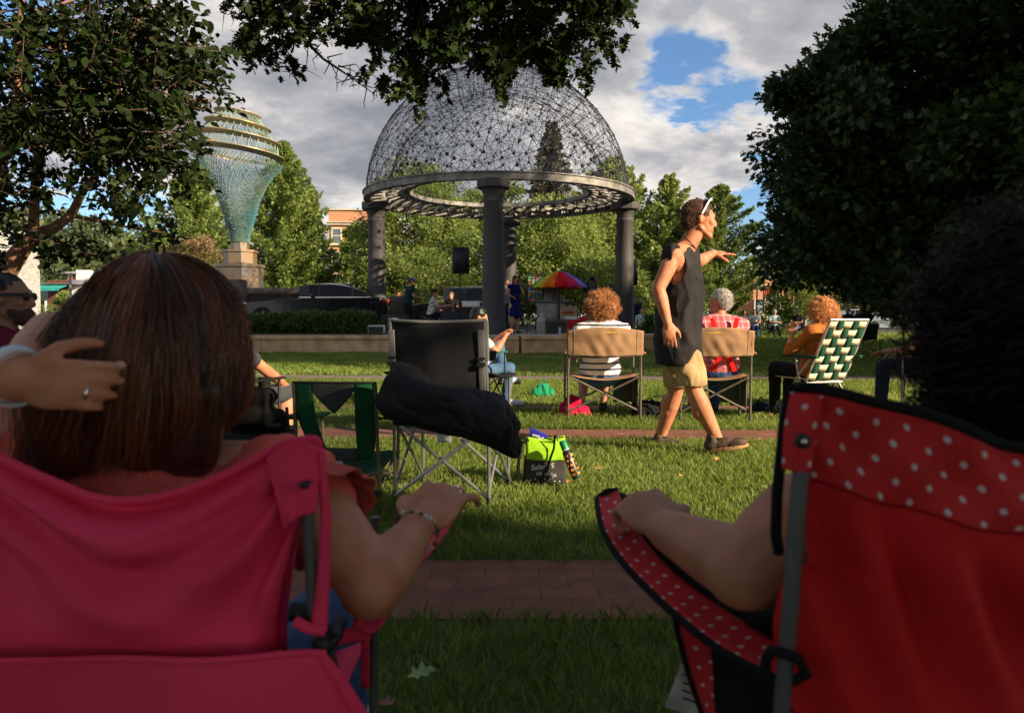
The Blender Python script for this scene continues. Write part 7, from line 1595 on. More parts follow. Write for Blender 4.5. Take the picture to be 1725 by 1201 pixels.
def curly_person():
    p = P; hc = Vector(p(1745, 545, .99)); Hm = frame_of((-.1, 1, 0), (0, 0, 1)); nk = p(1745, 690, 1.0)
    sL, sR = p(1372, 800, .985), p(2030, 810, .98); nk = Vector(((sL.x + sR.x) / 2, 1.0, .80)); hc.x = nk.x + .058; hc.z += .005; chest = Vector((nk.x, 1.0, .58)); hip = Vector((nk.x, 1.06, .42))
    eL, wL = p(1258, 958, .985), p(1124, 893, 1.17); sL = p(1362, 872, .985)
    g = MB(); torso(g, hip, chest, nk, (sL, sR), 0, 1.15, .01, (0, 1, 0)); g.cone(nk - Vector((0, 0, .05)), .058, hc + Vector((0, 0, -.05)), .055); head(g, hc, Hm, 1.0)
    g.cone(sL, .062, sL.lerp(eL, .55), .058); g.cone(sL.lerp(eL, .55), .058, eL, .050); g.ell(eL + Vector((.0, -.002, -.004)), (.054, .048, .048)); g.cone(eL, .051, eL.lerp(wL, .35), .046); g.cone(eL.lerp(wL, .35), .046, wL, .032)
    hand(g, wL, (-.32, .9, .26), (-.25, -.3, 1), 1, 1.08, curl=(.75, .75, .8, .85), tcurl=.8, spread=.05)
    eR = sR + Vector((.10, .06, -.22)); wR = eR + Vector((-.02, .25, .02)); limb(g, sR, eR, wR, .06, .045, .03); hand(g, wR, (0, 1, -.1), (0, 0, 1), -1)
    for s in (-1, 1): g.cone(hip + Vector((s * .09, 0, -.02)), .09, hip + Vector((s * .14, .42, .0)), .06); g.cone(hip + Vector((s * .14, .42, 0)), .058, hip + Vector((s * .15, .46, -.34)), .04)
    body = organic(g, 'person', m_skin_sh, .0048, 6); tag(body, 'person with a big mass of dark curly hair in the red polka dot chair', 'person')
    g = MB(); torso(g, hip, chest, nk - Vector((0, 0, .03)), (sL + Vector((.03, 0, -.01)), sR), .016, 1.15, .01, (0, 1, 0)); g.cone(sR, .075, sR.lerp(eR, .5), .068); organic(g, 'shirt', f_blk, .009, 4, wr=.008, parent=body)
    g = MB(); g.ell(hip - Vector((0, 0, .02)), (.18, .15, .11))
    for s in (-1, 1): g.cone(hip + Vector((s * .09, 0, -.02)), .10, hip + Vector((s * .14, .42, .0)), .075); g.cone(hip + Vector((s * .14, .42, 0)), .072, hip + Vector((s * .15, .46, -.28)), .06)
    organic(g, 'pants', f_blk, .01, 3, parent=body)
    for s in (-1, 1): a = hip + Vector((s * .15, .46, -.36)); shoe('shoe', Vector((a.x, a.y - .06, 0)), Vector((a.x, a.y + .19, 0)), .08, f_char, body)
    rs = np.random.RandomState(21); hcur = hairmat('dark auburn curls', (.004, .002, .0015), (.016, .006, .004), .5, .25)
    c = hc + Vector((0, -.02, .01)); g = MB(); g.ell(c, (.145, .125, .138)); g.ell(c + Vector((-.0, -.01, -.10)), (.140, .115, .12)); g.ell(c + Vector((-.05, -.01, -.15)), (.09, .09, .09))
    hb = organic(g, 'hair', hcur, .010, 2, wr=.018, wf=18, parent=body, cut=lambda q: q.y > c.y + .105 and q.z < c.z + .04)
    def rooted(cc, rad, N): return sphere_roots(cc, Matrix.Identity(3), rad, N, rs, lambda v: not (v[1] > .6 and v[2] < .3))
    roots = rooted(c, (.140, .12, .13), 3600) + rooted(c + Vector((-.0, -.01, -.10)), (.13, .11, .115), 3000) + rooted(c + Vector((-.05, -.01, -.15)), (.09, .085, .09), 1200)
    strands('curls', hcur, hb, roots, curl_fn(.085, .012, 2.4, .35, .6, 16), 16, .0013, rs, .5)
m_skin_sh = M('light brown skin', (.40, .18, .10), .5, .12, 14, .12, 220, spec=.35, sss=.1)
curly_person()
# ------------------------------------------------------------------ musicians and gear on the stage, far audience
def standing(loc, face, label, skin, shirt, pants, sc=1.0, arms=None, legs=None, hairf=None, sleeve=.5, group=None, voxel=.018, w=1.0, look=0, nod=0, lean=0.0, pant_len=1.0, shoes=None, skirt=None):
    Z = Matrix.Rotation(face, 3, 'Z'); L0 = Vector(loc)
    def W(x, y, z): return L0 + Z @ Vector((x * sc, y * sc, z * sc))
    hip = W(0, 0, .95); chest = W(0, lean * .6, 1.28); nk = W(0, lean, 1.48); shl = (W(-.19 * w, lean, 1.42), W(.19 * w, lean, 1.42)); hc = W(0, lean + .03, 1.635); Hm = Z @ Euler((nod, 0, look)).to_matrix()
    arms = arms or (((-.26, .02, 1.12), (-.22, .22, 1.05)), ((.26, .02, 1.12), (.22, .22, 1.05))); legs = legs or (((-.11, .02, .50), (-.12, 0, .09)), ((.11, .02, .50), (.12, 0, .09)))
    g = MB(); torso(g, hip, chest, nk, shl, 0, w, .01, Z @ Vector((0, 1, 0))); g.cone(nk, .055 * sc, hc + Vector((0, 0, -.05)), .05 * sc); head(g, hc, Hm, sc)
    for k in (0, 1):
        e, q = W(*arms[k][0]), W(*arms[k][1]); limb(g, shl[k], e, q, .046, .037, .025); hand(g, q, (q - e), Vector((0, 0, 1)), -1 if k else 1, 1.0)
        kn, an = W(*legs[k][0]), W(*legs[k][1]); limb(g, W(-.09 if k == 0 else .09, 0, .88), kn, an, .08, .055, .038)
    body = organic(g, 'person', skin, voxel, 3); tag(body, label, 'person', group)
    g = MB(); torso(g, hip + Vector((0, 0, .03)), chest, nk - Vector((0, 0, .02)), shl, .02, w, .01, Z @ Vector((0, 1, 0)))
    for k in (0, 1): e = W(*arms[k][0]); g.cone(shl[k], .065, shl[k].lerp(e, sleeve), .060)
    organic(g, 'shirt', shirt, voxel, 3, wr=.008, wf=8, parent=body)
    g = MB(); g.ell(W(0, 0, .90), (.17 * sc, .13 * sc, .13 * sc), Z)
    if skirt: g.cone(W(0, 0, .88), .15, W(0, 0, skirt), .19)
    for k in (0, 1):
        kn, an = W(*legs[k][0]), W(*legs[k][1]); hp = W(-.09 if k == 0 else .09, 0, .86)
        if not skirt:
            g.cone(hp, .098, kn, .07)
            if pant_len > .5: g.cone(kn, .07, kn.lerp(an, pant_len), .06)
    organic(g, 'skirt' if skirt else 'pants', pants, voxel, 3, wr=.006, wf=8, parent=body)
    for k in (0, 1):
        an = W(*legs[k][1]); f = Z @ Vector((0, 1, 0)); b0 = Vector((an.x, an.y, L0.z + max(0, an.z - L0.z - .085))); shoe('shoe', b0 - f * .06, b0 + f * .2, .085, shoes or m_black, body, voxel=.012)
    if hairf: hairf(body, hc, Hm, sc)
    return body, hc, Hm
MU = 'musicians on the stage'; XS = lambda px, Y: P(px, 0, Y).x
f_bluecap = fabric('royal blue cotton', (.012, .05, .32)); f_dress = fabric('deep blue cotton', (.012, .014, .12)); f_teal = fabric('dark teal cotton', (.012, .030, .038))
pat = stripes_mat('white shirt with dark red floral print', (.62, .58, .57), (.12, .03, .04), 9, .3, wob=.9)
m_woodk = M('red wood', (.25, .02, .02), .4)
standing((XS(684, 25.2), 25.2, STZ), radians(-60), 'musician in a blue baseball cap and dark tee beside the left column', m_skin, f_teal, f_blk, nod=-.45, lean=.08, group=MU, hairf=combo(short_hair(h_blk), cap_hat(f_bluecap)), arms=(((-.24, .10, 1.16), (-.08, .34, 1.12)), ((.26, .08, 1.16), (.12, .34, 1.12))))
seated((XS(723, 24.6), 24.6, STZ), radians(-82), 'keyboard player in a floral print shirt seated on a stool', m_skin, pat, f_blk, hip_z=.50, sc=1.0, lean=-.10, voxel=.015, group=MU, sleeve=.7, hairf=combo(short_hair(h_blk), cap_hat(f_blk, brim=False)), arms=(((-.22, .22, .78), (-.10, .50, .86)), ((.24, .22, .80), (.12, .52, .84))), look=radians(-15))
g = MB(); c = (XS(723, 24.6), 24.6, STZ); g.lathe([(.20, .40), (.21, .44), (.20, .47)], 20, c=c); t_ = g.build('stool', m_plastic); g = MB()
for k in range(4): a = pi / 4 + k * pi / 2; g.tube([(c[0] + .1 * cos(a), c[1] + .1 * sin(a), STZ + .41), (c[0] + .22 * cos(a), c[1] + .22 * sin(a), STZ)], .012, 6)
tag(t_, 'round black stool under the keyboard player', 'stool'); g.build('leg_frame', m_ktube, t_)
seated((XS(757, 27.5), 27.5, STZ), radians(165), 'brown haired musician sitting low behind the keyboards', m_skin, f_blk, f_blk, hip_z=.52, voxel=.018, group=MU, hairf=short_hair(h_grey, grow=.01))
# keyboards on a cloth covered stand
def keyboard_rig():
    Y = 24.4; x0, x1 = XS(741, Y), XS(806, Y); r = empty('keyboard_stand', ((x0 + x1) / 2, Y, STZ), 'keyboard stand draped in black cloth in front of the keyboard player', 'stand'); w = x1 - x0
    g = MB(); g.grid(lambda u, v: Vector(((u - .5) * w, -.20 + .012 * sin(u * 40) * (1 - v), .66 * v + .02)), 60, 6); g.box((0, 0, .68), (w, .42, .03)); g.build('cloth_cover', f_char, r, solid=.006)
    for s in (-1, 1): g = MB(); g.tube([(s * w * .4, .1, 0), (s * w * .4, .1, .68)], .018, 6); g.build('leg', m_ktube, r)
    k = empty('keyboard', ((x0 + x1) / 2 - .05, Y, STZ + .70), 'black and red stage keyboard on the cloth covered stand', 'keyboard'); k.rotation_euler = (0, 0, .05)
    g = MB(); g.box((0, 0, .05), (w * .95, .32, .08)); g.build('case', m_black, k, bevel=.01); g = MB(); g.box((0, .04, .095), (w * .9, .16, .02)); g.build('key_bed', m_white, k, smooth=False); g = MB(); g.box((0, -.12, .10), (w * .9, .06, .02)); g.build('control_strip', m_woodk, k, smooth=False)
    k = empty('sheet_music', (XS(792, Y), Y, STZ + .80), 'open white sheet music propped above the keyboard', 'sheet music'); g = MB(); g.grid(lambda u, v: Vector(((u - .5) * .55, .10 * v, .18 * v + .03 * abs(u - .5))), 6, 3); g.build('page', m_white, k, solid=.004)
    m = empty('mixer', (XS(822, 24.0), 24.0, STZ + .0), 'grey mixing desk on a dark table beside the front column', 'mixer'); g = MB(); g.box((0, 0, .70), (.55, .42, .10), (.35, 0, 0)); g.build('desk', m_greyp, m, bevel=.01); g = MB()
    for i in range(8): g.box((-.22 + i * .06, -.07, .77), (.03, .28, .02), (.35, 0, 0))
    g.build('fader_strip', m_plastic, m); g = MB(); g.box((0, .02, .32), (.6, .5, .64)); g.build('table', f_char, m, bevel=.01)
keyboard_rig()
def mic_stand(label, x, y, h, boom=None, z=STZ):
    r = empty('microphone_stand', (x, y, z), label, 'microphone stand'); g = MB(); g.tube([(0, 0, .03), (0, 0, h)], .011, 6); g.build('pole', m_ktube, r); g = MB()
    for k in range(3): a = 2 * pi * k / 3 + .4; g.tube([(0, 0, .10), (.30 * cos(a), .30 * sin(a), .01)], .010, 6)
    g.build('tripod', m_ktube, r); b = boom or (0.05, 0, h + .1); g = MB(); g.tube([(0, 0, h), b], .008, 6); g.build('boom', m_ktube, r); g = MB(); d = (Vector(b) - Vector((0, 0, h))).normalized(); g.cone(Vector(b), .016, Vector(b) + d * .12, .022); g.ell(Vector(b) + d * .15, .032); g.build('microphone', m_plastic, r)
mic_stand('microphone stand with a bent boom under the rainbow umbrella', XS(941, 22.3), 22.3, 1.35, (-.12, 0, 1.75))
mic_stand('low horizontal boom microphone stand beside the left column', XS(672, 23.4), 23.4, .95, (-.75, 0, .93))
mic_stand('thin straight microphone stand left of the singer feet', XS(889, 23.2), 23.2, 1.05, (-.25, 0, 1.1))
mic_stand('microphone stand in front of the guitarist', XS(975, 23.2), 23.2, .85, (-.2, 0, .88))
def speaker(label, px, Y, top, bot, w, base_z, stand=True, rz=.35):
    x = XS(px, Y); z1, z0 = P(0, top, Y).z, P(0, bot, Y).z; r = empty('loudspeaker', (x, Y, z0), label, 'loudspeaker', rz=rz); h = z1 - z0
    g = MB(); g.poly([(-w / 2, .2, 0), (-w / 2 * .6, -.18 + .36, 0)] if 0 else [(-w / 2, -.17, 0), (w / 2, -.17, 0), (w / 2 * .75, .22, 0), (-w / 2 * .75, .22, 0)], (0, 0, h)); g.build('cabinet', M('textured black cabinet', (.02, .018, .017), .6, .2, 30, .3, 120) if 'textured black cabinet' not in bpy.data.materials else bpy.data.materials['textured black cabinet'], r, bevel=.012)
    g = MB(); g.grid(lambda u, v: Vector(((u - .5) * w * .92, -.176 - .02 * sin(pi * u), h * (.03 + .94 * v))), 10, 2); g.build('grille', m_black, r, solid=.004)
    if stand:
        s = empty('speaker_stand', (x, Y, base_z), 'black tripod stand carrying the loudspeaker: ' + label.split(' ')[0] + ' one' if 0 else 'black tripod stand under the loudspeaker left of the front column', 'stand'); g = MB(); g.tube([(0, 0, .1), (0, 0, z0 - base_z + .05)], .019, 8); g.build('pole', m_ktube, s); g = MB()
        for k in range(3): a = 2 * pi * k / 3; g.tube([(0, 0, .75), (.42 * cos(a), .42 * sin(a), .02)], .013, 6); g.tube([(0, 0, .2), (.25 * cos(a), .25 * sin(a), .35)], .008, 6)
        g.build('tripod', m_ktube, s)
speaker('black loudspeaker raised on a stand left of the front column', 773, 23.6, 417, 461, .50, STZ)
speaker('black loudspeaker half hidden behind the right column', 1068, 28.0, 440, 481, .42, STZ, stand=False, rz=-.2)
g = MB(); x = XS(1068, 28.0); g.tube([(x, 28.0, STZ), (x, 28.0, P(0, 480, 28.0).z)], .02, 8); tag(g.build('speaker_stand', m_ktube), 'thin black pole under the loudspeaker behind the right column', 'stand')
def crate(name, label, cat, px, Y, w, h, d, mat, dz=0, rz=0.0, extra=None, bev=.012):
    r = empty(name, (XS(px, Y), Y, STZ + dz), label, cat, rz=rz); g = MB(); g.box((0, 0, h / 2), (w, d, h)); g.build('case', mat, r, bevel=bev)
    if extra: extra(r, w, h, d)
    return r
def amp_x(r, w, h, d):
    g = MB(); g.box((0, -d / 2 - .004, h * .45), (w * .9, .01, h * .78)); g.build('grille', fabric('speaker grille cloth', (.05, .05, .045), bump=.6) if 'speaker grille cloth' not in bpy.data.materials else bpy.data.materials['speaker grille cloth'], r); g = MB(); g.tube([(-.08, 0, h), (-.08, 0, h + .03), (.08, 0, h + .03), (.08, 0, h)], .008, 6); g.build('handle', m_plastic, r)
m_amp = M('grey amp tolex', (.085, .08, .075), .7, .15, 20, .2, 80)
crate('amplifier', 'grey amplifier with a dark grille under the rainbow umbrella', 'amplifier', 938, 22.9, .62, .42, .3, m_amp, extra=amp_x)
crate('amplifier', 'small pale grey equipment box at the foot of the left column', 'amplifier', 630, 22.2, .46, .26, .3, m_greyp, extra=amp_x)
crate('equipment_case', 'black equipment case stacked beside the left column', 'case', 662, 23.5, .75, .55, .5, m_black, extra=amp_x)
crate('equipment_case', 'tall black speaker case behind the musician in the blue cap', 'case', 667, 26.3, .5, 1.2, .4, m_black, extra=amp_x)
def drum():
    r = empty('drum', (XS(660, 22.9), 22.9, STZ), 'small drum with a pale head beside the left column', 'drum'); g = MB(); g.lathe([(.2, -.09), (.2, .09)], 24, c=(0, 0, .24), rot=(radians(75), 0, .3)); g.build('shell', m_black, r); g = MB(); g.lathe([(.19, .09), (.19, .10)], 24, c=(0, 0, .24), rot=(radians(75), 0, .3)); g.build('drum_head', m_white, r); g = MB(); g.lathe([(.205, .08), (.205, .105), (.19, .105)], 24, c=(0, 0, .24), rot=(radians(75), 0, .3)); g.build('hoop', m_chrome, r)
drum()
def cooler(r, w, h, d):
    g = MB(); g.box((0, 0, h + .05), (w * 1.04, d * 1.05, .09)); g.build('lid', m_white, r, bevel=.015); g = MB(); g.tube([(-w / 2 - .02, 0, h * .8), (-w / 2 - .05, -.1, h * .7), (-w / 2 - .02, -.15, h * .8)], .01, 6); g.build('handle', m_white, r)
crate('drink_cooler', 'red drink cooler with a white lid on the stage', 'cooler', 965, 24.0, .38, .27, .26, M('red plastic', (.5, .012, .015), .4), dz=.14, extra=cooler); crate('cardboard_box', 'flat brown cardboard box under the red cooler', 'box', 967, 24.0, .44, .135, .3, M('cardboard', (.34, .22, .12), .85))
crate('plastic_bin', 'bright red plastic bin behind the curly haired woman', 'bin', 985, 24.6, .35, .5, .3, M('bright red plastic', (.6, .01, .01), .4))
g = MB(); x = XS(945, 21.5); g.lathe([(.0, 0), (.033, .003), (.034, .02), (.034, .15), (.030, .17), (.014, .205), (.014, .225), (0, .226)], 16, c=(x, 21.5, STZ)); b = g.build('water_bottle', M('clear blue plastic', (.35, .5, .6), .1, spec=.8)); tag(b, 'clear water bottle with a blue label at the stage edge', 'bottle'); g = MB(); g.lathe([(.035, .07), (.035, .12)], 16, c=(x, 21.5, STZ)); g.build('label_band', M('blue label', (.02, .2, .5), .5), b)
g = MB(); x = XS(953, 21.5); g.box((x, 21.5, STZ + .025), (.2, .14, .05)); tag(g.build('orange_case', M('orange plastic', (.7, .25, .02), .5), bevel=.012), 'small orange case beside the water bottle at the stage edge', 'case')
def cart():
    Y = 26.0; x0 = XS(930, Y); r = empty('food_cart', (x0, Y, STZ), 'stainless food cart with hanging snack packets under the rainbow umbrella', 'cart'); st = M('brushed stainless sheet', (.32, .33, .35), .35, .15, 4, metal=.8)
    g = MB(); g.box((0, 0, .62), (.95, .7, .75)); g.build('body', st, r, bevel=.02); g = MB(); g.box((-.05, -.05, 1.22), (.62, .03, .50), (-.12, 0, 0)); g.build('raised_lid', st, r, bevel=.01); g = MB(); g.box((0, -.1, 1.01), (1.2, .95, .03)); g.build('counter', st, r, bevel=.008)
    for s in (-1, 1): g = MB(); g.lathe([(.22, -.03), (.24, 0), (.22, .03)], 20, c=(s * .5, .1, .24), rot=(0, pi / 2, 0)); g.build('wheel', m_tyre, r)
    rs = random.Random(6); cols = [(.6, .05, .05), (.6, .4, .05), (.1, .25, .5), (.5, .5, .5), (.1, .35, .1)]; cm = [M('packet colour ' + str(i), c_, .4, .3, 20) for i, c_ in enumerate(cols)]
    for c_ in range(4):
        for k in range(9): g = MB(); g.box((-.72 + c_ * .12, -.1, 1.05 + k * .092), (.095, .03, .075), (0, rs.uniform(-.1, .1), 0)); g.build('snack_packet', cm[rs.randrange(5)], r, smooth=False)
    g = MB(); g.bar((-.80, -.08, 1.02), (-.80, -.08, 1.9), .02); g.bar((-.28, -.08, 1.02), (-.28, -.08, 1.9), .02); g.bar((-.8, -.08, 1.9), (-.28, -.08, 1.9), .02); g.build('rack', m_iron, r)
    for k in range(5): g = MB(); g.lathe([(.035, 0), (.035, .14), (.015, .18), (.012, .22)], 10, c=(.02 + k * .09, -.35, 1.03)); g.build('sauce_bottle', cm[(k * 2) % 5], r)
    p = empty('poster_board', (XS(960, 25.4), 25.4, STZ), 'board printed with a picture of a hot dog beside the food cart', 'sign'); g = MB(); g.box((0, 0, .62), (.62, .03, .45)); g.build('board', M('tan poster print', (.50, .42, .30), .7), p, smooth=False)
    g = MB(); g.ell((-.02, -.02, .62), (.22, .012, .085)); g.build('printed_bun', M('bun print', (.55, .28, .07), .7), p); g = MB(); g.ell((-.02, -.03, .63), (.2, .012, .035)); g.build('printed_sausage', M('sausage print', (.45, .06, .03), .6), p); g = MB()
    for s in (-1, 1): g.tube([(s * .25, 0, 0), (s * .25, 0, .4)], .012, 6)
    g.build('easel', m_ktube, p)
    j = empty('drink_jug', (XS(914, 24.6), 24.6, STZ), 'pale plastic drink jug standing on the stage by the cart', 'jug'); g = MB(); g.lathe([(.0, 0), (.17, .01), (.185, .05), (.17, .16), (.185, .2), (.17, .32), (.185, .36), (.12, .46), (.06, .5), (.06, .56)], 20); g.build('jug_body', M('cloudy plastic', (.40, .40, .38), .4), j); g = MB(); g.lathe([(.065, .56), (.065, .6), (0, .6)], 16); g.build('cap', m_white, j)
cart()
def umbrella():
    Y = 25.2; x = XS(944, Y); zt = P(0, 457, Y).z - STZ; r = empty('patio_umbrella', (x, Y, STZ), 'rainbow panelled umbrella open over the food cart', 'umbrella'); R0 = .93; cols = [(.01, .30, .08), (.65, .50, .03), (.75, .15, .01), (.62, .01, .02), (.62, .02, .09), (.22, .15, .55), (.02, .04, .45), (.02, .25, .40)]
    n = 14; cols = [(.02, .02, .30), (.03, .30, .10), (.60, .48, .04), (.70, .16, .01), (.62, .01, .02), (.60, .02, .10), (.28, .20, .55)]
    for k in range(n):
        a0 = pi + 2 * pi * (k - 1) / n; a1 = a0 + 2 * pi / n
        def f(u, v):
            a = a0 + (a1 - a0) * u; ch = cos((a1 - a0) / 2) / cos(a - (a0 + a1) / 2); rr = R0 * v * (1 - .10 * v * 0) * (.55 * 1 + .45 * ch); z = zt - .48 * (v ** 1.6) - (.03 * sin(pi * u) * v * v * -1)
            return Vector((rr * cos(a), rr * sin(a), z if v < .999 else z))
        g = MB(); g.grid(f, 8, 10); g.grid(lambda u, v: f(u, 1) + Vector((0, 0, -.09 * v)), 8, 1); g.build('canopy_panel', fabric('umbrella ' + str(k), cols[k % 7], bump=.1), r, solid=.004)
    g = MB(); g.tube([(0, 0, 0), (0, 0, zt + .03)], .02, 8); g.build('pole', m_ktube, r); g = MB()
    for k in range(n): a = pi + 2 * pi * k / n; g.tube([(0, 0, zt - .05), (R0 * .6 * cos(a), R0 * .6 * sin(a), zt - .26), (R0 * .98 * cos(a), R0 * .98 * sin(a), zt - .5)], .006, 5)
    g.build('rib_set', m_ktube, r); g = MB(); g.lathe([(.02, 0), (.03, .02), (0, .06)], 10, c=(0, 0, zt + .01)); g.build('finial', m_white, r)
umbrella()
b, hc, Hm = standing((XS(868, 23.4), 23.4, STZ), radians(-150), 'singer in a deep blue dress holding a microphone between the columns', m_skin, f_dress, f_dress, sc=.98, skirt=.62, sleeve=.15, voxel=.015, group=MU, hairf=long_hair(h_blk, .2), arms=(((-.22, .14, 1.18), (-.06, .20, 1.44)), ((.27, .04, 1.18), (.22, .18, 1.12))), legs=(((-.09, .0, .50), (-.10, -.03, .09)), ((.10, .04, .50), (.20, .10, .09))))
g = MB(); q = hc + Hm @ Vector((0, .14, -.06)); g.cone(q, .03, q + Hm @ Vector((-.03, .05, -.14)), .014); tag(g.build('microphone', m_plastic), 'black hand microphone held by the singer in blue', 'microphone')
standing((XS(851, 25.6), 25.6, STZ), radians(-100), 'musician in a grey tee half hidden behind the front column', m_skin_dk, f_grey2, f_char, group=MU, hairf=short_hair(h_blk), arms=(((-.22, .15, 1.15), (.05, .30, 1.20)), ((.24, .15, 1.12), (.16, .38, 1.0))))
standing((XS(999, 25.0), 25.0, STZ), radians(-160), 'guitarist in a dark cap and charcoal tee beside the umbrella', m_skin_dk, f_char, f_blk, group=MU, nod=-.3, hairf=combo(short_hair(h_blk), cap_hat(f_blk)), arms=(((-.28, .06, 1.14), (-.10, .24, 1.02)), ((.30, .08, 1.15), (.36, .32, 1.18))), w=1.1)
def guitar():
    r = empty('guitar', (XS(1003, 24.7), 24.72, STZ + 1.03), 'tan electric guitar slung on the guitarist', 'guitar'); r.rotation_euler = (0, -.25, 0); g = MB(); g.ell((-.14, 0, 0), (.17, .03, .14)); g.ell((.06, 0, .0), (.13, .03, .11)); g.build('guitar_body', M('amber lacquer', (.45, .20, .05), .25, coat=1), r); g = MB(); g.bar((.1, -.01, .01), (.72, -.01, .05), .05, .025); g.build('guitar_neck', m_woodk, r); g = MB(); g.bar((.72, -.01, .05), (.88, -.01, .07), .08, .02); g.build('headstock', m_black, r)
guitar()
s_redstripe = stripes_mat('red shirt with dark stripes', (.42, .03, .03), (.03, .01, .02), 16, .4)
standing((XS(1032, 29.5), 29.5, STZ), radians(100), 'person in a red striped shirt behind the right column', m_skin_dk, s_redstripe, f_blk, group='bystanders beyond the stage', hairf=short_hair(h_blk))
standing((XS(1075, 33), 33, .05), radians(170), 'bystander in dark clothes standing right of the right column', m_skin_dk, f_navy, f_blk, group='bystanders beyond the stage', hairf=short_hair(h_blk))
seated((XS(1086, 32), 32, .02), radians(175), 'person in a pale top seated right of the right column', m_skin, f_mint, f_char, voxel=.02, group='bystanders beyond the stage', hairf=short_hair(h_grey))
# far seated row
FR = 'far row of seated listeners'
def far_seat(px, Y, rz, lab, chl, skin, sh, pa, hf, w=1.0, cross=False):
    x = XS(px, Y); arms_ = (((-.24, .12, .72), (.06, .26, .74)), ((.24, .12, .72), (-.06, .28, .72)))
    seated((x, Y, 0), rz, lab, skin, sh, pa, voxel=.02, group=FR, hairf=hf, w=w, arms=arms_, legs=(((-.10, .44, .50), (.10 if cross else -.11, .62 if cross else .50, .16 if cross else .09)), ((.10, .44, .50), (.11, .50, .09))))
    camp_chair(chl, (x, Y, 0), rz, .56, .5, .43, .80, .62, cloth=f_char, tube=m_ktube, cup=False, group='chairs of the far row')
far_seat(1279, 36, radians(168), 'man in a pale sleeveless top with a hand at his chin in the far row', 'dark camp chair of the man with a hand at his chin', m_skin, f_grey2, f_dkdenim, short_hair(h_grey), 1.15)
far_seat(1314, 36.5, radians(175), 'white haired person in a mint top with folded arms in the far row', 'dark camp chair of the white haired person in mint', m_skin, f_mint, f_char, long_hair(h_white, .06), 1.1)
far_seat(1352, 36, radians(150), 'man in a black tee and jeans at the right end of the far row', 'dark camp chair of the man in the black tee', m_skin_dk, f_blk, f_dkdenim, short_hair(h_blk), 1.1, True)
far_seat(1262, 38.5, radians(190), 'dark haired person seated behind the left end of the far row', 'dark camp chair behind the left end of the far row', m_skin_dk, f_char, f_navy, long_hair(h_blk, .1), 1.0)
far_seat(1462, 20, radians(120), 'person in navy seated in the shade under the big oak', 'dark camp chair in the shade under the big oak', m_skin_dk, f_navy, f_blk, short_hair(h_blk), 1.1)
far_seat(1438, 27, radians(140), 'person in black seated deep under the big oak', 'dark camp chair deep under the big oak', m_skin_dk, f_blk, f_blk, short_hair(h_grey), 1.0)

# ------------------------------------------------------------------ small things on the grass
def cloth_bag(name, label, pts, r0, mat, handle=None, cat='bag', wr=.02):
    g = MB()
    for (a, b, ra, rb) in pts: g.cone(a, ra, b, rb)
    o = organic(g, name, mat, .010, 4, wr=wr, wf=9, seed=len(label)); tag(o, label, cat)
    if handle: g = MB(); g.tube(handle, .008, 6); g.build('handle', mat, o, False)
    return o
V3 = Vector
c = G(915, 668); cloth_bag('tote_bag', 'small kelly green tote bag lying on the grass', [(c + V3((-.08, 0, .06)), c + V3((.08, 0, .06)), .055, .055), (c + V3((-.05, 0, .12)), c + V3((.05, 0, .13)), .03, .03), (c + V3((-.09, -.03, .03)), c + V3((.09, -.03, .03)), .04, .04)], 0, fabric('kelly green nylon', (.01, .22, .10), spec=.3), [c + V3((-.05, 0, .13)), c + V3((-.03, 0, .19)), c + V3((.03, 0, .19)), c + V3((.05, 0, .13))])
c = V3((XS(972, 7.5), 7.5, 0)); cloth_bag('shoulder_bag', 'crimson shoulder bag under the chair of the curly haired woman', [(c + V3((-.10, 0, .08)), c + V3((.08, 0, .05)), .055, .05), (c + V3((-.05, 0, .16)), c + V3((.0, 0, .14)), .05, .05), (c + V3((-.11, -.02, .03)), c + V3((.12, -.02, .02)), .04, .03)], 0, fabric('crimson canvas', (.50, .008, .05)), None)
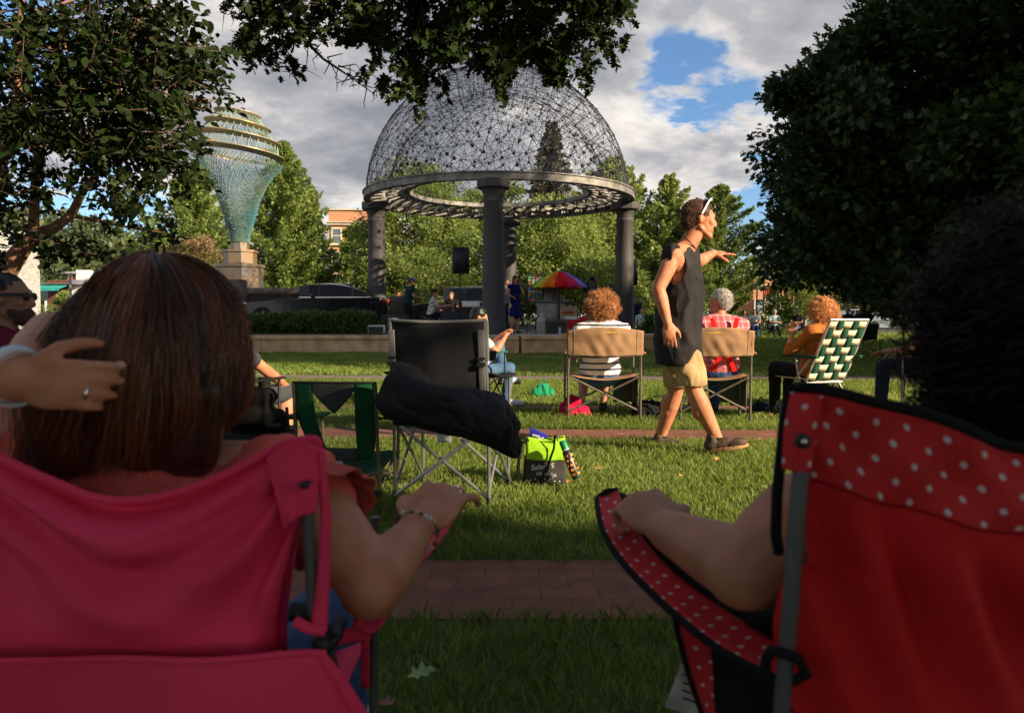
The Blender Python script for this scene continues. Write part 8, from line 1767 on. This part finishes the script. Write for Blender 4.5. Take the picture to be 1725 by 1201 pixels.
c = V3((XS(1102, 7.4), 7.4, 0)); cloth_bag('backpack', 'black backpack on the grass between the tan chairs', [(c + V3((-.09, 0, .09)), c + V3((.07, 0, .08)), .08, .075), (c + V3((-.12, -.02, .05)), c + V3((.12, 0, .04)), .06, .05)], 0, f_blk, [c + V3((-.08, -.05, .15)), c + V3((-.02, -.08, .2)), c + V3((.05, -.06, .14))])
c = V3((XS(1293, 7.7), 7.7, 0)); cloth_bag('hand_bag', 'dark handbag on the grass by the webbed lawn chair', [(c + V3((-.06, 0, .06)), c + V3((.06, 0, .05)), .05, .05), (c + V3((-.04, 0, .03)), c + V3((.09, 0, .03)), .04, .03)], 0, f_navy, [c + V3((-.05, 0, .1)), c + V3((0, 0, .17)), c + V3((.05, 0, .1))])
# green leaf in the near shade and fallen dry leaves
def leaf_on_grass(loc, s, rz, mat, lab, grp=None):
    L_ = LEAF['oak']; g = MB(); q = Euler((R.uniform(-.3, .3), R.uniform(-.3, .3), rz)).to_matrix(); vs = [q @ Vector((a * s, b * s, c * s * 2.5)) + Vector(loc) for a, b, c in L_]; g.add(vs, [tuple(range(len(vs)))]); o = g.build('fallen_leaf', mat, None, smooth=False, solid=.0015); tag(o, lab, 'leaf', grp)
m_dry = M('dry orange leaf', (.50, .20, .06), .8, .3, 20, col2=(.60, .32, .12)); m_gl = M('pale green leaf', (.20, .30, .09), .6, .2, 20); m_br = M('brown curled leaf', (.22, .09, .06), .8, .3, 20)
for (x, y) in ((965, 808), (1281, 740), (1300, 700), (1210, 770), (1150, 800), (700, 905), (930, 580), (1010, 790), (870, 640), (1250, 650), (590, 600), (990, 600), (1040, 730), (780, 600)):
    p_ = G(x, y, .05); leaf_on_grass(p_, .045 if y > 700 else .06, R.uniform(0, 6), m_dry, 'dry orange oak leaf lying on the grass', 'dry leaves scattered on the lawn')
leaf_on_grass(G(685, 1140, .06), .075, -1.2, m_gl, 'pale green oak leaf on the shaded grass between the two near chairs'); leaf_on_grass(G(664, 1186, .06), .06, 1.0, m_br, 'curled brown leaf on the shaded grass beside the pink chair')
